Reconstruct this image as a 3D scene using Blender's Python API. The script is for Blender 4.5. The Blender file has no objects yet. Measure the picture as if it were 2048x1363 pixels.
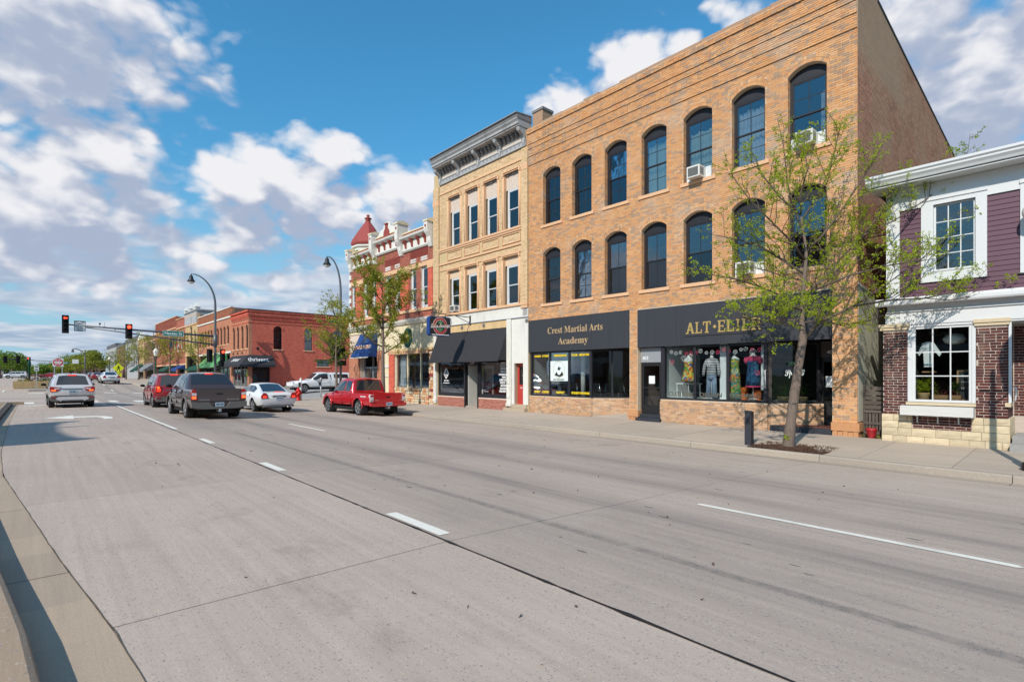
import bpy, bmesh, math, random
from mathutils import Vector, Matrix, noise as mnoise
rnd = random.Random(11)
SC = bpy.context.scene
COL = SC.collection
rad = math.radians

# ------------------------------------------------------------------ camera
VP, HOR, FPX, EYE = 75.0, 748.6, 1050.0, 1.65
YAW = math.atan((1024 - VP) / FPX)
cam = bpy.data.cameras.new('camera')
cam.sensor_width = 36.0
cam.lens = FPX / 2048 * 36.0
cam.shift_y = (HOR - 681.5) / 2048
cam.clip_start, cam.clip_end = 0.1, 6000
camo = bpy.data.objects.new('camera', cam)
camo.location = (0, 0, EYE)
camo.rotation_euler = (rad(90), 0, -YAW)
COL.objects.link(camo)
SC.camera = camo

# ------------------------------------------------------------------ sky, sun, exposure
SUN_AZ, SUN_EL = rad(17.0), rad(38.0)          # light travels towards +X, a little +Y
TRAVEL = Vector((math.cos(SUN_AZ) * math.cos(SUN_EL), math.sin(SUN_AZ) * math.cos(SUN_EL), -math.sin(SUN_EL)))
SUN_STRENGTH, SKY_STRENGTH, EXPOSURE = 4.6, 0.10, 0.0
SKY_TINT, SKY_TINT_LOW = (.66, 1.75, 1.95), (.85, 1.45, 1.45)
SC.view_settings.view_transform = 'Standard'
SC.view_settings.look = 'None'
SC.view_settings.exposure = EXPOSURE
SC.view_settings.gamma = 1.0
SC.view_settings.use_curve_mapping = False
sun = bpy.data.lights.new('sun', 'SUN')
sun.energy, sun.angle, sun.color = SUN_STRENGTH, rad(0.53), (1.0, 0.92, 0.80)
suno = bpy.data.objects.new('sun', sun)
suno.rotation_euler = TRAVEL.to_track_quat('-Z', 'Y').to_euler()
suno.location = (-30, -10, 40)
COL.objects.link(suno)

world = bpy.data.worlds.new('World')
SC.world = world
world.use_nodes = True


class G:
 """small helper that writes shader maths as node chains"""
 def __init__(s, tree):
  s.t = tree

 def n(s, kind, **kw):
  nd = s.t.nodes.new(kind)
  for k, v in kw.items():
   setattr(nd, k, v)
  return nd

 def put(s, sock, val):
  if isinstance(val, (int, float)):
   sock.default_value = val
  elif isinstance(val, (tuple, list, Vector)):
   sock.default_value = tuple(val) if len(val) == len(sock.default_value) else tuple(val) + (1.0,)
  else:
   s.t.links.new(val, sock)

 def m(s, op, a, b=None, c=None, clamp=False):
  nd = s.n('ShaderNodeMath', operation=op, use_clamp=clamp)
  for i, x in enumerate((a, b, c)):
   if x is not None:
    s.put(nd.inputs[i], x)
  return nd.outputs[0]

 def v(s, op, a, b=None, scale=None):
  nd = s.n('ShaderNodeVectorMath', operation=op)
  s.put(nd.inputs[0], a)
  if b is not None:
   s.put(nd.inputs[1], b)
  if scale is not None:
   s.put(nd.inputs['Scale'], scale)
  return nd.outputs['Value' if op in ('DOT_PRODUCT', 'LENGTH') else 'Vector']

 def xyz(s, v):
  nd = s.n('ShaderNodeSeparateXYZ')
  s.put(nd.inputs[0], v)
  return nd.outputs

 def vec(s, x, y, z):
  nd = s.n('ShaderNodeCombineXYZ')
  for i, q in enumerate((x, y, z)):
   s.put(nd.inputs[i], q)
  return nd.outputs[0]

 def noise(s, v, scale, detail=4, rough=0.5, dist=0.0, out='Fac'):
  nd = s.n('ShaderNodeTexNoise')
  s.put(nd.inputs['Vector'], v)
  s.put(nd.inputs['Scale'], scale)
  nd.inputs['Detail'].default_value = detail
  nd.inputs['Roughness'].default_value = rough
  nd.inputs['Distortion'].default_value = dist
  return nd.outputs[out]

 def voro(s, v, scale, feature='F1', out='Distance', rnds=1.0):
  nd = s.n('ShaderNodeTexVoronoi', feature=feature)
  s.put(nd.inputs['Vector'], v)
  s.put(nd.inputs['Scale'], scale)
  nd.inputs['Randomness'].default_value = rnds
  return nd.outputs[out]

 def smooth(s, x, a, b, lo=0.0, hi=1.0):
  nd = s.n('ShaderNodeMapRange', interpolation_type='SMOOTHSTEP')
  s.put(nd.inputs['Value'], x)
  for k, q in (('From Min', a), ('From Max', b), ('To Min', lo), ('To Max', hi)):
   s.put(nd.inputs[k], q)
  return nd.outputs[0]

 def lin(s, x, a, b, lo=0.0, hi=1.0):
  nd = s.n('ShaderNodeMapRange')
  s.put(nd.inputs['Value'], x)
  for k, q in (('From Min', a), ('From Max', b), ('To Min', lo), ('To Max', hi)):
   s.put(nd.inputs[k], q)
  return nd.outputs[0]

 def mix(s, fac, a, b, mode='MIX'):
  nd = s.n('ShaderNodeMix', data_type='RGBA', blend_type=mode)
  s.put(nd.inputs[0], fac)
  s.put(nd.inputs[6], a)
  s.put(nd.inputs[7], b)
  return nd.outputs[2]

 def ramp(s, fac, stops, interp='LINEAR'):
  nd = s.n('ShaderNodeValToRGB')
  cr = nd.color_ramp
  cr.interpolation = interp
  while len(cr.elements) < len(stops):
   cr.elements.new(0.5)
  for e, (p, c) in zip(cr.elements, stops):
   e.position = p
   e.color = tuple(c) + (1.0,) if len(c) == 3 else c
  s.put(nd.inputs[0], fac)
  return nd.outputs[0]

 def bump(s, h, strength=0.3, dist=0.02):
  nd = s.n('ShaderNodeBump')
  nd.inputs['Strength'].default_value = strength
  nd.inputs['Distance'].default_value = dist
  s.put(nd.inputs['Height'], h)
  return nd.outputs[0]


def azel(px, py):
 """a direction in the sky (azimuth from +Y, elevation) from where the photograph shows it"""
 u, v = (px - 1024) / FPX, (HOR - py) / FPX
 return YAW + math.atan(u), math.atan(v / math.hypot(1, u))


def make_sky():
 t = world.node_tree
 t.nodes.clear()
 g = G(t)
 out = g.n('ShaderNodeOutputWorld')
 bg = g.n('ShaderNodeBackground')
 bg.inputs['Strength'].default_value = SKY_STRENGTH
 sky = g.n('ShaderNodeTexSky', sky_type='NISHITA', sun_disc=False)
 sky.sun_elevation = SUN_EL
 sky.sun_rotation = math.atan2(-TRAVEL.x, -TRAVEL.y)
 sky.altitude, sky.air_density, sky.dust_density, sky.ozone_density = 300, 1.0, 0.35, 2.2
 d = g.n('ShaderNodeTexCoord').outputs['Generated']
 x, y, z = g.xyz(d)
 az = g.m('ARCTAN2', x, y)
 el = g.m('ARCSINE', z)
 # clouds: (px, py, half width px, half height px, amount)
 blobs = [(70, 30, 230, 95, .95), (110, 150, 190, 70, .8), (320, 215, 45, 50, .45), (10, 330, 50, 90, .6),
     (205, 320, 110, 70, .9), (95, 420, 200, 85, .95), (240, 375, 100, 95, .8), (345, 300, 70, 26, .5),
     (400, 85, 60, 22, .3), (480, 370, 95, 55, .95), (560, 350, 120, 55, .85), (665, 302, 135, 34, .75),
     (640, 430, 190, 75, .85), (520, 470, 120, 60, .7), (790, 400, 100, 75, .85), (850, 370, 50, 50, .7),
     (180, 500, 330, 60, .75), (430, 130, 70, 22, .42), (470, 80, 40, 16, .4), (640, 530, 150, 30, .62), (130, 560, 180, 32, .62), (430, 575, 150, 22, .55), (300, 612, 160, 18, .52), (560, 632, 130, 16, .5), (60, 650, 120, 18, .5), (1130, 205, 55, 45, .8), (1270, 135, 90, 62, .9), (1370, 100, 60, 40, .8),
     (1480, 20, 80, 50, .6), (1800, 40, 240, 120, .75), (1960, 190, 150, 120, .95), (1860, 250, 120, 60, .6),
     (2150, 80, 180, 200, .8), (-150, 250, 260, 160, .7)]

 # thicker, greyer parts of the clouds
 shade = [(130, 35, 260, 75, .8), (60, 130, 150, 45, .55), (1930, 60, 260, 90, .75), (1800, 20, 120, 70, .55), (1880, 265, 120, 50, .7), (230, 445, 190, 40, .8), (600, 505, 190, 48, .8), (760, 450, 130, 50, .5), (660, 330, 150, 22, .4), (320, 220, 50, 40, .4), (700, 390, 90, 40, .4)]

 def field(a, e, blobs=blobs):
  tot = None
  for px, py, sx, sy, amp in blobs:
   a0, e0 = azel(px, py)
   k = FPX / math.hypot(1, (px - 1024) / FPX)
   wa, we = sx / k * 1.15 / math.hypot(1, (px - 1024) / FPX), sy / k * 1.15
   q = g.m('ADD', g.m('POWER', g.m('MULTIPLY', g.m('SUBTRACT', a, a0), 1 / wa), 2.0),
     g.m('POWER', g.m('MULTIPLY', g.m('SUBTRACT', e, e0), 1 / we), 2.0))
   b = g.m('MULTIPLY', g.m('EXPONENT', g.m('MULTIPLY', q, -1.0)), amp)
   tot = b if tot is None else g.m('MAXIMUM', tot, b)
  return tot

 def cloud(dv, a, e, det=8):
  p = g.v('MULTIPLY', dv, (1, 1, 1.55))
  w = g.v('ADD', p, g.v('SCALE', g.v('SUBTRACT', g.noise(p, 9, 3, .5, 0, 'Color'), (.5, .5, .5)), None, .05))
  big = g.noise(w, 8.0, 2, .5)
  fine = g.noise(w, 15.0, det, .52)
  puff = g.voro(w, 17.0)
  puff2 = g.voro(w, 40.0)
  n = g.m('ADD', g.m('MULTIPLY', g.m('SUBTRACT', fine, .5), .85), g.m('MULTIPLY', g.m('SUBTRACT', .45, puff), .42))
  n = g.m('ADD', n, g.m('MULTIPLY', g.m('SUBTRACT', .45, puff2), .22))
  n = g.m('ADD', n, g.m('MULTIPLY', g.m('SUBTRACT', big, .5), .5))
  return g.m('ADD', g.m('SUBTRACT', field(a, e), .36), n)

 c0 = cloud(d, az, el)
 up = g.v('NORMALIZE', g.v('ADD', d, (-.022, -.010, .046)))
 ux, uy, uz = g.xyz(up)
 c1 = cloud(up, g.m('ARCTAN2', ux, uy), g.m('ARCSINE', uz), 4)
 alpha = g.smooth(c0, -.05, .34)
 lit = g.m('ADD', .55, g.m('MULTIPLY', g.m('SUBTRACT', c0, c1), 1.45))
 lit = g.m('SUBTRACT', lit, g.m('MULTIPLY', g.smooth(c0, .15, .9), .22))
 lit = g.m('SUBTRACT', lit, g.m('MULTIPLY', field(az, el, shade), .36), clamp=True)
 # flat layered cloud towards the horizon, carried on all round
 zz = g.m('ADD', g.m('MAXIMUM', z, 0.0), .055)
 pv = g.vec(g.m('DIVIDE', x, zz), g.m('DIVIDE', y, zz), 0.0)
 lay = g.noise(pv, .75, 6, .55, .2)
 lay2 = g.noise(g.v('ADD', pv, (-.22, -.08, .0)), .75, 3, .55, .2)
 low = g.m('ADD', g.smooth(el, .10, .30, .72, .27), g.smooth(el, .64, .85, 0, .24))  # second term: extra cloud added overhead, out of view, to whiten the fill light
 lcov = g.m('ADD', g.m('SUBTRACT', low, .5), g.m('MULTIPLY', g.m('SUBTRACT', lay, .5), 1.7))
 la = g.m('MULTIPLY', g.smooth(lcov, .0, .20), g.smooth(el, .0, .05, .80, .85))
 ll = g.m('ADD', .5, g.m('MULTIPLY', g.m('SUBTRACT', lay, lay2), 2.6), clamp=True)
 white, grey = (8.8, 8.8, 9.1), (4.0, 4.7, 6.2)
 ccol = g.mix(g.smooth(lit, .10, .88), grey, white)
 lcol = g.mix(g.smooth(ll, .15, .85), (3.5, 4.4, 6.0), (7.0, 7.4, 8.2))
 # clear sky: a little deeper blue than the raw model, paler near the horizon
 base = g.mix(1.0, sky.outputs[0], g.mix(g.smooth(el, .05, .55), SKY_TINT_LOW, SKY_TINT), 'MULTIPLY')
 base = g.mix(g.smooth(el, .0, .36, .85, .0), base, (3.4, 5.4, 7.2))
 c = g.mix(la, base, lcol)
 c = g.mix(alpha, c, ccol)
 t.links.new(c, bg.inputs[0])
 t.links.new(bg.outputs[0], out.inputs[0])


make_sky()

# ------------------------------------------------------------------ materials
MATS = {}


def mat(name, col, rough=.7, var=.12, scale=6.0, bump=0.0, metal=0.0, spec=.35, detail=5, stain=0.0, coat=0.0, stretch=(1, 1, 1), rndvar=0.0):
 """plain painted / stone / metal surface with grain and wear"""
 m = bpy.data.materials.new(name)
 m.use_nodes = True
 t = m.node_tree
 g = G(t)
 b = t.nodes['Principled BSDF']
 co = g.v('MULTIPLY', g.n('ShaderNodeNewGeometry').outputs['Position'], stretch)
 nz = g.noise(co, scale, detail, .6)
 c = g.mix(nz, tuple(q * (1 - var) for q in col), tuple(min(1, q * (1 + var)) for q in col))
 if rndvar:
  geo = g.n('ShaderNodeNewGeometry').outputs['Random Per Island']
  ob = g.n('ShaderNodeObjectInfo').outputs['Random']
  r = g.m('FRACT', g.m('ADD', geo, g.m('MULTIPLY', ob, 7.31)))
  c = g.mix(1.0, c, g.ramp(r, [(0, (1 - rndvar,) * 3), (1, (1 + rndvar * .6,) * 3)]), 'MULTIPLY')
 if stain:
  s2 = g.noise(g.v('MULTIPLY', co, (1, 1, .35)), 1.3, 6, .65)
  c = g.mix(g.smooth(s2, .5, .75, 0, stain), c, tuple(q * .45 for q in col))
 t.links.new(c, b.inputs['Base Color'])
 b.inputs['Roughness'].default_value = rough
 b.inputs['Metallic'].default_value = metal
 b.inputs['Specular IOR Level'].default_value = spec
 b.inputs['Coat Weight'].default_value = coat
 b.inputs['Coat Roughness'].default_value = .04
 if bump:
  t.links.new(g.bump(g.noise(co, scale * 3, 4, .6), bump, .01), b.inputs['Normal'])
 MATS[name] = m
 return m


def brickmat(name, cols, dark=.25, rough=.88, stain=.3, pale=0.0):
 """one brick each: colour picked at random per brick, with grain and soot"""
 m = bpy.data.materials.new(name)
 m.use_nodes = True
 t = m.node_tree
 g = G(t)
 b = t.nodes['Principled BSDF']
 geo = g.n('ShaderNodeNewGeometry')
 pos = geo.outputs['Position']
 r = g.m('FRACT', g.m('ADD', geo.outputs['Random Per Island'], g.m('MULTIPLY', g.n('ShaderNodeObjectInfo').outputs['Random'], 7.31)))
 n = len(cols)
 c = g.ramp(r, [((i + .5) / n, q) for i, q in enumerate(cols)])
 if pale:
  r2 = g.m('FRACT', g.m('MULTIPLY', r, 23.7))
  zone = g.smooth(g.noise(g.v('ADD', pos, (7, 1, 4)), .9, 4, .6), .35, .62, .93, .60)
  c = g.mix(g.m('MULTIPLY', g.m('GREATER_THAN', r2, zone), .62), c, (.30, .235, .19))
 big = g.noise(pos, .55, 5, .6)
 c = g.mix(g.smooth(big, .42, .75, 0, stain), c, tuple(q * .5 for q in cols[0]))
 if pale:
  pz = g.noise(g.v('ADD', pos, (3, 9, 1)), .8, 6, .65)
  c = g.mix(g.smooth(pz, .52, .7, 0, pale), c, (.50, .42, .34))
 strk = g.noise(g.v('MULTIPLY', pos, (2.2, 2.2, .22)), 1.0, 6, .68)
 c = g.mix(g.smooth(strk, .50, .78, 0, stain * 1.6), c, tuple(q * .38 for q in cols[0]))
 c = g.mix(g.smooth(strk, .44, .22, 0, .16), c, (.66, .54, .42))
 fine = g.noise(pos, 45, 3, .6)
 c = g.mix(1.0, c, g.ramp(fine, [(.2, (1 - dark,) * 3), (.75, (1 + dark * .5,) * 3)]), 'MULTIPLY')
 t.links.new(c, b.inputs['Base Color'])
 b.inputs['Roughness'].default_value = rough
 b.inputs['Specular IOR Level'].default_value = .2
 t.links.new(g.bump(fine, .35, .006), b.inputs['Normal'])
 MATS[name] = m
 return m


def brickskin(name, cols, mortar, axis='y', bl=.2, bh=.068, stain=.3, patch=None, ms=.006):
 """far brickwork whose bricks are too small to tell apart: brick texture and relief"""
 m = bpy.data.materials.new(name)
 m.use_nodes = True
 t = m.node_tree
 g = G(t)
 b = t.nodes['Principled BSDF']
 pos = g.n('ShaderNodeNewGeometry').outputs['Position']
 x, y, z = g.xyz(pos)
 v = g.vec(y if axis == 'y' else x if axis == 'x' else g.m('ADD', x, y), z, 0.0)
 bt = g.n('ShaderNodeTexBrick', offset=.5)
 g.put(bt.inputs['Vector'], v)
 bt.inputs['Color1'].default_value = tuple(cols[0]) + (1,)
 bt.inputs['Color2'].default_value = tuple(cols[1]) + (1,)
 bt.inputs['Mortar'].default_value = tuple(mortar) + (1,)
 bt.inputs['Scale'].default_value = 1.0
 bt.inputs['Mortar Size'].default_value = ms
 bt.inputs['Mortar Smooth'].default_value = .2
 bt.inputs['Brick Width'].default_value = bl
 bt.inputs['Row Height'].default_value = bh
 c = bt.outputs['Color']
 mid = g.noise(g.v('MULTIPLY', pos, (1, 1, 3)), 3.0, 5, .7)
 c = g.mix(1.0, c, g.ramp(mid, [(.25, (.62,) * 3), (.7, (1.25,) * 3)]), 'MULTIPLY')
 big = g.noise(g.v('MULTIPLY', pos, (1, 1, .6)), .45, 6, .62)
 c = g.mix(g.smooth(big, .45, .72, 0, stain), c, tuple(q * .42 for q in cols[0]))
 if patch:
  tan = g.m('MULTIPLY', g.smooth(z, 10.6, 11.3), g.smooth(x, 24.0, 21.5))
  c = g.mix(g.m('MULTIPLY', tan, .55), c, (.40, .30, .20))
  pz = g.noise(g.v('ADD', pos, (5, 2, 7)), .35, 6, .6)
  c = g.mix(g.smooth(pz, .50, .62, 0, .40), c, patch)
 t.links.new(c, b.inputs['Base Color'])
 b.inputs['Roughness'].default_value = .9
 b.inputs['Specular IOR Level'].default_value = .2
 t.links.new(g.bump(g.m('SUBTRACT', 1.0, bt.outputs['Fac']), .5, .01), b.inputs['Normal'])
 MATS[name] = m
 return m


def glassmat(name, tint=(.62, .68, .70), refl=1.7, base=.05, rough=.0):
 m = bpy.data.materials.new(name)
 m.use_nodes = True
 t = m.node_tree
 t.nodes.clear()
 g = G(t)
 out = g.n('ShaderNodeOutputMaterial')
 tr = g.n('ShaderNodeBsdfTransparent')
 tr.inputs[0].default_value = tint + (1,)
 gl = g.n('ShaderNodeBsdfGlossy')
 gl.inputs['Roughness'].default_value = rough
 gl.inputs['Color'].default_value = (.93, .96, 1, 1)
 pos = g.n('ShaderNodeNewGeometry').outputs['Position']
 nrm = g.bump(g.noise(pos, 1.6, 2, .5), .04, .05)
 t.links.new(nrm, gl.inputs['Normal'])
 fr = g.n('ShaderNodeFresnel')
 fr.inputs[0].default_value = 1.5
 mx = g.n('ShaderNodeMixShader')
 g.put(mx.inputs[0], g.m('ADD', g.m('MULTIPLY', fr.outputs[0], refl), base, clamp=True))
 t.links.new(tr.outputs[0], mx.inputs[1])
 t.links.new(gl.outputs[0], mx.inputs[2])
 t.links.new(mx.outputs[0], out.inputs[0])
 MATS[name] = m
 return m


def paint(name, col, metal=.25, rough=.35, flake=.08):
 m = bpy.data.materials.new(name)
 m.use_nodes = True
 t = m.node_tree
 g = G(t)
 b = t.nodes['Principled BSDF']
 geo = g.n('ShaderNodeTexCoord').outputs['Object']
 x, y, z = g.xyz(geo)
 dirt = g.m('MULTIPLY', g.smooth(z, .9, .25), g.noise(geo, 4, 5, .6))
 c = g.mix(g.m('MULTIPLY', dirt, .35), col, (.20, .18, .16))
 c = g.mix(g.noise(geo, 60, 2, .5), c, tuple(min(1, q * (1 + flake)) for q in col))
 t.links.new(c, b.inputs['Base Color'])
 b.inputs['Metallic'].default_value = metal
 b.inputs['Roughness'].default_value = rough
 b.inputs['Coat Weight'].default_value = .8
 b.inputs['Coat Roughness'].default_value = .05
 MATS[name] = m
 return m


def emit(name, col, strength):
 m = bpy.data.materials.new(name)
 m.use_nodes = True
 b = m.node_tree.nodes['Principled BSDF']
 b.inputs['Base Color'].default_value = col + (1,)
 b.inputs['Emission Color'].default_value = col + (1,)
 b.inputs['Emission Strength'].default_value = strength
 b.inputs['Roughness'].default_value = .3
 MATS[name] = m
 return m


# ------------------------------------------------------------------ mesh helpers
ORG = {}


class MB:
 def __init__(s):
  s.v, s.f, s.mi, s.sm = [], [], [], []

 def add(s, vs, fs, mi=0, sm=False):
  o = len(s.v)
  s.v.extend(tuple(q) for q in vs)
  for f in fs:
   s.f.append(tuple(i + o for i in f))
   s.mi.append(mi)
   s.sm.append(sm)
  return s

 def box(s, x0, x1, y0, y1, z0, z1, mi=0):
  if x0 > x1: x0, x1 = x1, x0
  if y0 > y1: y0, y1 = y1, y0
  if z0 > z1: z0, z1 = z1, z0
  return s.add([(x0, y0, z0), (x1, y0, z0), (x1, y1, z0), (x0, y1, z0), (x0, y0, z1), (x1, y0, z1), (x1, y1, z1), (x0, y1, z1)],
       [(0, 3, 2, 1), (4, 5, 6, 7), (0, 1, 5, 4), (1, 2, 6, 5), (2, 3, 7, 6), (3, 0, 4, 7)], mi)

 def hexa(s, p, mi=0):
  """eight corners: bottom four, then top four, same turn"""
  return s.add(p, [(0, 3, 2, 1), (4, 5, 6, 7), (0, 1, 5, 4), (1, 2, 6, 5), (2, 3, 7, 6), (3, 0, 4, 7)], mi)

 def bar(s, a, b, w, h=None, up=(0, 0, 1), mi=0):
  a, b = Vector(a), Vector(b)
  h = w if h is None else h
  d = (b - a).normalized()
  u = Vector(up)
  if abs(d.dot(u)) > .98:
   u = Vector((1, 0, 0))
  r = d.cross(u).normalized() * w / 2
  q = r.cross(d).normalized() * h / 2
  return s.hexa([a - r - q, a + r - q, b + r - q, b - r - q, a - r + q, a + r + q, b + r + q, b - r + q], mi)

 def tube(s, pts, rs, n=8, cap=True, mi=0, sm=True):
  pts = [Vector(p) for p in pts]
  if isinstance(rs, (int, float)):
   rs = [rs] * len(pts)
  o = len(s.v)
  prev = None
  for i, p in enumerate(pts):
   d = (pts[min(i + 1, len(pts) - 1)] - pts[max(i - 1, 0)])
   d = d.normalized() if d.length > 1e-9 else Vector((0, 0, 1))
   if prev is None:
    u = Vector((0, 0, 1)) if abs(d.z) < .9 else Vector((1, 0, 0))
    a = d.cross(u).normalized()
   else:
    a = (prev - d * prev.dot(d))
    a = a.normalized() if a.length > 1e-6 else d.orthogonal().normalized()
   prev = a
   b = d.cross(a)
   for k in range(n):
    t = 2 * math.pi * k / n
    s.v.append(tuple(p + (a * math.cos(t) + b * math.sin(t)) * rs[i]))
  for i in range(len(pts) - 1):
   for k in range(n):
    k2 = (k + 1) % n
    s.f.append((o + i * n + k, o + i * n + k2, o + (i + 1) * n + k2, o + (i + 1) * n + k))
    s.mi.append(mi)
    s.sm.append(sm)
  if cap:
   s.f.append(tuple(o + k for k in reversed(range(n))))
   s.mi.append(mi); s.sm.append(False)
   e = o + (len(pts) - 1) * n
   s.f.append(tuple(e + k for k in range(n)))
   s.mi.append(mi); s.sm.append(False)
  return s

 def lathe(s, prof, c=(0, 0, 0), n=16, axis='z', mi=0, sm=True, sx=1.0, sy=1.0, ph=0.0):
  """prof: [(radius, height)]"""
  o = len(s.v)
  for r, h in prof:
   for k in range(n):
    t = 2 * math.pi * k / n + ph
    a, b = r * math.cos(t) * sx, r * math.sin(t) * sy
    p = (a, b, h) if axis == 'z' else (h, a, b) if axis == 'x' else (b, h, a)
    s.v.append((c[0] + p[0], c[1] + p[1], c[2] + p[2]))
  for i in range(len(prof) - 1):
   for k in range(n):
    k2 = (k + 1) % n
    s.f.append((o + i * n + k, o + i * n + k2, o + (i + 1) * n + k2, o + (i + 1) * n + k))
    s.mi.append(mi); s.sm.append(sm)
  if prof[0][0] > 1e-5:
   s.f.append(tuple(o + k for k in reversed(range(n)))); s.mi.append(mi); s.sm.append(False)
  if prof[-1][0] > 1e-5:
   e = o + (len(prof) - 1) * n
   s.f.append(tuple(e + k for k in range(n))); s.mi.append(mi); s.sm.append(False)
  return s

 def prism(s, poly, d0, d1, axis='x', mi=0):
  """polygon in the two other axes, extruded along axis (x: poly=(y,z); y: poly=(x,z); z: poly=(x,y))"""
  def P(a, b, d):
   return (d, a, b) if axis == 'x' else (a, d, b) if axis == 'y' else (a, b, d)
  n = len(poly)
  o = len(s.v)
  for d in (d0, d1):
   s.v.extend(P(a, b, d) for a, b in poly)
  s.f.append(tuple(o + i for i in reversed(range(n)))); s.f.append(tuple(o + n + i for i in range(n)))
  s.mi += [mi, mi]; s.sm += [False, False]
  for i in range(n):
   j = (i + 1) % n
   s.f.append((o + i, o + j, o + n + j, o + n + i)); s.mi.append(mi); s.sm.append(False)
  return s

 def ball(s, c, r, n=12, m=8, sc=(1, 1, 1), mi=0):
  prof = [(max(1e-6, math.sin(math.pi * i / m)), -math.cos(math.pi * i / m)) for i in range(m + 1)]
  o = len(s.v)
  s.lathe(prof, (0, 0, 0), n, 'z', mi)
  for i in range(o, len(s.v)):
   x, y, z = s.v[i]
   s.v[i] = (c[0] + x * r * sc[0], c[1] + y * r * sc[1], c[2] + z * r * sc[2])
  return s

 def build(s, name, mats, parent=None, local=False, label=None, cat=None, group=None, kind=None, fix=True, angle=None):
  me = bpy.data.meshes.new(name)
  off = Vector((0, 0, 0))
  if parent is not None and not local:
   off = ORG.get(parent.name, off)
  vs = [(a - off[0], b - off[1], c - off[2]) for a, b, c in s.v] if off.length else s.v
  me.from_pydata(vs, [], s.f)
  if not isinstance(mats, (list, tuple)):
   mats = [mats]
  for m in mats:
   me.materials.append(MATS[m] if isinstance(m, str) else m)
  if len(mats) > 1:
   me.polygons.foreach_set('material_index', s.mi)
  me.polygons.foreach_set('use_smooth', s.sm)
  if fix:
   bm = bmesh.new()
   bm.from_mesh(me)
   bmesh.ops.recalc_face_normals(bm, faces=bm.faces)
   bm.to_mesh(me)
   bm.free()
  if angle:
   me.polygons.foreach_set('use_smooth', [True] * len(me.polygons))
   me.set_sharp_from_angle(angle=rad(angle))
  me.update()
  o = bpy.data.objects.new(name, me)
  COL.objects.link(o)
  if parent is not None:
   o.parent = parent
   ORG[o.name] = ORG.get(parent.name, Vector((0, 0, 0)))
  tag(o, label, cat, group, kind)
  return o


def tag(o, label=None, cat=None, group=None, kind=None):
 if label: o['label'] = label
 if cat: o['category'] = cat
 if group: o['group'] = group
 if kind: o['kind'] = kind
 return o


def thing(name, label, cat, loc=(0, 0, 0), rz=0.0, group=None):
 o = bpy.data.objects.new(name, None)
 o.empty_display_size = .3
 o.location = loc
 o.rotation_euler = (0, 0, rz)
 COL.objects.link(o)
 ORG[o.name] = Vector(loc)
 return tag(o, label, cat, group)


def setup_thing(name, loc=(0, 0, 0)):
 """a piece of the setting that only carries its pieces"""
 o = bpy.data.objects.new(name, None)
 o.location = loc
 COL.objects.link(o)
 ORG[o.name] = Vector(loc)
 o['kind'] = 'structure'
 return o


def copy_tree(o, parent=None):
 c = o.copy()
 COL.objects.link(c)
 c.parent = parent
 ORG[c.name] = ORG.get(o.name, Vector())
 for ch in o.children:
  copy_tree(ch, c)
 return c


FACE_W = Matrix(((0, 0, -1, 0), (-1, 0, 0, 0), (0, 1, 0, 0), (0, 0, 0, 1)))    # text that reads on a wall facing -X
FACE_S = Matrix(((1, 0, 0, 0), (0, 0, -1, 0), (0, 1, 0, 0), (0, 0, 0, 1)))     # text that reads on a wall facing -Y


def text(name, body, size, m, parent, pos, face=FACE_W, depth=.004, width=None, align='CENTER', local=False, bold=0.0, shear=0.0, space=1.0, rot=None):
 c = bpy.data.curves.new(name, 'FONT')
 c.body = body
 c.size = size
 c.align_x = align
 c.align_y = 'CENTER'
 c.extrude = depth
 c.offset = bold
 c.shear = shear
 c.space_character = space
 c.resolution_u = 3
 to = bpy.data.objects.new(name, c)
 COL.objects.link(to)
 dg = bpy.context.evaluated_depsgraph_get()
 me = bpy.data.meshes.new_from_object(to.evaluated_get(dg))
 bpy.data.objects.remove(to)
 bpy.data.curves.remove(c)
 me.name = name
 if width and len(me.vertices):
  xs = [q.co.x for q in me.vertices]
  k = width / max(1e-6, max(xs) - min(xs))
  me.transform(Matrix.Diagonal((k, 1, 1, 1)))
 off = Vector((0, 0, 0)) if (parent is None or local) else ORG.get(parent.name, Vector())
 M = Matrix.Translation(Vector(pos) - off) @ face
 if rot is not None:
  M = M @ Matrix.Rotation(rot, 4, 'Z')
 me.transform(M)
 me.materials.clear()
 me.materials.append(MATS[m])
 o = bpy.data.objects.new(name, me)
 COL.objects.link(o)
 if parent is not None:
  o.parent = parent
 return o


def view_size(p, l):
 """how many pixels of the photograph a length l at p covers"""
 d = p[0] * math.sin(YAW) + p[1] * math.cos(YAW)
 return l * FPX / max(d, .1)

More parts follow.
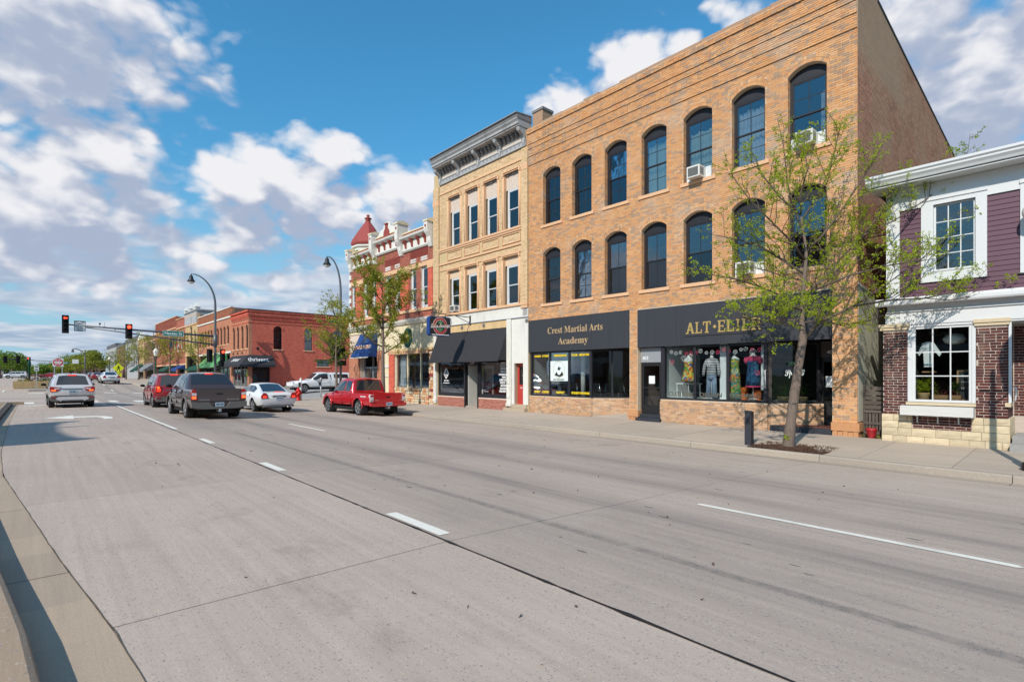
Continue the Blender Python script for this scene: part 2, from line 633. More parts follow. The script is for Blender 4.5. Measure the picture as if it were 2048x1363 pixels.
# ------------------------------------------------------------------ material list
def roadmat(name, lanes=True, base=(.455, .372, .318), agg=1.0):
 m = bpy.data.materials.new(name)
 m.use_nodes = True
 t = m.node_tree
 g = G(t)
 b = t.nodes['Principled BSDF']
 geo = g.n('ShaderNodeNewGeometry')
 pos = geo.outputs['Position']
 x, y, z = g.xyz(pos)
 r = g.m('FRACT', g.m('ADD', geo.outputs['Random Per Island'], g.m('MULTIPLY', g.n('ShaderNodeObjectInfo').outputs['Random'], 5.17)))
 big = g.noise(pos, .35, 6, .6)
 c = g.mix(big, tuple(q * .84 for q in base), tuple(q * 1.12 for q in base))
 c = g.mix(1.0, c, g.ramp(r, [(0, (.93, .93, .94)), (1, (1.06, 1.05, 1.03))]), 'MULTIPLY')
 streak = g.noise(g.v('MULTIPLY', pos, (9, .25, 1)), 1.0, 5, .65)
 c = g.mix(1.0, c, g.ramp(streak, [(.25, (.86,) * 3), (.75, (1.10,) * 3)]), 'MULTIPLY')
 # exposed stones: pale and dark chips
 near = g.v('ADD', pos, g.v('SCALE', g.noise(pos, 70, 2, .5, 0, 'Color'), None, .016))
 ch = g.n('ShaderNodeTexVoronoi')
 g.put(ch.inputs['Vector'], near)
 ch.inputs['Scale'].default_value = 58.0
 cr, cg, cb = g.xyz(ch.outputs['Color'])
 chip = g.m('MULTIPLY', g.m('LESS_THAN', ch.outputs['Distance'], g.m('ADD', .14, g.m('MULTIPLY', cb, .36))), g.m('GREATER_THAN', cr, .42))
 c = g.mix(g.m('MULTIPLY', chip, .75 * agg), c, g.ramp(cg, [(0, (.16, .15, .16)), (.35, (.26, .24, .24)), (.6, (.46, .40, .33)), (1, (.56, .52, .47))]))
 ch2 = g.n('ShaderNodeTexVoronoi')
 g.put(ch2.inputs['Vector'], g.v('ADD', pos, g.v('SCALE', g.noise(pos, 24, 2, .5, 0, 'Color'), None, .06)))
 ch2.inputs['Scale'].default_value = 21.0
 r2, g2, b2 = g.xyz(ch2.outputs['Color'])
 big2 = g.m('MULTIPLY', g.m('LESS_THAN', ch2.outputs['Distance'], g.m('ADD', .10, g.m('MULTIPLY', b2, .16))), g.m('GREATER_THAN', r2, .86))
 c = g.mix(g.m('MULTIPLY', big2, .62 * agg), c, g.mix(g2, (.12, .12, .13), (.30, .25, .21)))
 fine = g.noise(pos, 160, 2, .6)
 c = g.mix(1.0, c, g.ramp(fine, [(.2, (.80,) * 3), (.8, (1.16,) * 3)]), 'MULTIPLY')
 if lanes:
  # rubber worn into the wheel paths
  wob = g.m('MULTIPLY', g.m('SUBTRACT', g.noise(g.v('MULTIPLY', pos, (1, .12, 1)), .9, 3, .5), .5), .5)
  xx = g.m('ADD', x, wob)
  tot = None
  for x0, w, a in ((5.75, .34, .36), (4.05, .5, .16), (7.55, .30, .32), (9.35, .45, .28), (4.9, .8, .08), (8.6, .8, .10)):
   q = g.m('POWER', g.m('DIVIDE', g.m('SUBTRACT', xx, x0), w), 2.0)
   q = g.m('MULTIPLY', g.m('EXPONENT', g.m('MULTIPLY', q, -1.0)), a)
   tot = q if tot is None else g.m('ADD', tot, q)
  pat = g.noise(g.v('MULTIPLY', pos, (5, .35, 1)), 1.0, 4, .6)
  tot = g.m('MULTIPLY', tot, g.smooth(pat, .25, .7, .45, 1.35))
  c = g.mix(tot, c, (.10, .095, .095))
  # one pair of skid lines
  x1 = g.m('ADD', x, g.m('MULTIPLY', g.m('SUBTRACT', g.noise(g.v('MULTIPLY', pos, (0, .2, 0)), 1.0, 2, .5), .5), .10))
  sk = None
  for x0, w in ((4.29, .025), (4.37, .022), (4.33, .06)):
   q = g.m('EXPONENT', g.m('MULTIPLY', g.m('POWER', g.m('DIVIDE', g.m('SUBTRACT', x1, x0), w), 2.0), -1.0))
   sk = q if sk is None else g.m('MAXIMUM', sk, q)
  sk = g.m('MULTIPLY', sk, g.smooth(g.noise(pos, 9, 3, .6), .3, .7, .25, .55))
  c = g.mix(g.m('MULTIPLY', sk, g.m('LESS_THAN', y, 17.0)), c, (.07, .07, .07))
  oil = g.noise(g.v('MULTIPLY', pos, (1.0, .5, 1)), 2.2, 5, .62)
  mid = None
  for x0 in (1.7, 4.9, 8.5, 11.9):
   q = g.m('EXPONENT', g.m('MULTIPLY', g.m('POWER', g.m('DIVIDE', g.m('SUBTRACT', x, x0), .42), 2.0), -1.0))
   mid = q if mid is None else g.m('ADD', mid, q)
  c = g.mix(g.m('MULTIPLY', mid, g.smooth(oil, .50, .72, 0, .32)), c, (.11, .10, .095))
  blot = g.noise(g.v('ADD', pos, (11, 3, 0)), .8, 6, .65)
  c = g.mix(g.smooth(blot, .55, .75, 0, .22), c, (.24, .21, .19))
  c = g.mix(g.smooth(blot, .42, .25, 0, .18), c, (.58, .52, .46))
  lane = g.m('MULTIPLY', g.m('GREATER_THAN', x, 3.02), g.m('LESS_THAN', x, 10.2))
  c = g.mix(g.m('MULTIPLY', lane, .14), c, (.20, .185, .18))
  gs = g.n('ShaderNodeTexVoronoi')
  g.put(gs.inputs['Vector'], g.v('MULTIPLY', pos, (6.5, 2.0, 1)))
  gs.inputs['Scale'].default_value = 1.0
  r3, g3, b3 = g.xyz(gs.outputs['Color'])
  nick = g.m('MULTIPLY', g.m('LESS_THAN', gs.outputs['Distance'], .16), g.m('GREATER_THAN', r3, .93))
  c = g.mix(g.m('MULTIPLY', nick, g.m('MULTIPLY', lane, .7)), c, (.08, .08, .08))
 t.links.new(c, b.inputs['Base Color'])
 b.inputs['Roughness'].default_value = .86
 b.inputs['Specular IOR Level'].default_value = .25
 h = g.m('ADD', g.m('MULTIPLY', g.noise(pos, 70, 4, .7), .7), g.m('MULTIPLY', g.noise(g.v('MULTIPLY', pos, (60, 2, 1)), 1.0, 2, .5), .5))
 t.links.new(g.bump(h, .22, .008), b.inputs['Normal'])
 MATS[name] = m


roadmat('road_concrete')
roadmat('side_road', False, (.34, .33, .32), .5)
roadmat('walk_concrete', False, (.45, .375, .31), .45)
roadmat('kerb_concrete', False, (.37, .315, .262), .8)
roadmat('gutter_concrete', False, (.40, .33, .265), .25)
mat('joint_dark', (.055, .05, .045), .95)
mat('sealant', (.018, .018, .02), .6, .3, 8, bump=.3)
mat('road_paint', (.76, .73, .66), .7, .16, 18, stain=.5)
roadmat('median_kerb', False, (.36, .27, .195), .8)
roadmat('median_gutter', False, (.40, .315, .24), .3)
mat('median_top', (.31, .225, .155), .9, .25, 9, bump=.4, stain=.4)
mat('mulch', (.085, .042, .026), .95, .6, 26, bump=1.0)
mat('terrain_green', (.10, .13, .05), .95, .4, .2)
mat('earth', (.11, .085, .06), .95, .4, 3)

OR = [(0.601, 0.302, 0.135), (0.645, 0.332, 0.148), (0.616, 0.313, 0.139), (0.674, 0.365, 0.172), (0.565, 0.273, 0.125), (0.637, 0.316, 0.135), (0.601, 0.335, 0.172), (0.66, 0.351, 0.155), (0.528, 0.294, 0.163), (0.624, 0.305, 0.128), (0.689, 0.401, 0.213), (0.557, 0.261, 0.121)]
brickmat('orange_brick', OR, .25, stain=.14, pale=.40)
brickmat('pale_brick', [(.55, .33, .19), (.62, .40, .25), (.50, .28, .15), (.66, .46, .32), (.46, .25, .14), (.58, .36, .21)], .2, stain=.12, pale=.3)
mat('orange_mortar', (.60, .47, .34), .95, .25, 9, bump=.3, stain=.2)
mat('pale_mortar', (.55, .44, .34), .95, .2, 9)
brickmat('maroon_brick', [(.085, .022, .020), (.11, .030, .026), (.060, .019, .020), (.095, .034, .030), (.050, .018, .020), (.13, .036, .028)], .2, .7, stain=.1)
mat('maroon_mortar', (.47, .40, .35), .95, .15, 20)
brickmat('cream_brick', [(.68, .475, .27), (.72, .515, .305), (.62, .42, .23), (.75, .555, .36), (.58, .39, .23)], .15, stain=.12)
mat('cream_mortar', (.52, .385, .215), .95, .2, 9)
brickmat('red_brick', [(.35, .11, .075), (.41, .14, .10), (.31, .09, .065), (.39, .13, .09)], .2, stain=.12)
mat('red_mortar', (.60, .48, .40), .95, .2, 9)
brickskin('side_brick', [(.30, .105, .060), (.44, .19, .115)], (.52, .34, .22), 'x', .23, .085, .24, (.40, .27, .17), .009)
brickskin('red_skin', [(.56, .085, .054), (.63, .118, .074)], (.54, .24, .17), 'xy', .21, .072, .3)
brickskin('far_red', [(.34, .085, .058), (.40, .115, .078)], (.40, .24, .18), 'xy', .21, .072, .35)
brickskin('orange_skin', [(.42, .155, .09), (.48, .19, .11)], (.42, .27, .18), 'xy', .21, .072, .2)
brickskin('brown_skin', [(.17, .075, .055), (.22, .10, .07)], (.3, .24, .2), 'xy', .21, .072, .3)
brickskin('tan_skin', [(.50, .34, .17), (.58, .40, .21)], (.42, .30, .16), 'xy', .21, .072, .2)
brickskin('opp_skin', [(.20, .11, .08), (.26, .14, .10)], (.3, .26, .22), 'xy', .21, .072, .2)
mat('sandstone', (.50, .25, .12), .9, .2, 12, bump=.35, stain=.2)
mat('terracotta', (.66, .40, .235), .85, .12, 10, bump=.1, stain=.2)
mat('limestone', (.58, .48, .33), .9, .16, 9, bump=.35, rndvar=.14)
mat('limestone_cap', (.55, .45, .31), .9, .12, 9, bump=.2)
mat('white_paint', (.62, .63, .64), .55, .05, 9)
mat('white_trim', (.60, .61, .63), .5, .04, 6)
mat('old_white', (.66, .64, .59), .75, .10, 5, stain=.3)
mat('cream_paint', (.68, .58, .40), .75, .14, 6, stain=.45)
mat('rust_cream', (.60, .42, .22), .8, .3, 4, stain=.5)
mat('charcoal_panel', (.036, .038, .046), .6, .15, 5, bump=.06, stain=.3, stretch=(1, 6, .6))
mat('black_frame', (.022, .022, .027), .42, .15, 8)
mat('window_black', (.020, .019, .024), .5, .2, 8)
mat('brown_frame', (.06, .05, .047), .5, .2, 8)
mat('steel_grey', (.33, .34, .36), .45, .1, 8, metal=.3)
mat('cornice_grey', (.36, .36, .365), .65, .25, 7, stain=.75)
mat('cornice_dark', (.20, .19, .19), .75, .25, 7, stain=.4)
mat('plank_cream', (.62, .52, .44), .75, .08, 6, stain=.25)
mat('siding_tan', (.62, .47, .33), .75, .08, 8)
mat('purple_board', (.105, .046, .072), .55, .10, 8, stretch=(1, .3, 6), rndvar=.08)
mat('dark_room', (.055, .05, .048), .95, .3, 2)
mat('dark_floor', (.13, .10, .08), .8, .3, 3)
mat('room_wall', (.78, .81, .79), .9, .05, 3)
mat('room_tan', (.26, .20, .165), .9, .15, 1.5)
mat('mountain_paint', (.06, .045, .035), .9, .1, 3)
mat('curtain_green', (.62, .68, .50), .9, .10, 4, stretch=(1, 9, .5))
mat('curtain_white', (.70, .72, .72), .9, .10, 4, stretch=(1, 9, .5))
mat('blind_white', (.66, .66, .62), .8, .06, 6)
mat('gold_letter', (.52, .36, .13), .45, .12, 12, metal=.4)
mat('tan_letter', (.42, .29, .16), .6, .2, 12)
mat('yellow_letter', (.86, .62, .02), .6, .05, 9)
mat('white_letter', (.80, .80, .80), .6, .03, 9)
mat('grey_letter', (.10, .10, .08), .6, .05, 9)
mat('black_letter', (.02, .02, .02), .6, .05, 9)
mat('paper', (.72, .74, .75), .8, .03, 4)
mat('poster_mint', (.66, .74, .73), .8, .03, 4)
mat('door_black', (.018, .018, .02), .35, .1, 5)
mat('door_red', (.42, .045, .040), .5, .12, 7)
mat('step_paint', (.030, .033, .042), .6, .3, 6, stain=.3)
mat('step_stone', (.42, .34, .25), .9, .2, 8, bump=.3, stain=.3)
mat('quarry_tile', (.16, .055, .04), .6, .3, 8)
mat('awning_black', (.030, .030, .036), .85, .12, 3, stain=.1)
mat('awning_blue', (.012, .050, .20), .75, .15, 3)
mat('awning_green', (.10, .30, .12), .8, .2, 3)
mat('awning_dark_green', (.008, .060, .040), .8, .2, 3)
mat('awning_grey', (.18, .19, .20), .8, .2, 3)
mat('metal_black', (.030, .032, .036), .45, .2, 9, metal=.4)
mat('pole_dark', (.14, .145, .155), .5, .15, 6, metal=.5)
mat('galvanised', (.50, .51, .52), .5, .12, 9, metal=.5)
mat('signal_black', (.012, .012, .014), .6, .2, 9)
mat('sign_green', (.004, .16, .12), .5, .05, 5)
mat('sign_white', (.74, .74, .72), .5, .05, 5)
mat('sign_red', (.55, .01, .02), .5, .05, 5)
mat('sign_yellow', (.75, .82, .01), .5, .05, 5)
mat('hydrant_red', (.52, .012, .010), .4, .12, 9)
mat('lamp_glass', (.70, .68, .60), .25, .05, 5, spec=.6)
mat('air_con', (.66, .65, .60), .55, .06, 9)
mat('air_con_grille', (.16, .16, .155), .7, .2, 9)
mat('wood_grey', (.115, .095, .085), .9, .35, 14, bump=.4, stretch=(1, .4, 6), rndvar=.25)
mat('pot_red', (.36, .02, .025), .4, .12, 6)
mat('turret_red', (.30, .055, .048), .7, .25, 9, bump=.3, stain=.35)
mat('red_trim', (.28, .055, .042), .7, .2, 9, stain=.2)
mat('roof_dark', (.05, .05, .05), .9, .3, 2)
mat('rubber', (.016, .016, .017), .8, .2, 30)
mat('alloy', (.55, .56, .58), .28, .08, 9, metal=.85)
mat('under_black', (.010, .010, .010), .8, .2, 6)
mat('bumper_grey', (.12, .115, .11), .6, .1, 9)
mat('chrome', (.62, .62, .64), .18, .03, 9, metal=.9)
mat('tail_red', (.36, .006, .008), .15, .1, 20, spec=.6, coat=.5)
mat('tail_clear', (.60, .56, .56), .15, .1, 20, spec=.6)
mat('plate_blue', (.36, .46, .56), .5, .2, 14)
mat('bark', (.17, .128, .105), .95, .5, 12, bump=1.0, stretch=(3, 3, .6), stain=.35)
mat('twig', (.11, .083, .064), .95, .25, 8)
mat('skin_white', (.70, .68, .64), .5, .03, 5)
mat('planter_stone', (.48, .33, .16), .9, .2, 3)
mat('mossy_white', (.52, .53, .44), .9, .2, 3, stain=.4)
mat('modern_grey', (.34, .34, .35), .7, .08, 2)
mat('modern_dark', (.10, .10, .11), .7, .1, 2)
emit('red_lamp', (1.0, .05, .02), 5.0)
emit('brake_lamp', (1.0, .04, .015), 1.1)
emit('brake_amber', (1.0, .14, .03), 1.25)
glassmat('window_glass', (.80, .84, .86), 1.7, .02)
glassmat('screen_glass', (.30, .33, .36), 1.15, .03, .05)
glassmat('shop_glass', (.90, .93, .94), .7, .0)
glassmat('car_glass', (.16, .20, .22), 1.5, .07)


def leafmat(name, cols, trans=.35):
 m = bpy.data.materials.new(name)
 m.use_nodes = True
 t = m.node_tree
 t.nodes.clear()
 g = G(t)
 out = g.n('ShaderNodeOutputMaterial')
 geo = g.n('ShaderNodeNewGeometry')
 c = g.ramp(geo.outputs['Random Per Island'], [((i + .5) / len(cols), q) for i, q in enumerate(cols)])
 df = g.n('ShaderNodeBsdfPrincipled')
 t.links.new(c, df.inputs['Base Color'])
 df.inputs['Roughness'].default_value = .55
 df.inputs['Specular IOR Level'].default_value = .25
 tl = g.n('ShaderNodeBsdfTranslucent')
 t.links.new(g.mix(1.0, c, (1.5, 1.6, .5), 'MULTIPLY'), tl.inputs[0])
 mx = g.n('ShaderNodeMixShader')
 mx.inputs[0].default_value = trans
 t.links.new(df.outputs[0], mx.inputs[1])
 t.links.new(tl.outputs[0], mx.inputs[2])
 t.links.new(mx.outputs[0], out.inputs[0])
 MATS[name] = m


leafmat('leaf_fresh', [(.29, .36, .018), (.36, .43, .03), (.23, .31, .02), (.42, .47, .045), (.32, .39, .018)], .5)
leafmat('leaf_street', [(.25, .27, .03), (.30, .32, .04), (.20, .24, .025), (.34, .33, .06)], .4)
leafmat('leaf_far', [(.11, .19, .02), (.15, .23, .028), (.09, .16, .018), (.19, .25, .04)], .25)
leafmat('leaf_gold', [(.23, .24, .03), (.19, .22, .025), (.28, .27, .04), (.15, .19, .025)], .25)
leafmat('leaf_dark', [(.03, .075, .012), (.045, .10, .016), (.06, .12, .02)], .3)
leafmat('leaf_red', [(.09, .02, .02), (.13, .03, .03), (.06, .02, .015)], .2)


def clothmat(name, kind):
 m = bpy.data.materials.new(name)
 m.use_nodes = True
 t = m.node_tree
 g = G(t)
 b = t.nodes['Principled BSDF']
 p = g.n('ShaderNodeTexCoord').outputs['Object']
 x, y, z = g.xyz(p)
 if kind == 'floral':
  v = g.n('ShaderNodeTexVoronoi')
  g.put(v.inputs['Vector'], p)
  v.inputs['Scale'].default_value = 15
  r, q, w = g.xyz(v.outputs['Color'])
  c = g.ramp(r, [(0, (.55, .20, .02)), (.2, (.62, .46, .03)), (.4, (.12, .30, .04)), (.6, (.50, .06, .03)), (.75, (.65, .55, .20)), (.9, (.10, .12, .35))], 'CONSTANT')
 elif kind == 'maxi':
  v = g.n('ShaderNodeTexVoronoi')
  g.put(v.inputs['Vector'], g.v('MULTIPLY', p, (1, 1, .7)))
  v.inputs['Scale'].default_value = 13
  r, q, w = g.xyz(v.outputs['Color'])
  band = g.m('FRACT', g.m('MULTIPLY', z, 2.6))
  c = g.ramp(g.m('FRACT', g.m('ADD', g.m('MULTIPLY', r, .45), band)), [(0, (.05, .20, .10)), (.2, (.25, .36, .06)), (.4, (.55, .28, .04)), (.55, (.05, .26, .28)), (.75, (.50, .42, .06)), (.9, (.08, .24, .06))], 'CONSTANT')
 elif kind == 'stripe':
  c = g.ramp(g.m('FRACT', g.m('MULTIPLY', z, 17.0)), [(0, (.66, .66, .66)), (.5, (.02, .02, .03))], 'CONSTANT')
 elif kind == 'denim':
  c = g.mix(g.noise(g.v('MULTIPLY', p, (1, 1, .4)), 16, 4, .6), (.06, .11, .20), (.34, .42, .52))
 elif kind == 'tiedye':
  c = g.mix(g.smooth(g.noise(p, 9, 4, .6), .35, .65), (.008, .030, .10), (.03, .14, .24))
 elif kind == 'pink':
  c = g.mix(g.noise(p, 9, 3, .6), (.62, .03, .10), (.75, .10, .20))
 else:
  c = g.mix(g.noise(p, 9, 3, .6), (.60, .10, .01), (.65, .18, .03))
 t.links.new(c, b.inputs['Base Color'])
 b.inputs['Roughness'].default_value = .85
 MATS[name] = m


for k in ('floral', 'maxi', 'stripe', 'denim', 'tiedye', 'pink', 'orange'):
 clothmat('cloth_' + k, k)


# ------------------------------------------------------------------ ground
def road_z(x):
 if x > 3.01:
  return -.034 * (min(x, 13.5) - 3.01)
 if x < -2.5:
  return -.02 * (-2.5 - max(x, -13))
 return 0.0


def far_z(y):
 """the street climbs a little beyond the crossing"""
 q = max(0.0, min(1.0, (y - 62.5) / 21.5))
 return .75 * q * q * (3 - 2 * q)


def lerp_line(pts, y):
 for (xa, ya), (xb, yb) in zip(pts, pts[1:]):
  if y <= yb:
   return xa + (xb - xa) * (y - ya) / (yb - ya)
 return pts[-1][0]


SEAM = [(.75, -6), (.60, 0), (.43, 3.41), (.36, 4.3), (.16, 6.04), (-.10, 8.72), (-.42, 11.95), (-.58, 15.66), (-.72, 25), (-.77, 39.0), (-.77, 60)]
KERB = [(13.30, -8), (13.40, 1), (13.60, 10.8), (13.66, 20), (13.5, 26), (13.15, 30.3), (12.62, 35), (12.62, 38), (12.9, 39.6), (13.7, 40.9), (15.0, 41.6), (17, 41.8), (60, 41.8)]
KZ = -.222          # top of the right-hand kerb


def build_ground():
 # far ground
 n = 40
 mb = MB()
 vs = [(0, 0, -1.0)]
 for r in (60, 400, 3000):
  for k in range(n):
   a = 2 * math.pi * k / n
   vs.append((r * math.cos(a), r * math.sin(a), -1.0 if r < 3000 else -3.0))
 fs = [(0, 1 + k, 1 + (k + 1) % n) for k in range(n)]
 for q in (0, 1):
  for k in range(n):
   k2 = (k + 1) % n
   fs.append((1 + q * n + k, 1 + (q + 1) * n + k, 1 + (q + 1) * n + k2, 1 + q * n + k2))
 mb.add(vs, fs)
 mb.build('terrain', 'terrain_green', kind='structure')

 road = setup_thing('road')
 # bed under the slabs, carried on as the running surface further off
 mb = MB()
 xs = [-16, -9, -2.5, 0, 3.01, 6.7, 10.35, 13.5, 14.0]
 ys = [-14, 42.5]
 mb.add([(x, y, road_z(x) - .035) for y in ys for x in xs], [(i, i + 1, i + 1 + len(xs), i + len(xs)) for i in range(len(xs) - 1)])
 mb.build('road_bed', 'joint_dark', road)
 mb = MB()
 xs = [-16, -9, -2.5, 0, 3.01, 6.7, 8.9]
 ys = [62.5, 65, 68, 71, 74, 77, 80, 84, 120, 600]
 mb.add([(x, y, road_z(x) + far_z(y)) for y in ys for x in xs],
      [(j * len(xs) + i, j * len(xs) + i + 1, (j + 1) * len(xs) + i + 1, (j + 1) * len(xs) + i) for j in range(len(ys) - 1) for i in range(len(xs) - 1)])
 mb.build('road_surface', 'road_concrete', road)
 mb = MB()
 mb.add([(-70, 41, -.42), (-16, 41, -.30), (-16, 63, -.30), (-70, 63, -.42)], [(0, 1, 2, 3)])
 mb.build('road_surface', 'side_road', road)
 # opposing lanes
 mb = MB()
 for k in range(11):
  for xa, xb in ((-16, -9.5), (-9.49, -5.9), (-5.89, -2.6)):
   y0, y1 = -10 + k * 4.72, -10 + (k + 1) * 4.72 - .012
   mb.add([(xa, y0, road_z(xa)), (xb, y0, road_z(xb)), (xb, y1, road_z(xb)), (xa, y1, road_z(xa))], [(0, 1, 2, 3)])
 mb.build('road_surface', 'road_concrete', road)
 # slabs of the near carriageway and of the crossing, each its own piece
 j = .011
 J0 = 4.29
 lanes = [(None, 3.01), (3.01, 6.72), (6.72, 10.25), (10.25, 12.95)]
 wob = random.Random(3)
 for k in range(-3, 13):
  y0, y1 = J0 + 4.72 * k + j / 2, J0 + 4.72 * (k + 1) - j / 2
  if k == 12:
   y1 = 62.5
  for li, (a, b) in enumerate(lanes):
   mb = MB()
   if a is None:
    if y0 > 39.5:
     pl = [(-2.6, y0), (b - j / 2, y0), (b - j / 2, y1), (-2.6, y1)]
    else:
     yy = [y0 + (y1 - y0) * q / 4 for q in range(5)]
     pl = [(b - j / 2, y0), (b - j / 2, y1)] + [(lerp_line(SEAM, q) + .003, q) for q in reversed(yy)]
   elif li == 3:
    if y0 > 40:
     pl = [(a + j / 2, y0), (14.0, y0), (14.0, y1), (a + j / 2, y1)]
    else:
     yy = [y0 + (y1 - y0) * q / 3 for q in range(4)]
     pl = [(a + j / 2, y0)] + [(lerp_line(KERB, q) - .46, q) for q in yy] + [(a + j / 2, y1)]
   else:
    pl = [(a + j / 2, y0), (b - j / 2, y0), (b - j / 2, y1), (a + j / 2, y1)]
   n = len(pl)
   dz = wob.uniform(-.0015, .0015)
   mb.add([(x, y, road_z(x) + dz) for x, y in pl] + [(x, y, road_z(x) - .05) for x, y in pl],
        [tuple(range(n))] + [(i, n + i, n + (i + 1) % n, (i + 1) % n) for i in range(n)])
   mb.build('slab', 'road_concrete', road)
 # black sealant squeezed out of the crown joint
 mb = MB()
 r2 = random.Random(5)
 vs, fs = [], []
 y = -8.0
 while y < 60:
  w = .008 + .013 * max(0, mnoise.noise((y * 1.7, 0, 0)) + .35) + (.010 if r2.random() < .12 else 0)
  c = 3.01 + .012 * mnoise.noise((y * .9, 5, 0))
  vs += [(c - w, y, .004 + road_z(c)), (c + w, y, .004)]
  y += .13 if y < 25 else .6
 fs = [(2 * i, 2 * i + 1, 2 * i + 3, 2 * i + 2) for i in range(len(vs) // 2 - 1)]
 mb.add(vs, fs)
 mb.build('sealant_seam', 'sealant', road)
 mb = MB()
 vs = []
 y = -8.0
 while y < 40:
  w = .0025 + .0035 * abs(mnoise.noise((y * 2.3, 9, 0)))
  c = lerp_line(SEAM, y) + .010 * mnoise.noise((y * 3, 2, 0))
  vs += [(c - w, y, .004), (c + w, y, .004)]
  y += .16
 mb.add(vs, [(2 * i, 2 * i + 1, 2 * i + 3, 2 * i + 2) for i in range(len(vs) // 2 - 1)])
 mb.build('gutter_crack', 'earth', road)

 def strip(name, x0, x1, y0, y1, m='road_paint', dz=.005, round_=False):
  mb = MB()
  pl = [(x0, y0), (x1, y0), (x1, y1), (x0, y1)]
  if round_:
   c = (x0 + x1) / 2
   pl = [(x0, y0), (c, y0 - .05), (x1, y0), (x1, y1), (c, y1 + .05), (x0, y1)]
  mb.add([(a, b, road_z(a) + far_z(b) + dz) for a, b in pl], [tuple(range(len(pl)))])
  return mb.build(name, m, road)
 for y0, y1 in ((-3.2, -2.2), (4.50, 5.62), (9.35, 10.45), (14.2, 15.4), (18.6, 34.6)):
  strip('lane_line', 3.06, 3.17 if y0 > 18 else 3.20, y0, y1)
 for y0, y1 in ((-12, -8.9), (.47, 3.6), (16.25, 19.4), (28.7, 31.8)):
  strip('lane_line', 6.67, 6.78, y0, y1, round_=True)
 for y0 in (66, 75):
  for x0 in (2.75, 5.6):
   strip('lane_line', x0, x0 + .14, y0, y0 + 2.6, dz=.02)
 strip('lane_line', -2.4, -2.26, 66, 68.6, dz=.02)
 strip('stop_line', -.55, 2.9, 37.5, 37.95)
 strip('stop_line', 3.3, 10.1, 37.5, 37.95)
 for x0 in (-1.3, .7, 2.6, 4.6, 6.6, 8.6, 10.6):
  strip('crosswalk_bar', x0, x0 + 1.15, 40.0, 42.3)
 for x0 in (-.6, 1.7, 4.6, 6.9, 9.2):
  strip('crosswalk_bar', x0, x0 + 1.0, 61.2, 63.0, dz=.008)
 # turn arrow
 mb = MB()
 pl = [(1.86, 24.6), (2.10, 24.7), (2.16, 25.5), (2.02, 26.3), (1.6, 26.72), (1.05, 26.85), (1.05, 27.55), (.16, 26.55), (1.0, 25.35), (1.02, 26.15), (1.45, 26.1), (1.72, 25.9), (1.82, 25.5)]
 mb.add([(a, b, .006) for a, b in pl], [tuple(range(len(pl)))])
 mb.build('turn_arrow', 'road_paint', road)

 # median: gutter, kerb and top, in lengths with joints
 med = setup_thing('median')
 ys = [-7 + 3.05 * k + .55 for k in range(16)]
 for ya, yb in zip(ys, ys[1:]):
  if ya > 39:
   break
  yb = min(yb, 39.6)
  qs = [ya + (yb - .012 - ya) * i / 4 for i in range(5)]
  mb = MB()
  L = [(lerp_line(SEAM, q) - .002, q) for q in qs]
  K = [(lerp_line(SEAM, q) - .39, q) for q in qs]
  for (a, y0), (a2, y1), (k0, _), (k1, _) in zip(L, L[1:], K, K[1:]):
   mb.add([(k0, y0, -.004), (a, y0, -.002), (a2, y1, -.002), (k1, y1, -.004)], [(0, 1, 2, 3)])
  mb.build('gutter_pan', 'median_gutter', med)
  mb = MB()
  for (k0, y0), (k1, y1) in zip(K, K[1:]):
   prof = [(0, -.03), (-.018, .10), (-.032, .135), (-.06, .15), (-.17, .15), (-.17, -.03)]
   mb.add([(k0 + a, y0, z) for a, z in prof] + [(k1 + a, y1, z) for a, z in prof], [(i, i + 1, i + 7, i + 6) for i in range(5)])
   if y0 == K[0][1]: mb.add([(k0 + a, y0, z) for a, z in prof], [tuple(range(6))])
   if y1 == K[-1][1]: mb.add([(k1 + a, y1, z) for a, z in prof], [tuple(range(6))])
  mb.build('kerb_length', 'median_kerb', med)
  mb = MB()
  for (k0, y0), (k1, y1) in zip(K, K[1:]):
   mb.add([(-2.35, y0, .145), (k0 - .19, y0, .145), (k1 - .19, y1, .145), (-2.35, y1, .145)], [(0, 1, 2, 3)])
  mb.build('paving_slab', 'median_top', med)
 mb = MB()
 mb.box(-2.55, -1.0, -6.4, 39.2, -.2, .12)
 mb.box(-2.55, -2.36, -6.4, 39.4, -.2, .15)
 mb.build('median_core', 'joint_dark', med)
 mb = MB()
 pl = [(-1.16 + .0 + 1.02 * math.cos(a) - .40, 39.45 + .8 * math.sin(a)) for a in [math.pi * q / 10 for q in range(11)]]
 mb.prism(pl, -.03, .15, 'z')
 mb.build('median_nose', 'median_kerb', med)

 # right-hand pavement: kerb lengths, slabs between the joints
 walk = setup_thing('pavement')

 def offset(i, d):
  a = Vector(KERB[max(i - 1, 0)]); b = Vector(KERB[min(i + 1, len(KERB) - 1)])
  t = (b - a).normalized()
  return (KERB[i][0] + t.y * d, KERB[i][1] - t.x * d)
 fine = []
 for (xa, ya), (xb, yb) in zip(KERB, KERB[1:]):
  L = math.hypot(xb - xa, yb - ya)
  k = max(1, round(L / 3.0))
  fine += [(xa + (xb - xa) * q / k, ya + (yb - ya) * q / k) for q in range(k)]
 fine.append(KERB[-1])

 def nrm(i):
  a = Vector(fine[max(i - 1, 0)]); b = Vector(fine[min(i + 1, len(fine) - 1)])
  t = (b - a).normalized()
  return Vector((t.y, -t.x))
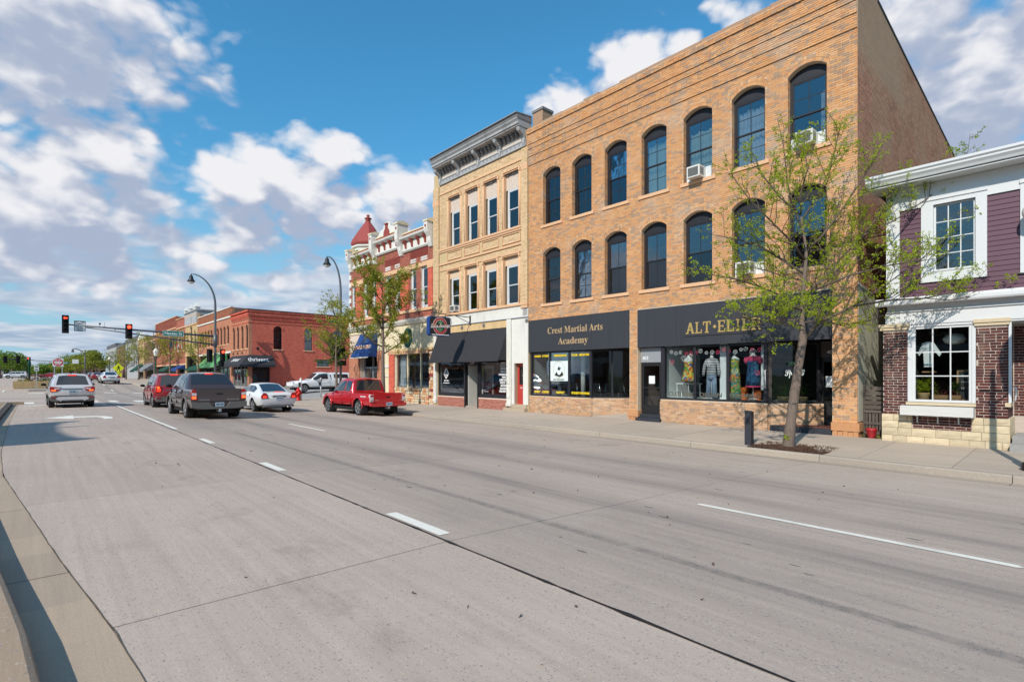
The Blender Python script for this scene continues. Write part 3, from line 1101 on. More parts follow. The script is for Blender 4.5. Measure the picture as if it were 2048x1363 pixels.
 for i in range(len(fine) - 1):
  n0, n1 = nrm(i), nrm(i + 1)
  p0, p1 = Vector(fine[i]), Vector(fine[i + 1])
  t = (p1 - p0).normalized() * .006
  p0, p1 = p0 + t, p1 - t
  if p0.x > 30: break
  mb = MB()
  prof = [(0, -.40), (.012, KZ - .03), (.04, KZ), (.17, KZ + .004), (.17, -.40)]
  mb.add([(p0.x + n0.x * a, p0.y + n0.y * a, z) for a, z in prof] + [(p1.x + n1.x * a, p1.y + n1.y * a, z) for a, z in prof],
       [(q, q + 1, q + 6, q + 5) for q in range(4)] + [(0, 1, 2, 3, 4), (5, 6, 7, 8, 9)])
  mb.build('kerb_length', 'kerb_concrete', walk)
  mb = MB()
  za, zb = road_z(p0.x), road_z(p1.x)
  mb.add([(p0.x - n0.x * .45, p0.y - n0.y * .45, road_z(p0.x - n0.x * .45) + .001), (p0.x, p0.y, za - .012), (p1.x, p1.y, zb - .012),
    (p1.x - n1.x * .45, p1.y - n1.y * .45, road_z(p1.x - n1.x * .45) + .001)], [(0, 1, 2, 3)])
  mb.build('gutter_pan', 'gutter_concrete', walk)

 def wz(x):
  return KZ + (x - 13.5) * .024
 y = -6.2
 r4 = random.Random(8)
 rows = []
 while y < 37.3:
  d = 1.62
  rows.append((y, y + d))
  y += d
 for y0, y1 in rows:
  for a, b in ((None, 15.45), (15.45, 17.33)):
   def edge(q):
    return lerp_line(KERB, q) + .182 if a is None else a + .006
   if a is None and 4.0 < y0 + .3 and y1 < 6.7 and y0 < 5.5:
    # cut out for the tree well
    poly = [(14.98, y0 + .006), (b - .006, y0 + .006), (b - .006, y1 - .006), (14.98, y1 - .006)]
   else:
    poly = [(edge(y0), y0 + .006), (b - .006, y0 + .006), (b - .006, y1 - .006), (edge(y1), y1 - .006)]
   mb = MB()
   n = len(poly)
   dz = r4.uniform(-.003, .003)
   mb.add([(p, q, wz(p) + dz) for p, q in poly] + [(p, q, wz(p) - .08) for p, q in poly],
        [tuple(range(n))] + [(i, n + i, n + (i + 1) % n, (i + 1) % n) for i in range(n)])
   mb.build('paving_slab', 'walk_concrete', walk)
 # corner with the side street
 for i in range(6):
  y0, y1 = 37.31 + i * .7, 37.3 + (i + 1) * .7
  mb = MB()
  xl = {0: 12.84, 1: 12.84, 2: 12.95, 3: 13.2, 4: 13.75, 5: 14.4}[i]
  for a, b in ((xl, 16.2), (16.21, 19.5), (19.51, 24), (24.01, 40)):
   mb.add([(a, y0, wz(min(a, 18))), (b, y0, wz(min(b, 18))), (b, y1 - .01, wz(min(b, 18))), (a, y1 - .01, wz(min(a, 18)))], [(0, 1, 2, 3)])
  mb.build('paving_slab', 'walk_concrete', walk)
 mb = MB()
 mb.box(13.86, 17.33, -6.3, 37.3, -.45, -.30)
 mb.box(14.3, 40, 37.3, 41.5, -.45, -.30)
 mb.box(17.33, 24, -6.3, 37.3, -.45, -.24)
 mb.build('pavement_bed', 'joint_dark', walk)
 # side street and the pavement beyond it
 mb = MB()
 xs = [13.4, 14.5, 16, 18, 20, 24, 90]
 zs = [-.362, -.34, -.24, -.10, .04, .08, .08]
 mb.add([(x, y, z) for y in (41.5, 62.6) for x, z in zip(xs, zs)], [(i, i + 1, i + 8, i + 7) for i in range(6)])
 mb.build('side_street', 'side_road', kind='structure')
 mb = MB()
 mb.box(18.5, 90, 60.4, 64.0, -.5, .20)
 mb.build('far_pavement', 'walk_concrete', kind='structure')
 mb = MB()
 ys = [62.6, 65, 68, 71, 74, 77, 80, 84, 120, 420]
 vs = []
 for y in ys:
  vs += [(8.8, y, far_z(y) - .40), (8.82, y, far_z(y) - .08), (8.98, y, far_z(y) - .06), (17.8, y, far_z(y) - .02)]
 mb.add(vs, [(4 * i + q, 4 * i + q + 1, 4 * i + q + 5, 4 * i + q + 4) for i in range(len(ys) - 1) for q in range(3)] + [(0, 1, 2, 3)])
 mb.build('far_pavement', 'walk_concrete', kind='structure')
 mb = MB()
 vs = []
 ys = [66.5, 68, 71, 74, 77, 80, 84, 120, 150]
 for y in ys:
  w = .5 if y < 67 else 1.0
  vs += [(.3 - 1.9 * w, y, far_z(y) - .1), (.3 - 1.85 * w, y, far_z(y) + .15), (.3 + 1.85 * w, y, far_z(y) + .15), (.3 + 1.9 * w, y, far_z(y) - .1)]
 mb.add(vs, [(4 * i + q, 4 * i + q + 1, 4 * i + q + 5, 4 * i + q + 4) for i in range(len(ys) - 1) for q in range(3)] + [(0, 1, 2, 3)])
 mb.build('far_median', 'kerb_concrete', kind='structure')
 mb = MB()
 mb.box(-40, -13.2, -20, 41, -.5, -.12)
 mb.build('opposite_pavement', 'walk_concrete', kind='structure')
 mb = MB()
 mb.add([(-60, 62.6, -.3), (-13.4, 62.6, -.25), (-13.4, 84, .55), (-60, 84, .5), (-13.4, 420, .55), (-60, 420, .5)], [(0, 1, 2, 3), (3, 2, 4, 5)])
 mb.build('opposite_pavement', 'walk_concrete', kind='structure')


build_ground()

# ------------------------------------------------------------------ walls, bricks, windows
def arc_pts(ya, yb, zs, rise, n=10):
 w = (yb - ya) / 2
 if rise <= 0:
  return [(ya, zs), (yb, zs)]
 r = (w * w + rise * rise) / (2 * rise)
 c = ((ya + yb) / 2, zs + rise - r)
 a0 = math.atan2(zs - c[1], yb - c[0])
 return [(c[0] + r * math.cos(a0 + (math.pi - 2 * a0) * k / n), c[1] + r * math.sin(a0 + (math.pi - 2 * a0) * k / n)) for k in range(n + 1)][::-1]


def wall_mesh(mb, X0, X1, y0, y1, z0, z1, holes, mi=0, axis='x'):
 """a wall of real thickness with openings; holes: (ya, yb, za, z_spring, rise)"""
 def put(pts):
  if axis == 'x':
   mb.add(pts[0], pts[1], mi)
  else:
   mb.add([(b, a, c) for a, b, c in pts[0]], pts[1], mi)
 ys = sorted({y0, y1} | {q for h in holes for q in h[:2] if y0 < q < y1})
 for ya, yb in zip(ys, ys[1:]):
  cuts = sorted((h[2], h[3] + h[4]) for h in holes if h[0] <= ya + 1e-6 and h[1] >= yb - 1e-6)
  z = z0
  for a, b in cuts + [(z1, z1)]:
   a2 = max(min(a, z1), z0)
   if a2 > z + 1e-5:
    p = [(X0, ya, z), (X1, ya, z), (X1, yb, z), (X0, yb, z), (X0, ya, a2), (X1, ya, a2), (X1, yb, a2), (X0, yb, a2)]
    put((p, [(0, 3, 2, 1), (4, 5, 6, 7), (0, 1, 5, 4), (1, 2, 6, 5), (2, 3, 7, 6), (3, 0, 4, 7)]))
   z = max(z, b)
 for ya, yb, za, zs, rise in holes:
  if rise > 0:
   ap = arc_pts(ya, yb, zs, rise)
   zt = zs + rise
   for (a, c), (b, d) in zip(ap, ap[1:]):
    p = [(X0, a, c), (X1, a, c), (X1, b, d), (X0, b, d), (X0, a, zt), (X1, a, zt), (X1, b, zt), (X0, b, zt)]
    put((p, [(0, 3, 2, 1), (4, 5, 6, 7), (0, 1, 5, 4), (2, 3, 7, 6), (3, 0, 4, 7), (1, 2, 6, 5)]))


def lay_bricks(parent, X, y0, y1, z0, z1, holes, m, bl=.200, bh=.057, jt=.011, proud=.009, off=None, singles=0, seed=1, ring=.0, name='brick', thru=.03,
       axis='x', pick=None, stuff_name='brickwork', only=None):
 """real bricks standing proud of the mortar. The `singles` that show largest are objects, the rest one mesh."""
 r = random.Random(seed)
 ch = bh + jt
 nrow = int((z1 - z0) / ch)
 items = []
 for k in range(nrow):
  za = z0 + k * ch
  zm = za + bh / 2
  cuts = []
  for ya, yb, ha, hs, rise in holes:
   if ha - .01 < zm < hs + (rise + ring if rise > 0 else 0):
    if zm <= hs or rise <= 0:
     cuts.append((ya, yb) if zm <= hs + .02 or ring == 0 else (ya - ring * .0, yb + ring * .0))
    else:
     w = (yb - ya) / 2
     R0 = (w * w + rise * rise) / (2 * rise)
     cz = hs + rise - R0
     R1 = R0 + ring
     q = R1 * R1 - (zm - cz) ** 2
     if q > 0:
      hw = min(math.sqrt(q), w + max(0, zm - hs) * w / max(.05, hs - cz) + .012)
      c = (ya + yb) / 2
      cuts.append((c - hw, c + hw))
  y = y0 - (r.random() * .02) - (bl + jt) * (.5 if k % 2 else 0)
  while y < y1:
   l = bl * (1 if r.random() > .08 else .5)
   a, b = max(y, y0), min(y + l, y1)
   y += l + jt
   seg = [(a, b)]
   for c0, c1 in cuts:
    ns = []
    for s0, s1 in seg:
     if c1 <= s0 or c0 >= s1:
      ns.append((s0, s1))
     else:
      if c0 - s0 > .03: ns.append((s0, c0))
      if s1 - c1 > .03: ns.append((c1, s1))
    seg = ns
   for s0, s1 in seg:
    if s1 - s0 > .03:
     items.append((s0, s1, za, za + bh, proud + r.uniform(-.003, .004) + (off(zm) if off else 0)))
 full = [i for i, q in enumerate(items) if abs(q[1] - q[0] - bl) < .002 and (pick is None or pick(q))]
 if singles:
  if axis == 'x':
   full.sort(key=lambda i: (X ** 2 + ((items[i][0] + items[i][1]) / 2) ** 2 + (items[i][2] - 1.6) ** 2 * 1.0))
  else:
   full.sort(key=lambda i: (X ** 2 + items[i][0] ** 2 + (items[i][2] - 1.6) ** 2))
 chosen = set(full[:singles])
 o = ORG.get(parent.name, Vector())
 shared = {}
 vs, fs = [], []
 for i, (a, b, c, d, p) in enumerate(items):
  if i in chosen:
   if 'm' not in shared:
    me = bpy.data.meshes.new(name)
    hb, hh = bl / 2, bh / 2
    e = .004
    if axis == 'x':
     me.from_pydata([(thru, -hb, -hh), (thru, hb, -hh), (thru, hb, hh), (thru, -hb, hh), (e, -hb, -hh), (e, hb, -hh), (e, hb, hh), (e, -hb, hh),
         (0, -hb + e, -hh + e), (0, hb - e, -hh + e), (0, hb - e, hh - e), (0, -hb + e, hh - e)], [],
            [(8, 11, 10, 9), (4, 5, 1, 0), (5, 6, 2, 1), (6, 7, 3, 2), (7, 4, 0, 3), (8, 9, 5, 4), (9, 10, 6, 5), (10, 11, 7, 6), (11, 8, 4, 7)])
    else:
     me.from_pydata([(-hb, thru, -hh), (hb, thru, -hh), (hb, thru, hh), (-hb, thru, hh), (-hb, 0, -hh), (hb, 0, -hh), (hb, 0, hh), (-hb, 0, hh)], [],
            [(4, 5, 6, 7), (0, 1, 5, 4), (1, 2, 6, 5), (2, 3, 7, 6), (3, 0, 4, 7)])
    me.materials.append(MATS[m])
    me.update()
    shared['m'] = me
   ob = bpy.data.objects.new(name, shared['m'])
   if axis == 'x':
    ob.location = (X - p - o.x, (a + b) / 2 - o.y, (c + d) / 2 - o.z)
   else:
    ob.location = ((a + b) / 2 - o.x, X - p - o.y, (c + d) / 2 - o.z)
   COL.objects.link(ob)
   ob.parent = parent
   continue
  k = len(vs)
  xf, xb = X - p, X + thru - p
  if axis == 'x':
   vs += [(xb, a, c), (xb, b, c), (xb, b, d), (xb, a, d), (xf, a, c), (xf, b, c), (xf, b, d), (xf, a, d)]
  else:
   vs += [(a, xb, c), (b, xb, c), (b, xb, d), (a, xb, d), (a, xf, c), (b, xf, c), (b, xf, d), (a, xf, d)]
  fs += [(k + 4, k + 7, k + 6, k + 5), (k + 4, k + 5, k + 1, k), (k + 5, k + 6, k + 2, k + 1), (k + 6, k + 7, k + 3, k + 2), (k + 7, k + 4, k, k + 3)]
 mb = MB()
 mb.add(vs, fs)
 return mb.build(stuff_name, m, parent, kind='stuff', fix=False)


def arch_ring(parent, X, ya, yb, zs, rise, m, rings=2, bw=.066, bd=.105, gap=.010, proud=.012):
 w = (yb - ya) / 2
 R0 = (w * w + rise * rise) / (2 * rise)
 cy, cz = (ya + yb) / 2, zs + rise - R0
 a0 = math.atan2(zs - cz, w)
 mb = MB()
 for q in range(rings):
  ri = R0 + .006 + q * (bd + gap)
  ro = ri + bd
  n = max(5, int((math.pi - 2 * a0) * ri / (bw + gap)))
  for k in range(n):
   t0 = a0 + (math.pi - 2 * a0) * (k + .06) / n
   t1 = a0 + (math.pi - 2 * a0) * (k + .94) / n
   p = [(cy + rr * math.cos(t), cz + rr * math.sin(t)) for rr, t in ((ri, t0), (ro, t0), (ro, t1), (ri, t1))]
   mb.prism(p, X - proud, X + .02, 'x')
 return mb.build('brick_arch', m, parent, kind='stuff')


def glass_pane(parent, X, ya, yb, za, zb, m='window_glass', axis='x'):
 mb = MB()
 if axis == 'x':
  mb.box(X, X + .006, ya, yb, za, zb)
 else:
  mb.box(ya, yb, X, X + .006, za, zb)
 return mb.build('pane', m, parent)


def curtain(parent, X, ya, yb, za, zb, m, waves=7, amp=.03):
 mb = MB()
 n = waves * 6
 vs = []
 for k in range(n + 1):
  t = k / n
  y = ya + (yb - ya) * t
  x = X + amp * math.sin(t * waves * 2 * math.pi) + amp * .4 * math.sin(t * 17)
  sag = .03 * math.sin(t * math.pi * 4)
  vs += [(x, y, za + .02 * math.sin(t * 9)), (x + .02, y, zb + sag)]
 mb.add(vs, [(2 * i, 2 * i + 2, 2 * i + 3, 2 * i + 1) for i in range(n)], 0, True)
 return mb.build('curtain', m, parent, fix=False)


def sash_window(parent, X, ya, yb, za, zs, rise, m, jamb=.07, glass='window_glass', grid=(0, 0), cur=None, rail=.5, head=True, scr=False):
 """double-hung window: frame, two sashes set one behind the other, panes, glazing bars"""
 mb = MB()
 zt = zs - (.10 if rise > 0 and head else 0)
 D = .09
 mb.box(X, X + D, ya, ya + jamb, za, zt)
 mb.box(X, X + D, yb - jamb, yb, za, zt)
 mb.box(X, X + D, ya + jamb, yb - jamb, zt - jamb, zt)
 mb.box(X, X + D, ya + jamb, yb - jamb, za, za + jamb)
 if rise > 0:
  ap = arc_pts(ya, yb, zs, rise)
  mb.prism([(ya, zt)] + [(yb, zt)] + [(a, b - .002) for a, b in ap[::-1]], X - .004, X + D, 'x')
 w = mb.build('window', m, parent)
 a, b, c, d = ya + jamb, yb - jamb, za + jamb, zt - jamb
 mid = c + (d - c) * rail
 s = .045
 for lo, hi, dx in ((mid - .02, d, .012), (c, mid + .02, .040)):
  mb = MB()
  x0 = X + dx
  mb.box(x0, x0 + .03, a, a + s, lo, hi)
  mb.box(x0, x0 + .03, b - s, b, lo, hi)
  mb.box(x0, x0 + .03, a + s, b - s, hi - s, hi)
  mb.box(x0, x0 + .03, a + s, b - s, lo, lo + s)
  gy, gz = grid
  for i in range(gy):
   q = a + s + (b - a - 2 * s) * (i + 1) / (gy + 1)
   mb.box(x0 + .008, x0 + .022, q - .010, q + .010, lo + s, hi - s)
  for i in range(gz):
   q = lo + s + (hi - lo - 2 * s) * (i + 1) / (gz + 1)
   mb.box(x0 + .009, x0 + .021, a + s, b - s, q - .010, q + .010)
  mb.build('sash', m, w)
  glass_pane(w, x0 + .012, a + s, b - s, lo + s, hi - s, 'screen_glass' if scr and lo == c else glass)
 if cur:
  kind, f0, f1, side = cur
  curtain(w, X + .22, a + (b - a) * side[0], a + (b - a) * side[1], c + (d - c) * f0, c + (d - c) * f1, kind)
 return w


def fixed_window(parent, X, ya, yb, za, zb, ny, nz, m, bar=.03, jamb=.05, glass='window_glass', depth=.07, name='window'):
 mb = MB()
 mb.box(X, X + depth, ya, ya + jamb, za, zb)
 mb.box(X, X + depth, yb - jamb, yb, za, zb)
 mb.box(X, X + depth, ya + jamb, yb - jamb, zb - jamb, zb)
 mb.box(X, X + depth, ya + jamb, yb - jamb, za, za + jamb)
 w = mb.build(name, m, parent)
 a, b, c, d = ya + jamb, yb - jamb, za + jamb, zb - jamb
 if ny + nz > 2:
  mb = MB()
  for i in range(1, ny):
   q = a + (b - a) * i / ny
   mb.box(X + .012, X + .045, q - bar / 2, q + bar / 2, c, d)
  for i in range(1, nz):
   q = c + (d - c) * i / nz
   mb.box(X + .014, X + .043, a, b, q - bar / 2, q + bar / 2)
  mb.build('glazing_bars', m, w)
 for i in range(ny):
  for k in range(nz):
   glass_pane(w, X + .025, a + (b - a) * i / ny, a + (b - a) * (i + 1) / ny, c + (d - c) * k / nz, c + (d - c) * (k + 1) / nz, glass)
 return w


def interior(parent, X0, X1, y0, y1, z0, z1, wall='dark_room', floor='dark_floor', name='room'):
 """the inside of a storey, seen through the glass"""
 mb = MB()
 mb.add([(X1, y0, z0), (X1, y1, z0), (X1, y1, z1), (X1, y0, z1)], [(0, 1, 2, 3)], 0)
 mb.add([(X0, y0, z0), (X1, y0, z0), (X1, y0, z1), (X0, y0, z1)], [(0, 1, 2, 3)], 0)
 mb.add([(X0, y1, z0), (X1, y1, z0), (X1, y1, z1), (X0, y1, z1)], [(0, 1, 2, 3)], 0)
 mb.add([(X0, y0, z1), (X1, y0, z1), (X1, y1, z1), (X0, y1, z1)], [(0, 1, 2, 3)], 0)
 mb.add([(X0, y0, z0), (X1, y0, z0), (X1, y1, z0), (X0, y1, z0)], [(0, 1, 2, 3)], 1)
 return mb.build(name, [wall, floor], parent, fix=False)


def slanted(mb, p, q, z0, z1, t, mi=0):
 """an upright slab between two plan points"""
 p, q = Vector(p), Vector(q)
 d = (q - p).normalized()
 n = Vector((d.y, -d.x)) * t / 2
 c = [p - n, p + n, q + n, q - n]
 mb.hexa([(a.x, a.y, z0) for a in c] + [(a.x, a.y, z1) for a in c], mi)


FX = 17.35


# ------------------------------------------------------------------ the three-storey orange brick block
def orange_building():
 B = thing('brick_building', 'tall three-storey orange brick block with arched windows and two dark shop fronts', 'building', (FX, 11.25, -.15))
 Y0, Y1 = 4.5, 18.0
 cs = [16.51 - 1.78 * k for k in range(7)]
 W = 1.10
 holes = []
 for c in cs:
  holes.append((c - W / 2, c + W / 2, 8.54, 10.86, .24))
  holes.append((c - W / 2, c + W / 2, 4.91, 7.20, .24))
 fronts = [(12.27, Y1, -.2, 4.205, 0), (5.14, 11.90, -.2, 4.16, 0)]
 mb = MB()
 wall_mesh(mb, FX, FX + .32, Y0, Y1, -.2, 13.0, holes + fronts)
 mb.build('wall', 'orange_mortar', B)

 def off(z):
  return .0 if z < 11.55 else .040 if z < 11.95 else .075 if z < 12.30 else .105 if z < 12.52 else .14 if z < 13.0 else .19
 mb = MB()
 for a, b, d in ((11.55, 11.95, .033), (11.95, 12.3, .068), (12.3, 12.52, .098), (12.52, 13.0, .133)):
  mb.box(FX - d, FX, Y0 + .002, Y1 - .002, a + .004, b)
 mb.box(FX - .183, FX + .30, Y0 + .002, Y1 - .002, 13.004, 13.19)
 mb.build('corbel_courses', 'orange_mortar', B)
 cut = [(12.25, Y1, -.3, 4.21, 0), (5.14, 11.92, -.3, 4.17, 0)]
 lay_bricks(B, FX, Y0, Y1, .26, 13.21, [(a - .004, b + .004, c - .10, s, r) for a, b, c, s, r in holes] + cut, 'orange_brick', off=off, ring=.235, seed=3, singles=300,
       pick=lambda q: (q[1] < 5.2 or q[2] > 4.3) and q[2] < 7.6)
 for a, b, c, s, r in holes:
  arch_ring(B, FX, a, b, s, r, 'orange_brick')
  mb = MB()
  mb.box(FX - .055, FX + .12, a - .13, b + .10, c - .125, c - .004)
  mb.build('sill', 'terracotta', B)
 mb = MB()
 for a, b, c, s, r in holes:
  z = c + .004
  while z < s - .05:
   for y in (a, b):
    mb.box(FX - .004, FX + .185, y - .006, y + .006, z, z + .057)
   z += .068
 mb.build('reveal_bricks', 'orange_brick', B, kind='stuff')
 # ragged top course
 r = random.Random(4)
 mb = MB()
 y = Y0
 while y < Y1 - .3:
  l = r.uniform(.3, 1.4)
  y2 = min(Y1, y + l)
  mb.box(FX - .17 + r.uniform(0, .05), FX + .28, y + .004, y2, 13.212, 13.23 + r.uniform(.0, .06) + .09 * (1 - (y - Y0) / 13))
  y = y2
 mb.build('coping', 'side_brick', B)
 # windows, upper storey then lower
 grids = {0: [(1, 2), (1, 2), (1, 2), (1, 2), (1, 2), (1, 2), (1, 2)]}
 curt = [None, ('curtain_white', .0, .78, (.45, 1)), None, ('curtain_green', .0, .93, (0, 1)), ('curtain_green', .0, .86, (0, 1)), ('curtain_white', .0, .92, (0, 1)), ('curtain_white', .0, .8, (0, .22))]
 for k, c in enumerate(cs):
  sash_window(B, FX + .19, c - W / 2, c + W / 2, 8.54, 10.86, .24, 'window_black', grid=(1, 1), cur=curt[k], scr=curt[k] is None)
 curt2 = [('curtain_white', 0, .95, (0, .12)), ('blind_white', .45, .8, (.45, 1)), None, ('curtain_white', 0, 1, (0, .10)), None, None, None]
 for k, c in enumerate(cs):
  sash_window(B, FX + .19, c - W / 2, c + W / 2, 4.91, 7.20, .24, 'window_black', grid=(1, 1) if k < 2 else (1, 0), cur=curt2[k], scr=k in (2, 3, 4))
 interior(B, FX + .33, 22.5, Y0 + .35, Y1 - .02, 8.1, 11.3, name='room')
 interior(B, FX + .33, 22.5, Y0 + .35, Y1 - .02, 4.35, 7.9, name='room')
 # side wall along the alley, stepping down to the back; pale painted patch below
 mb = MB()
 mb.prism([(FX + .32, -.3), (34, -.3), (34, 12.12), (19.4, 13.30), (FX + .32, 13.2)], Y0, Y0 + .34, 'y')
 mb.box(FX + .002, FX + .318, Y0 - .007, Y0 - .001, -.2, 13.2)
 mb.build('side_wall', 'side_brick', B)
 mb = MB()
 for k in range(26):
  xa = 19.4 + k * .56
  za = 13.31 - (xa - 19.4) * .0808
  mb.hexa([(xa, Y0 - .02, za - .045), (xa + .55, Y0 - .02, za - .090), (xa + .55, Y0 + .36, za - .090), (xa, Y0 + .36, za - .045),
      (xa, Y0 - .02, za + .03), (xa + .55, Y0 - .02, za - .015), (xa + .55, Y0 + .36, za - .015), (xa, Y0 + .36, za + .03)])
 mb.build('coping_tile', 'roof_dark', B, kind='stuff')
 mb = MB()
 mb.prism([(FX + .04, .3), (20.6, .3), (20.6, 3.3), (18.7, 4.15), (FX + .04, 4.3)], Y0 - .012, Y0 - .002, 'y')
 mb.build('painted_patch', 'mossy_white', B)
 mb = MB()
 mb.box(FX + .4, 33.5, Y0 + .36, Y1, 12.0, 12.1)
 mb.box(33.6, 34, Y0 + .36, Y1, -.2, 12.0)
 mb.box(FX + .34, 34, Y1 - .012, Y1, -.2, 13.0)
 mb.build('roof', 'roof_dark', B)
 # piers with their sandstone feet
 for a, b in ((4.44, 5.16), (11.84, 12.34)):
  mb = MB()
  mb.box(FX - .06, FX + .34, a, b, .02, .255)
  mb.build('foot_stone', 'sandstone', B)
  mb = MB()
  for q in range(5):
   w = (b - a - .06) / 5
   mb.box(FX - .045 + .01 * (q % 2), FX + .3, a + .03 + q * w, a + .03 + (q + 1) * w - .012, -.22, .015 - .02 * (q % 2))
  mb.build('rubble_course', 'sandstone', B, kind='stuff')
 # dark sign boards, in panels
 for ya, yb, za, zb, n in ((12.28, Y1 - .01, 2.71, 4.20, 3), (5.15, 11.89, 2.70, 4.155, 4)):
  for i in range(n):
   w = (yb - ya) / n
   mb = MB()
   mb.box(FX - .03, FX + .05, ya + i * w + .003, ya + (i + 1) * w - .003, za, zb)
   mb.build('sign_panel', 'charcoal_panel', B)
 mb = MB()
 mb.box(FX + .06, FX + .30, 12.28, Y1, 4.0, 4.2)
 mb.box(FX + .06, FX + .30, 5.15, 11.89, 4.0, 4.15)
 mb.build('lintel', 'dark_room', B)
 # lettering on the boards
 serif = {}
 for i in range(26):
  serif[chr(65 + i)] = chr(0x1D400 + i)
  serif[chr(97 + i)] = chr(0x1D41A + i)
 sf = lambda s: ''.join(serif.get(c, c) for c in s)
 text('lettering', sf('Crest Martial Arts'), .42, 'tan_letter', B, (FX - .034, 15.15, 3.63), width=3.15)
 text('lettering', sf('Academy'), .42, 'tan_letter', B, (FX - .034, 15.22, 3.13), width=1.72)
 # ---- left shop: three panes on the front, a splayed return towards the door
 zb0, zt0 = .66, 2.70
 yL, yR = 17.90, 14.34
 q0, q1 = (FX + .10, 14.30), (18.62, 12.98)
 mb = MB()
 mb.box(FX + .07, FX + .17, yL - .04, yL + .06, zb0, zt0)
 for y in (16.70, 15.52):
  mb.box(FX + .07, FX + .15, y - .04, y + .04, zb0 + .06, zt0 - .06)
 mb.box(FX + .065, FX + .17, yR - .10, yR + .02, zb0, zt0)
 mb.box(FX + .07, FX + .16, yR + .02, yL - .04, zb0, zb0 + .06)
 mb.box(FX + .07, FX + .16, yR + .02, yL - .04, zt0 - .06, zt0)
 slanted(mb, q0, q1, zb0, zb0 + .06, .09)
 slanted(mb, q0, q1, zt0 - .06, zt0, .09)
 mx, my = (q0[0] + q1[0]) / 2, (q0[1] + q1[1]) / 2
 slanted(mb, (mx - .025, my + .025), (mx + .025, my - .025), zb0, zt0, .08)
 slanted(mb, (q1[0] - .04, q1[1] + .04), q1, -.1, zt0, .12)
 f = mb.build('shop_window', 'black_frame', B)
 for a, b in ((16.74, 17.86), (15.56, 16.66), (14.37, 15.48)):
  glass_pane(f, FX + .10, a, b, zb0 + .06, zt0 - .06, 'shop_glass')
 for p, q in ((q0, (mx, my)), ((mx, my), q1)):
  mb = MB()
  slanted(mb, p, q, zb0 + .06, zt0 - .06, .008)
  mb.build('pane', 'shop_glass', f)
 mb = MB()
 mb.box(FX + .03, FX + .3, 14.25, Y1 - .01, -.2, zb0 - .004)
 slanted(mb, (FX + .16, 14.24), (18.68, 12.92), -.2, zb0 - .004, .22)
 mb.build('bulkhead', 'pale_mortar', B)
 lay_bricks(B, FX + .025, 14.26, Y1 - .02, -.18, .65, [], 'pale_brick', seed=9, singles=0)
 # bricks of the splayed return
 p, q = Vector((FX + .03, 14.24)), Vector((18.60, 12.84))
 d = (q - p).normalized(); nn = Vector((d.y, -d.x))
 if nn.x > 0: nn = -nn
 p2 = p
 mb = MB()
 L = (q - p).length
 for k in range(12):
  s = -.1 * (k % 2)
  while s < L:
   a, b = max(0, s), min(L, s + .2)
   s += .211
   if b - a < .04: continue
   z0 = -.17 + k * .068
   c0, c1 = p + d * a, p + d * b
   o0, o1 = c0 + nn * .012, c1 + nn * .012
   i0, i1 = c0 - nn * .03, c1 - nn * .03
   mb.hexa([(v.x, v.y, z0) for v in (o0, o1, i1, i0)] + [(v.x, v.y, z0 + .057) for v in (o0, o1, i1, i0)])
 mb.build('brickwork', 'pale_brick', B, kind='stuff')
 mb = MB()
 mb.hexa([(17.34, 12.3, -.2), (18.9, 12.3, -.2), (18.9, 14.2, -.2), (17.34, 14.2, -.2), (17.34, 12.3, -.125), (18.9, 12.3, .16), (18.9, 14.2, .16), (17.34, 14.2, -.125)])
 mb.build('entry_ramp', 'walk_concrete', B)
 mb = MB()
 mb.box(18.66, 18.72, 12.32, 13.0, .14, 2.2)
 mb.build('door', 'door_black', B)
 mb = MB()
 mb.box(18.6, 18.8, 12.3, 13.02, 2.2, 2.7)
 mb.box(FX + .34, 18.7, 12.27, 12.31, -.1, 2.7)
 mb.build('entry_panel', 'black_frame', B)
 def shop_room(poly, z0, z1, wall):
  mb = MB()
  n = len(poly)
  mb.add([(a, b, z0) for a, b in poly], [tuple(range(n))], 1)
  mb.add([(a, b, z1) for a, b in poly], [tuple(range(n))], 0)
  for (a, b), (c, d) in list(zip(poly, poly[1:] + poly[:1]))[2:]:
   mb.add([(a, b, z0), (c, d, z0), (c, d, z1), (a, b, z1)], [(0, 1, 2, 3)], 0)
  mb.build('shop_room', [wall, 'dark_floor'], B, fix=False)
 shop_room([(FX + .19, Y1 - .06), (FX + .19, 14.42), (18.80, 12.98), (23.5, 12.98), (23.5, Y1 - .06)], zb0 - .3, 3.4, 'room_tan')
 mb = MB()
 mb.box(FX + .25, 20.5, Y1 - .10, Y1 - .07, .3, 3.3)
 mb.build('partition', 'room_wall', B)
 # painted mountains on the far wall of the shop
 mb = MB()
 pts = [(17.4, .9), (16.2, 2.35), (15.7, 1.75), (15.1, 2.55), (14.2, 1.3), (13.6, 2.0), (12.6, .9)]
 for (a, b), (c, d2) in zip(pts, pts[1:]):
  mb.bar((23.46, a, b), (23.46, c, d2), .035, .01, up=(1, 0, 0))
 pts = [(16.6, 1.0), (15.5, 1.9), (14.9, 1.2), (13.9, 1.75), (12.9, 1.0), (16.6, 1.0)]
 for (a, b), (c, d2) in zip(pts, pts[1:]):
  mb.bar((23.455, a, b), (23.455, c, d2), .03, .01, up=(1, 0, 0))
 mb.build('wall_painting', 'mountain_paint', B)
 mb = MB()
 mb.lathe([(.11, .5), (.11, 3.4)], (18.6, 15.7, 0), 14)
 mb.build('column', 'room_wall', B)
 # window lettering and poster
 for s, y, w in (('HONOR', 17.50, .42), ('ATTITUDE', 17.0, .42), ('PERSEVERANCE', 16.06, .78), ('FOCUS', 15.22, .34), ('DEDICATION', 14.68, .56)):
  text('window_lettering', s, .13, 'yellow_letter', f, (FX + .092, y, 2.50), width=w, bold=.004)
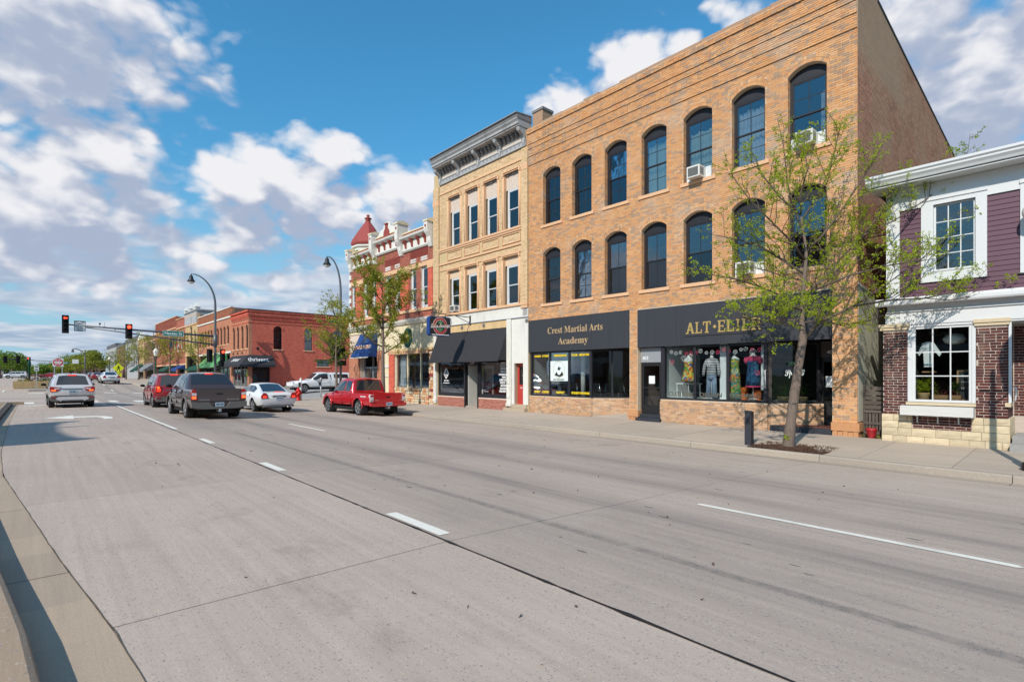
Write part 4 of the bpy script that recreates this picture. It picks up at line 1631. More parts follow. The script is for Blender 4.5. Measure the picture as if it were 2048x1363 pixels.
 for s, y, w in (('SPIRIT', 17.52, .40), ('COURTESY', 16.98, .46), ('RESPECT', 16.05, .50), ('INTEGRITY', 15.14, .50), ('DISCIPLINE', 14.62, .52)):
  text('window_lettering', s, .13, 'yellow_letter', f, (FX + .092, y, .84), width=w, bold=.004)
 mb = MB()
 mb.box(FX + .084, FX + .088, 15.60, 16.68, 1.36, 2.26)
 po = mb.build('poster', 'poster_mint', f)
 mb = MB()
 for rr, rz, t in ((.34, .37, .018),):
  pr = [(16.14 + rr * math.cos(a), 1.87 + rz * math.sin(a)) for a in [2 * math.pi * k / 28 for k in range(28)]]
  for (a, b), (c, d2) in zip(pr, pr[1:] + pr[:1]):
   mb.bar((FX + .081, a, b), (FX + .081, c, d2), t, .004, up=(1, 0, 0))
 mb.build('poster_ring', 'gold_letter', f)
 mb = MB()
 for poly in ([(16.40, 1.62), (16.28, 1.78), (16.20, 1.66), (16.10, 1.62), (16.02, 1.70), (15.94, 1.80), (15.86, 1.62), (16.1, 1.54)],
      [(16.22, 1.92), (16.12, 2.04), (16.08, 1.94), (15.98, 1.98), (16.10, 1.84), (16.2, 1.86)]):
  mb.prism(poly, FX + .079, FX + .083, 'x')
 mb.build('poster_emblem', 'black_letter', f)
 text('poster_number', '507.382.6033', .12, 'black_letter', f, (FX + .080, 16.14, 1.42), width=.66)
 # ---- right shop
 zb1, zt1 = .73, 2.68
 mb = MB()
 mb.box(FX + .05, FX + .20, 10.74, 10.90, -.12, zt1)
 for y in (9.54, 8.32):
  mb.box(FX + .07, FX + .15, y - .045, y + .045, zb1 + .06, zt1 - .06)
 mb.box(FX + .065, FX + .18, 7.02, 7.14, zb1 - .0, zt1)
 mb.box(FX + .07, FX + .16, 7.14, 10.74, zb1, zb1 + .07)
 mb.box(FX + .07, FX + .16, 7.14, 10.74, zt1 - .06, zt1)
 s0, s1 = (FX + .12, 6.98), (18.50, 5.85)
 slanted(mb, s0, s1, zb1, zb1 + .07, .09)
 slanted(mb, s0, s1, zt1 - .06, zt1, .09)
 slanted(mb, (s1[0] - .05, s1[1] + .05), s1, -.1, zt1, .12)
 f2 = mb.build('shop_window', 'black_frame', B)
 for a, b in ((9.585, 10.74), (8.365, 9.495), (7.14, 8.275)):
  glass_pane(f2, FX + .10, a, b, zb1 + .07, zt1 - .06, 'shop_glass')
 mb = MB()
 slanted(mb, s0, s1, zb1 + .07, zt1 - .06, .008)
 mb.build('pane', 'shop_glass', f2)
 mb = MB()
 slanted(mb, (FX + .10, 7.02), (FX + .17, 6.95), -.1, zt1, .14)
 mb.build('corner_post', 'brown_frame', B)
 mb = MB()
 mb.box(FX + .03, FX + .3, 7.0, 10.90, -.2, zb1 - .004)
 slanted(mb, (FX + .16, 6.98), (18.55, 5.78), -.2, zb1 - .004, .22)
 mb.build('bulkhead', 'pale_mortar', B)
 lay_bricks(B, FX + .025, 7.0, 10.92, -.18, .72, [], 'pale_brick', seed=19, singles=150, name='pale_brick')
 p, q = Vector((FX + .03, 6.98)), Vector((18.45, 5.72))
 d = (q - p).normalized(); nn = Vector((d.y, -d.x))
 if nn.x > 0: nn = -nn
 mb = MB()
 L = (q - p).length
 for k in range(13):
  s = -.1 * (k % 2)
  while s < L:
   a, b = max(0, s), min(L, s + .2)
   s += .211
   if b - a < .04: continue
   z0 = -.17 + k * .068
   c0, c1 = p + d * a, p + d * b
   o0, o1 = c0 + nn * .012, c1 + nn * .012
   i0, i1 = c0 - nn * .03, c1 - nn * .03
   mb.hexa([(v.x, v.y, z0) for v in (o0, o1, i1, i0)] + [(v.x, v.y, z0 + .057) for v in (o0, o1, i1, i0)])
 mb.build('brickwork', 'pale_brick', B, kind='stuff')
 # black stair door on the left of it
 mb = MB()
 mb.box(FX + .20, FX + .26, 10.94, 11.86, .12, .48)
 mb.box(FX + .20, FX + .26, 10.94, 11.86, 1.98, 2.12)
 mb.box(FX + .20, FX + .26, 10.94, 11.06, .48, 1.98)
 mb.box(FX + .20, FX + .26, 11.74, 11.86, .48, 1.98)
 mb.box(FX + .20, FX + .25, 11.06, 11.74, 1.12, 1.17)
 dr = mb.build('door', 'door_black', B)
 glass_pane(dr, FX + .22, 11.06, 11.74, .48, 1.12, 'shop_glass')
 glass_pane(dr, FX + .22, 11.06, 11.74, 1.17, 1.98, 'shop_glass')
 mb = MB()
 mb.box(FX + .205, FX + .213, 11.26, 11.52, 1.30, 1.60)
 mb.build('notice', 'paper', dr)
 mb = MB()
 mb.box(FX + .18, FX + .26, 10.92, 11.88, 2.12, 2.68)
 mb.build('door_head', 'steel_grey', B)
 text('house_number', '403', .20, 'white_letter', B, (FX + .176, 11.66, 2.28), width=.26)
 mb = MB()
 mb.box(FX - .12, FX + .3, 10.86, 11.92, -.2, -.01)
 mb.box(FX + .06, FX + .3, 10.90, 11.88, -.005, .13)
 mb.build('step', 'step_paint', B)
 interior(B, FX + .28, 20.0, 10.92, 11.88, .1, 2.9, 'room_tan', 'dark_floor', 'stair_hall')
 mb = MB()
 for i in range(2):
  for k in range(3):
   mb.box(18.0, 18.1, 11.06 + i * .15, 11.18 + i * .15, 1.1 + k * .22, 1.29 + k * .22)
 mb.build('mailbox', 'black_frame', B, kind='stuff')
 # recessed entrance on the right
 mb = MB()
 mb.box(FX + .0, 18.75, 5.16, 6.92, -.2, .045)
 mb.build('entry_platform', 'step_paint', B)
 mb = MB()
 for i in range(8):
  for k in range(9):
   x0, y0 = FX + .06 + i * .15, 5.24 + k * .16
   if x0 - FX < 1.0 and y0 > 6.9 - (x0 - FX): continue
   mb.box(x0, x0 + .142, y0, y0 + .152, .046, .052)
 mb.build('quarry_tile', 'quarry_tile', B, kind='stuff')
 mb = MB()
 mb.box(18.56, 18.62, 5.20, 5.32, .06, 2.2)
 mb.box(18.56, 18.62, 5.74, 5.84, .06, 2.2)
 mb.box(18.56, 18.62, 5.32, 5.74, .06, .36)
 mb.box(18.56, 18.62, 5.32, 5.74, 2.05, 2.2)
 d2 = mb.build('door', 'door_black', B)
 glass_pane(d2, 18.58, 5.32, 5.74, .36, 2.05, 'shop_glass')
 mb = MB()
 mb.box(18.55, 18.557, 5.40, 5.68, 1.25, 1.6)
 mb.build('notice', 'paper', d2)
 mb = MB()
 mb.box(18.5, 18.7, 5.16, 5.86, 2.2, 2.70)
 mb.box(FX + .34, 18.7, 5.10, 5.16, -.1, 2.7)
 mb.build('entry_panel', 'brown_frame', B)
 text('house_number', '401', .16, 'white_letter', B, (18.495, 5.5, 2.35), width=.24)
 for (hx, hy) in ((FX + .045, 7.07),):
  mb = MB()
  mb.tube([(hx + .05, hy, 1.20), (hx - .04, hy, 1.22), (hx - .05, hy - .01, 1.45), (hx - .05, hy - .01, 1.6), (hx - .04, hy, 1.78), (hx + .05, hy, 1.80)], .014, 8)
  mb.build('door_handle', 'white_paint', B)
 shop_room([(FX + .19, 10.88), (FX + .19, 7.14), (18.72, 5.9), (22.5, 5.2), (22.5, 10.88)], zb1 - .5, 3.2, 'dark_room')
 mb = MB()
 mb.box(FX + .22, 20.2, 10.83, 10.86, zb1 - .1, 3.1)
 mb.build('partition', 'room_wall', B)
 for x, y in ((17.85, 8.72), (17.80, 7.28)):
  mb = MB()
  mb.box(x, x + .16, y - .12, y + .10, zb1 - .3, 3.2)
  mb.build('column', 'room_wall', B)
 mb = MB()
 mb.box(FX + .17, 19.3, 7.12, 10.82, zb1 - .1, zb1 + .05)
 mb.hexa([(17.75, 7.118, zb1 - .1), (18.75, 6.15, zb1 - .1), (19.3, 6.15, zb1 - .1), (19.3, 7.118, zb1 - .1), (17.75, 7.118, zb1 + .05), (18.75, 6.15, zb1 + .05), (19.3, 6.15, zb1 + .05), (19.3, 7.118, zb1 + .05)])
 mb.build('display_floor', 'room_wall', B)
 for s, y, w in (('CLOTHING', 10.06, 1.05), ('DESIGN', 8.95, .80), ('TAILORING', 7.78, 1.06)):
  text('window_lettering', s, .20, 'grey_letter', f2, (FX + .092, y, .93), width=w, bold=.005)
 # painted flowers and curls on the glass
 r = random.Random(21)
 mbs = {'pink': MB(), 'mint': MB()}
 for k in range(17):
  y, z = 10.5 - k * .20 + r.uniform(-.03, .03), 2.46 + r.uniform(-.05, .05)
  c = mbs['pink' if (k // 3) % 2 else 'mint']
  rr = r.uniform(.045, .07)
  for i in range(12):
   a, b = i / 12 * 2 * math.pi, (i + 1) / 12 * 2 * math.pi
   c.bar((FX + .094, y + rr * math.cos(a), z + rr * math.sin(a)), (FX + .094, y + rr * math.cos(b), z + rr * math.sin(b)), .006, .003, up=(1, 0, 0))
  for i in range(5):
   a = i * 1.2566 + k
   c.bar((FX + .094, y + .012 * math.cos(a), z + .012 * math.sin(a)), (FX + .094, y + rr * .8 * math.cos(a), z + rr * .8 * math.sin(a)), .005, .002, up=(1, 0, 0))
 for (y, z, s, turn, c) in ((9.98, 2.22, .13, 1, 'mint'), (9.72, 2.3, .10, -1, 'mint'), (8.1, 1.75, .12, 1, 'mint'), (7.5, 2.38, .12, -1, 'mint'), (10.45, 2.1, .1, 1, 'pink'), (8.15, 1.5, .15, -1, 'pink'), (7.35, 1.7, .1, 1, 'pink'), (9.05, 2.05, .12, 1, 'mint')):
  pts = [(FX + .094, y + turn * s * (1 - t / 26) * math.cos(t * .55), z + s * (1 - t / 26) * math.sin(t * .55)) for t in range(22)]
  mbs[c].tube(pts, .0045, 4)
 for k, m in (('pink', 'cloth_pink'), ('mint', 'poster_mint')):
  mbs[k].build('window_painting', m, f2, kind='stuff')
 scr = lambda s: ''.join(chr(0x1D4D0 + ord(c) - 65) if c.isupper() else chr(0x1D4EA + ord(c) - 97) if c.islower() else c for c in s)
 dn = Vector((s1[0] - s0[0], s1[1] - s0[1], 0)).normalized()
 FS2 = Matrix(((dn.x, 0, -abs(dn.y), 0), (dn.y, 0, -abs(dn.x), 0), (0, 1, 0, 0), (0, 0, 0, 1)))
 text('window_lettering', scr('Spring'), .30, 'poster_mint', f2, (17.86, 6.36, 1.75), face=FS2, width=.62, rot=rad(12))
 text('window_lettering', 'FIX', .12, 'awning_green', f2, (17.84, 6.42, 2.00), face=FS2, width=.22, rot=rad(8))
 # slab-serif sign letters on their own board
 mb = MB()
 mb.box(FX - .055, FX - .031, 7.42, 9.86, 3.02, 3.58)
 mb.build('name_board', 'charcoal_panel', B)
 mb = MB()
 yc = [9.80]

 layer = [0]

 def st(poly):
  layer[0] += 1
  mb.prism(poly, FX - .066 - .0004 * layer[0], FX - .050, 'x')

 def letter(ch, w, h=.40, z=3.10, t=.055):
  y0 = yc[0]
  L = lambda a, b, c, d: st([(y0 - a * w, z + b * h), (y0 - c * w, z + b * h), (y0 - c * w, z + d * h), (y0 - a * w, z + d * h)])
  s = .045
  if ch == 'A':
   st([(y0 - .05 * w, z), (y0 - .25 * w, z), (y0 - .62 * w, z + h), (y0 - .42 * w, z + h)])
   st([(y0 - .75 * w, z), (y0 - .98 * w, z), (y0 - .64 * w, z + h), (y0 - .42 * w, z + h)])
   L(.3, .28, .8, .38); L(-.05, 0, .32, .10); L(.68, 0, 1.06, .10)
  elif ch == 'L':
   L(.12, 0, .36, 1); L(0, .9, .48, 1); L(0, 0, 1, .11); L(.86, .1, 1, .34)
  elif ch == 'T':
   L(.38, 0, .62, 1); L(0, .89, 1, 1); L(0, .68, .12, .9); L(.88, .68, 1, .9); L(.24, 0, .76, .1)
  elif ch == 'E':
   L(.12, 0, .36, 1); L(0, .9, .95, 1); L(0, 0, 1, .1); L(.3, .45, .72, .55); L(.84, .72, .96, .92); L(.88, .08, 1, .3); L(.66, .38, .76, .62)
  elif ch == 'I':
   L(.36, 0, .64, 1); L(.15, .9, .85, 1); L(.15, 0, .85, .1)
  elif ch == 'R':
   L(.12, 0, .36, 1); L(0, .9, .75, 1); L(0, 0, .5, .1); L(.3, .45, .75, .55); L(.68, .5, .9, .95)
   st([(y0 - .5 * w, z + .46 * h), (y0 - .72 * w, z + .46 * h), (y0 - 1.05 * w, z), (y0 - .82 * w, z)])
  elif ch == '.':
   st([(y0 - .1, z + .5 * h - .07), (y0 - .17, z + .5 * h), (y0 - .1, z + .5 * h + .07), (y0 - .03, z + .5 * h)][:4])
  if ch == 'e':
   letter('E', w)
   yc[0] = y0
   st([(y0 - .15 * w, z + 1.30 * h), (y0 - .10 * w, z + 1.16 * h), (y0 - .78 * w, z + 1.07 * h), (y0 - .80 * w, z + 1.11 * h)])
  yc[0] = y0 - w - .045
 for ch, w in (('A', .31), ('L', .25), ('T', .28), ('.', .16), ('E', .27), ('L', .26), ('I', .17), ('e', .27), ('R', .30)):
  letter(ch, w)
 mb.build('lettering', 'gold_letter', B)
 return B


orange_building()


# air conditioners standing in window openings
def air_conditioner(label, ya, yb, z, X=FX, out=.34, h=.40, fill=None):
 t = thing('air_conditioner', label, 'air conditioner', (X, (ya + yb) / 2, z), group='window air conditioners')
 mb = MB()
 mb.box(X - out, X + .14, ya, yb, z + .01, z + h)
 mb.build('case', 'air_con', t)
 mb = MB()
 mb.box(X - out - .008, X - out + .002, ya + .05, yb - .05, z + .05, z + h - .05)
 for k in range(8):
  q = z + .06 + k * (h - .12) / 8
  mb.box(X - out - .016, X - out - .006, ya + .05, yb - .05, q, q + .018)
 mb.build('grille', 'air_con_grille', t)
 mb = MB()
 for k in range(5):
  mb.box(X - out + .05 + k * .05, X - out + .08 + k * .05, ya - .006, ya + .004, z + .08, z + h - .07)
 mb.build('side_vent', 'air_con_grille', t, kind='stuff')
 if fill:
  for a, b in fill:
   mb = MB()
   mb.box(X + .085, X + .12, a, b, z + .01, z + h)
   mb.build('side_panel', 'white_paint', t)
 return t



air_conditioner('white air conditioner in the top-storey window at the building corner', 5.56, 6.04, 8.55, fill=[(5.35, 5.555), (6.045, 6.31)])
air_conditioner('white air conditioner in the top-storey window with pale green curtains', 9.14, 9.62, 8.55, fill=[(8.92, 9.135), (9.625, 9.86)])
air_conditioner('white air conditioner in a middle-storey window behind the tree branches', 7.40, 7.88, 4.92, fill=[(7.13, 7.395), (7.885, 8.08)])


# ------------------------------------------------------------------ the cream brick shop with the metal cornice
def cream_building():
 B = thing('cream_brick_building', 'narrow cream brick building with grey metal cornice and black shop awning', 'building', (FX, 22.0, -.15))
 Y0, Y1 = 18.012, 26.04
 up = [(23.45, 24.56), (21.86, 22.96), (20.28, 21.38), (18.68, 19.79)]
 lo = [(23.50, 24.60), (21.92, 23.0), (20.32, 21.42), (18.70, 19.85)]
 holes = [(a, b, 8.87, 11.70, 0) for a, b in up] + [(a, b, 5.10, 7.56, 0) for a, b in lo] + [(18.35, 19.02, .2, 2.22, 0), (19.5, 25.68, -.2, 4.0, 0)]
 mb = MB()
 wall_mesh(mb, FX + .0, FX + .36, Y0, Y1, -.2, 13.3, holes)
 mb.build('wall', 'cream_mortar', B)
 lay_bricks(B, FX, 18.46, 25.45, 7.62, 12.56, [(a - .02, b + .02, 8.78, 11.78, 0) for a, b in up] + [(18.5, 25.4, 7.9, 8.87, 0)], 'cream_brick', seed=5, thru=.02)
 lay_bricks(B, FX, 18.46, 25.45, 5.12, 7.55, [(a - .02, b + .02, 5, 7.6, 0) for a, b in lo], 'cream_brick', seed=6, thru=.02)
 for a, b, s in ((Y0 + .005, 18.45, 7), (25.46, Y1 - .005, 8)):
  mb = MB()
  mb.box(FX - .075, FX, a, b, 5.0, 12.5)
  mb.build('corner_pier', 'cream_mortar', B)
  lay_bricks(B, FX - .075, a, b, 5.0, 12.48, [], 'cream_brick', seed=s, thru=.02)
  mb = MB()
  mb.box(FX - .10, FX, a - .003, b + .02, 11.45, 11.75)
  mb.box(FX - .10, FX, a - .003, b + .02, 4.84, 4.98)
  mb.build('pier_block', 'terracotta', B)
 # spandrel: framed brick panels between two terracotta belts
 mb = MB()
 mb.box(FX - .085, FX + .02, 18.46, 25.45, 8.76, 8.86)
 mb.box(FX - .05, FX + .02, 18.46, 25.45, 8.66, 8.755)
 mb.box(FX - .06, FX + .02, 18.46, 25.45, 7.94, 8.04)
 mb.box(FX - .035, FX + .02, 18.46, 25.45, 7.60, 7.66)
 mb.box(FX - .05, FX + .02, 18.46, 25.45, 12.0, 12.09)
 mb.box(FX - .12, FX + .02, 18.0, 26.0, 4.985, 5.10)
 mb.build('belt_course', 'terracotta', B)
 for a, b in up:
  mb = MB()
  a2, b2 = a - .12, b + .12
  mb.box(FX - .05, FX, a2, b2, 8.12, 8.16)
  mb.box(FX - .05, FX, a2, b2, 8.56, 8.60)
  mb.box(FX - .05, FX, a2, a2 + .045, 8.16, 8.56)
  mb.box(FX - .05, FX, b2 - .045, b2, 8.16, 8.56)
  mb.build('panel_frame', 'terracotta', B)
  lay_bricks(B, FX - .004, a2 + .06, b2 - .06, 8.17, 8.55, [], 'cream_brick', seed=int(a * 10), thru=.01)
 mb = MB()
 mb.box(FX - .002, FX + .01, 18.46, 25.45, 8.05, 8.65)
 mb.build('panel_field', 'cream_mortar', B)
 # bays
 cur = [None, None, None, None]
 for (rows, z0, zw, zt, tilt) in ((up, 8.87, 10.84, 11.70, 0), (lo, 5.10, 7.08, 7.56, 1)):
  for i, (a, b) in enumerate(rows):
   mb = MB()
   if tilt == 0:
    n = int((zt - zw) / .075)
    for k in range(n):
     z = zw + .012 + k * .075
     mb.hexa([(FX + .135, a, z), (FX + .20, a, z), (FX + .20, b, z), (FX + .135, b, z), (FX + .148, a, z + .074), (FX + .20, a, z + .074), (FX + .20, b, z + .074), (FX + .148, b, z + .074)])
    mb.build('siding_board', 'plank_cream', B, kind='stuff')
   else:
    mb.box(FX + .13, FX + .2, a, b, zw + .004, zt)
    mb.build('infill_panel', 'siding_tan', B)
   c = None
   if tilt: c = [('blind_white', .1, 1, (0, 1)), ('blind_white', .0, 1, (0, 1)), ('blind_white', 0, 1, (0, 1)), ('curtain_white', 0, 1, (0, 1))][i]
   sash_window(B, FX + .14, a + .12, b - .14, z0, zw, 0, 'white_trim', jamb=.06, glass='window_glass', cur=c)
   # terracotta hood and shafts at the sides of the bay
   mb = MB()
   mb.box(FX - .07, FX + .06, a - .06, b + .06, zt - .0, zt + .07)
   mb.box(FX - .03, FX + .04, a + .01, b - .01, zt - .06, zt - .002)
   for q in ((a, -1), (b, 1)):
    mb.tube([(FX - .0, q[0] + q[1] * .06, z0 + .02), (FX, q[0] + q[1] * .06, zt - .12)], .05, 8)
    mb.box(FX - .07, FX + .02, q[0] + q[1] * .06 - .06, q[0] + q[1] * .06 + .06, zt - .16, zt - .002)
    mb.box(FX - .03, FX + .13, q[0] - .02, q[0] + .02, z0 + .0, zt - .17)
   mb.build('bay_surround', 'terracotta', B)
   if tilt == 0:
    mb = MB()
    r = random.Random(i)
    for k in range(9):
     y = a + .08 + k * (b - a - .16) / 8
     mb.ball((FX + .09, y, zt - .09 - r.uniform(0, .05)), .055, 6, 4)
    mb.build('carved_ornament', 'cornice_dark', B, kind='stuff')
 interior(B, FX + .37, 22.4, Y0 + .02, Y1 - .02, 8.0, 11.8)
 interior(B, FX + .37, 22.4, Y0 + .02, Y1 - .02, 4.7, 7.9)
 # metal cornice
 cy0, cy1 = 18.14, 25.42
 mb = MB()
 mb.box(FX - .09, FX + .02, cy0, cy1, 12.57, 12.64)
 mb.box(FX - .07, FX + .02, cy0, cy1, 12.64, 12.82)
 mb.box(FX - .10, FX + .02, cy0, cy1, 12.82, 12.88)
 mb.build('cornice_base', 'cornice_grey', B)
 mb = MB()
 for k in range(24):
  y = cy0 + .15 + k * (cy1 - cy0 - .3) / 23
  mb.lathe([(.035, FX - .085), (.02, FX - .068)], (0, y, 12.73), 8, 'x')
 mb.build('rosette', 'cornice_dark', B, kind='stuff')
 nb = 5
 ys = [cy0 + .12 + k * (cy1 - cy0 - .24) / (nb - 1) for k in range(nb)]
 for ya, yb in zip(ys, ys[1:]):
  for k in range(4):
   mb = MB()
   z = 12.89 + k * .115
   mb.hexa([(FX - .05, ya + .16, z), (FX + .02, ya + .16, z), (FX + .02, yb - .16, z), (FX - .05, yb - .16, z), (FX - .03, ya + .16, z + .11), (FX + .02, ya + .16, z + .11), (FX + .02, yb - .16, z + .11), (FX - .03, yb - .16, z + .11)])
   mb.build('frieze_board', 'plank_cream', B)
 for y in ys:
  mb = MB()
  prof = [(FX, 12.6), (FX - .10, 12.62), (FX - .14, 12.75), (FX - .13, 12.95), (FX - .20, 13.08), (FX - .34, 13.14), (FX - .46, 13.22), (FX - .50, 13.38), (FX - .44, 13.42), (FX, 13.42)]
  mb.prism(prof, y - .09, y + .09, 'y')
  mb.lathe([(.055, y - .10), (.055, y + .10)], (FX - .43, 0, 13.30), 10, 'y')
  mb.build('bracket', 'cornice_grey', B)
 mb = MB()
 n = 24
 for k in range(n):
  y = cy0 + .25 + k * (cy1 - cy0 - .5) / (n - 1)
  if min(abs(y - q) for q in ys) < .14: continue
  mb.prism([(FX, 13.10), (FX - .10, 13.12), (FX - .22, 13.22), (FX - .26, 13.36), (FX, 13.36)], y - .055, y + .055, 'y')
  mb.ball((FX - .20, y, 13.24), .075, 8, 5)
 mb.build('modillion', 'cornice_dark', B, kind='stuff')
 mb = MB()
 mb.box(FX - .52, FX + .3, cy0, cy1, 13.42, 13.45)
 mb.prism([(FX - .50, 13.45), (FX - .58, 13.50), (FX - .58, 13.60), (FX - .66, 13.70), (FX - .66, 13.74), (FX + .3, 13.74), (FX + .3, 13.45)], cy0, cy1, 'y')
 mb.build('cornice', 'cornice_grey', B)
 mb = MB()
 mb.prism([(FX - .64, 13.742), (FX - .70, 13.92), (FX + .3, 14.02), (FX + .3, 13.742)], cy0 - .03, cy1 + .03, 'y')
 mb.build('cornice_fascia', 'cornice_dark', B)
 mb = MB()
 mb.hexa([(FX - .76, cy0 - .05, 13.93), (FX + .3, cy0 - .05, 14.03), (FX + .3, cy1 + .05, 14.03), (FX - .76, cy1 + .05, 13.93), (FX - .76, cy0 - .05, 13.97), (FX + .3, cy0 - .05, 14.07), (FX + .3, cy1 + .05, 14.07), (FX - .76, cy1 + .05, 13.97)])
 mb.build('flashing', 'steel_grey', B)
 mb = MB()
 mb.box(FX + .36, 34, Y0, Y1, 12.6, 12.9)
 mb.box(FX + .37, 34, Y1 - .25, Y1, -.2, 13.4)
 mb.box(33.7, 34, Y0, Y1 - .26, -.2, 12.6)
 mb.build('roof', 'roof_dark', B)
 mb = MB()
 mb.box(17.72, 18.4, 17.45, 18.1, 12.0, 14.2)
 ch = mb.build('chimney', 'side_brick', B)
 mb = MB()
 mb.box(17.68, 18.44, 17.41, 18.14, 14.202, 14.32)
 mb.build('chimney_cap', 'cornice_dark', ch)
 # painted boards over the shop
 mb = MB()
 mb.box(FX - .05, FX + .02, 18.02, 25.95, 4.42, 4.84)
 mb.box(FX - .05, FX + .02, 18.02, 25.44, 4.845, 4.98)
 mb.build('fascia_board', 'old_white', B)
 mb = MB()
 mb.box(FX - .09, FX + .02, 18.0, 25.95, 4.385, 4.418)
 mb.build('moulding', 'steel_grey', B)
 mb = MB()
 mb.box(FX - .04, FX + .02, 19.52, 25.9, 4.0, 4.38)
 mb.build('lower_fascia', 'rust_cream', B)
 for y in (18.10, 19.36, 21.35, 23.25, 25.1):
  mb = MB()
  mb.lathe([(.095, FX - .075), (.10, FX - .04)], (0, y, 4.22), 14, 'x')
  mb.lathe([(.05, FX - .095), (.06, FX - .074)], (0, y, 4.22), 10, 'x')
  mb.build('wall_anchor', 'cornice_dark', B)
 mb = MB()
 for k in range(4):
  mb.box(FX - .06, FX - .048, 18.06, 18.36, 4.50 + k * .085, 4.54 + k * .085)
 mb.build('vent_slot', 'cornice_dark', B)
 # white panel with the red stair door
 mb = MB()
 wall_mesh(mb, FX - .04, FX + .05, 18.02, 19.17, .2, 4.38, [(18.36, 19.0, .2, 2.2, 0)])
 mb.build('door_surround', 'old_white', B)
 for a, b, m in ((19.18, 19.50, 'old_white'), (25.70, 25.98, 'old_white')):
  mb = MB()
  mb.box(FX - .10, FX + .05, a, b, .24 if a < 20 else .0, 4.38 if a < 20 else 3.95)
  mb.box(FX - .13, FX - .102, a + .05, b - .05, .5, 1.1)
  mb.box(FX - .13, FX - .102, a + .05, b - .05, 1.2, 2.3)
  mb.box(FX - .14, FX - .0, a - .02, b + .02, .1, .24)
  mb.build('pilaster', m, B)
 mb = MB()
 mb.box(FX + .20, FX + .26, 18.36, 19.0, .2, 1.15)
 mb.box(FX + .20, FX + .26, 18.36, 18.46, 1.15, 2.05)
 mb.box(FX + .20, FX + .26, 18.88, 19.0, 1.15, 2.05)
 mb.box(FX + .20, FX + .26, 18.36, 19.0, 2.05, 2.2)
 d = mb.build('door', 'door_red', B)
 glass_pane(d, FX + .22, 18.46, 18.88, 1.15, 2.05)
 text('door_lettering', '220 1/2', .09, 'white_letter', d, (FX + .196, 18.68, 1.0), width=.28)
 mb = MB()
 mb.box(FX + .262, FX + .3, 18.36, 19.0, .2, 2.2)
 mb.build('door_backing', 'dark_room', B)
 mb = MB()
 mb.box(FX - .25, FX + .3, 18.06, 19.6, -.2, .02)
 mb.box(FX - .08, FX + .2, 18.1, 19.3, .025, .195)
 mb.build('step', 'step_stone', B)
 # shop front
 def shopwin(a, b):
  mb = MB()
  mb.box(FX + .06, FX + .16, a, a + .07, .44, 2.5)
  mb.box(FX + .06, FX + .16, b - .07, b, .44, 2.5)
  mb.box(FX + .06, FX + .16, a + .07, b - .07, .44, .64)
  mb.box(FX + .06, FX + .16, a + .07, b - .07, 2.36, 2.5)
  w = mb.build('shop_window', 'black_frame', B)
  glass_pane(w, FX + .10, a + .07, b - .07, .64, 2.36, 'shop_glass')
  return w
 w1 = shopwin(23.16, 25.66)
 w2 = shopwin(19.52, 21.86)
 for a, b, s in ((23.12, 25.68, 3), (19.55, 21.90, 4)):
  mb = MB()
  mb.box(FX + .02, FX + .2, a, b, -.2, .436)
  mb.build('bulkhead', 'red_mortar', B)
  lay_bricks(B, FX + .02, a + .01, b - .01, -.18, .435, [], 'red_brick', seed=s, jt=.014)
 mb = MB()
 mb.box(FX + .0, FX + .2, 21.87, 21.97, -.2, 4.0)
 mb.box(FX + .0, FX + .2, 23.02, 23.11, -.2, 4.0)
 mb.box(FX + .02, FX + .2, 19.52, 21.86, 2.504, 4.0)
 mb.box(FX + .02, FX + .2, 23.12, 25.68, 2.504, 4.0)
 mb.box(FX + .02, FX + .2, 21.98, 23.01, 2.15, 4.0)
 mb.build('shop_frame', 'black_frame', B)
 mb = MB()
 mb.box(FX + .205, 18.6, 23.0, 23.06, -.1, 2.15)
 mb.build('recess_side', 'old_white', B)
 mb = MB()
 mb.box(18.5, 18.56, 22.0, 22.10, -.02, 2.15)
 mb.box(18.5, 18.56, 22.9, 23.0, -.02, 2.15)
 mb.box(18.5, 18.56, 22.1, 22.9, 1.98, 2.15)
 mb.box(18.5, 18.56, 22.1, 22.9, .95, 1.0)
 d = mb.build('door', 'old_white', B)
 glass_pane(d, 18.52, 22.1, 22.9, 1.0, 1.98, 'shop_glass')
 mb = MB()
 mb.box(18.51, 18.55, 22.1, 22.9, -.02, .95)
 mb.build('door_panel', 'door_black', d)
 text('door_lettering', 'Open', .16, 'white_letter', d, (18.506, 22.62, .72), width=.4)
 text('door_lettering', 'Sun-Sat', .13, 'white_letter', d, (18.506, 22.62, .50), width=.42)
 text('door_lettering', '11 to 9', .13, 'white_letter', d, (18.506, 22.62, .30), width=.42)
 mb = MB()
 mb.box(FX + .02, 18.6, 21.98, 23.0, -.2, -.05)
 mb.build('threshold', 'walk_concrete', B)
 text('house_number', '220', .20, 'white_letter', B, (FX + .014, 22.45, 2.27), width=.42)
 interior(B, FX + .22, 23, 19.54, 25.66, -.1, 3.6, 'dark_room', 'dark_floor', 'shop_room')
 for k, (s, sz, w) in enumerate((('BEER', .15, .34), ('PIZZA', .15, .36), ('APPETIZERS', .13, .52), ('DINE-IN', .13, .40), ('PANINOS', .16, .60), ('WINE', .13, .30), ('CARRY-OUT', .16, .58), ('PASTA', .16, .40), ('RICE BOWL', .13, .48), ('SALADS', .15, .50), ('DELIVERY', .15, .52))):
  text('window_lettering', s, sz, 'white_letter', w2, (FX + .094, 19.96 + .05 * math.sin(k * 2.1), 2.22 - k * .142), width=w, bold=.004)
 mb = MB()
 c = (24.95, 1.72)
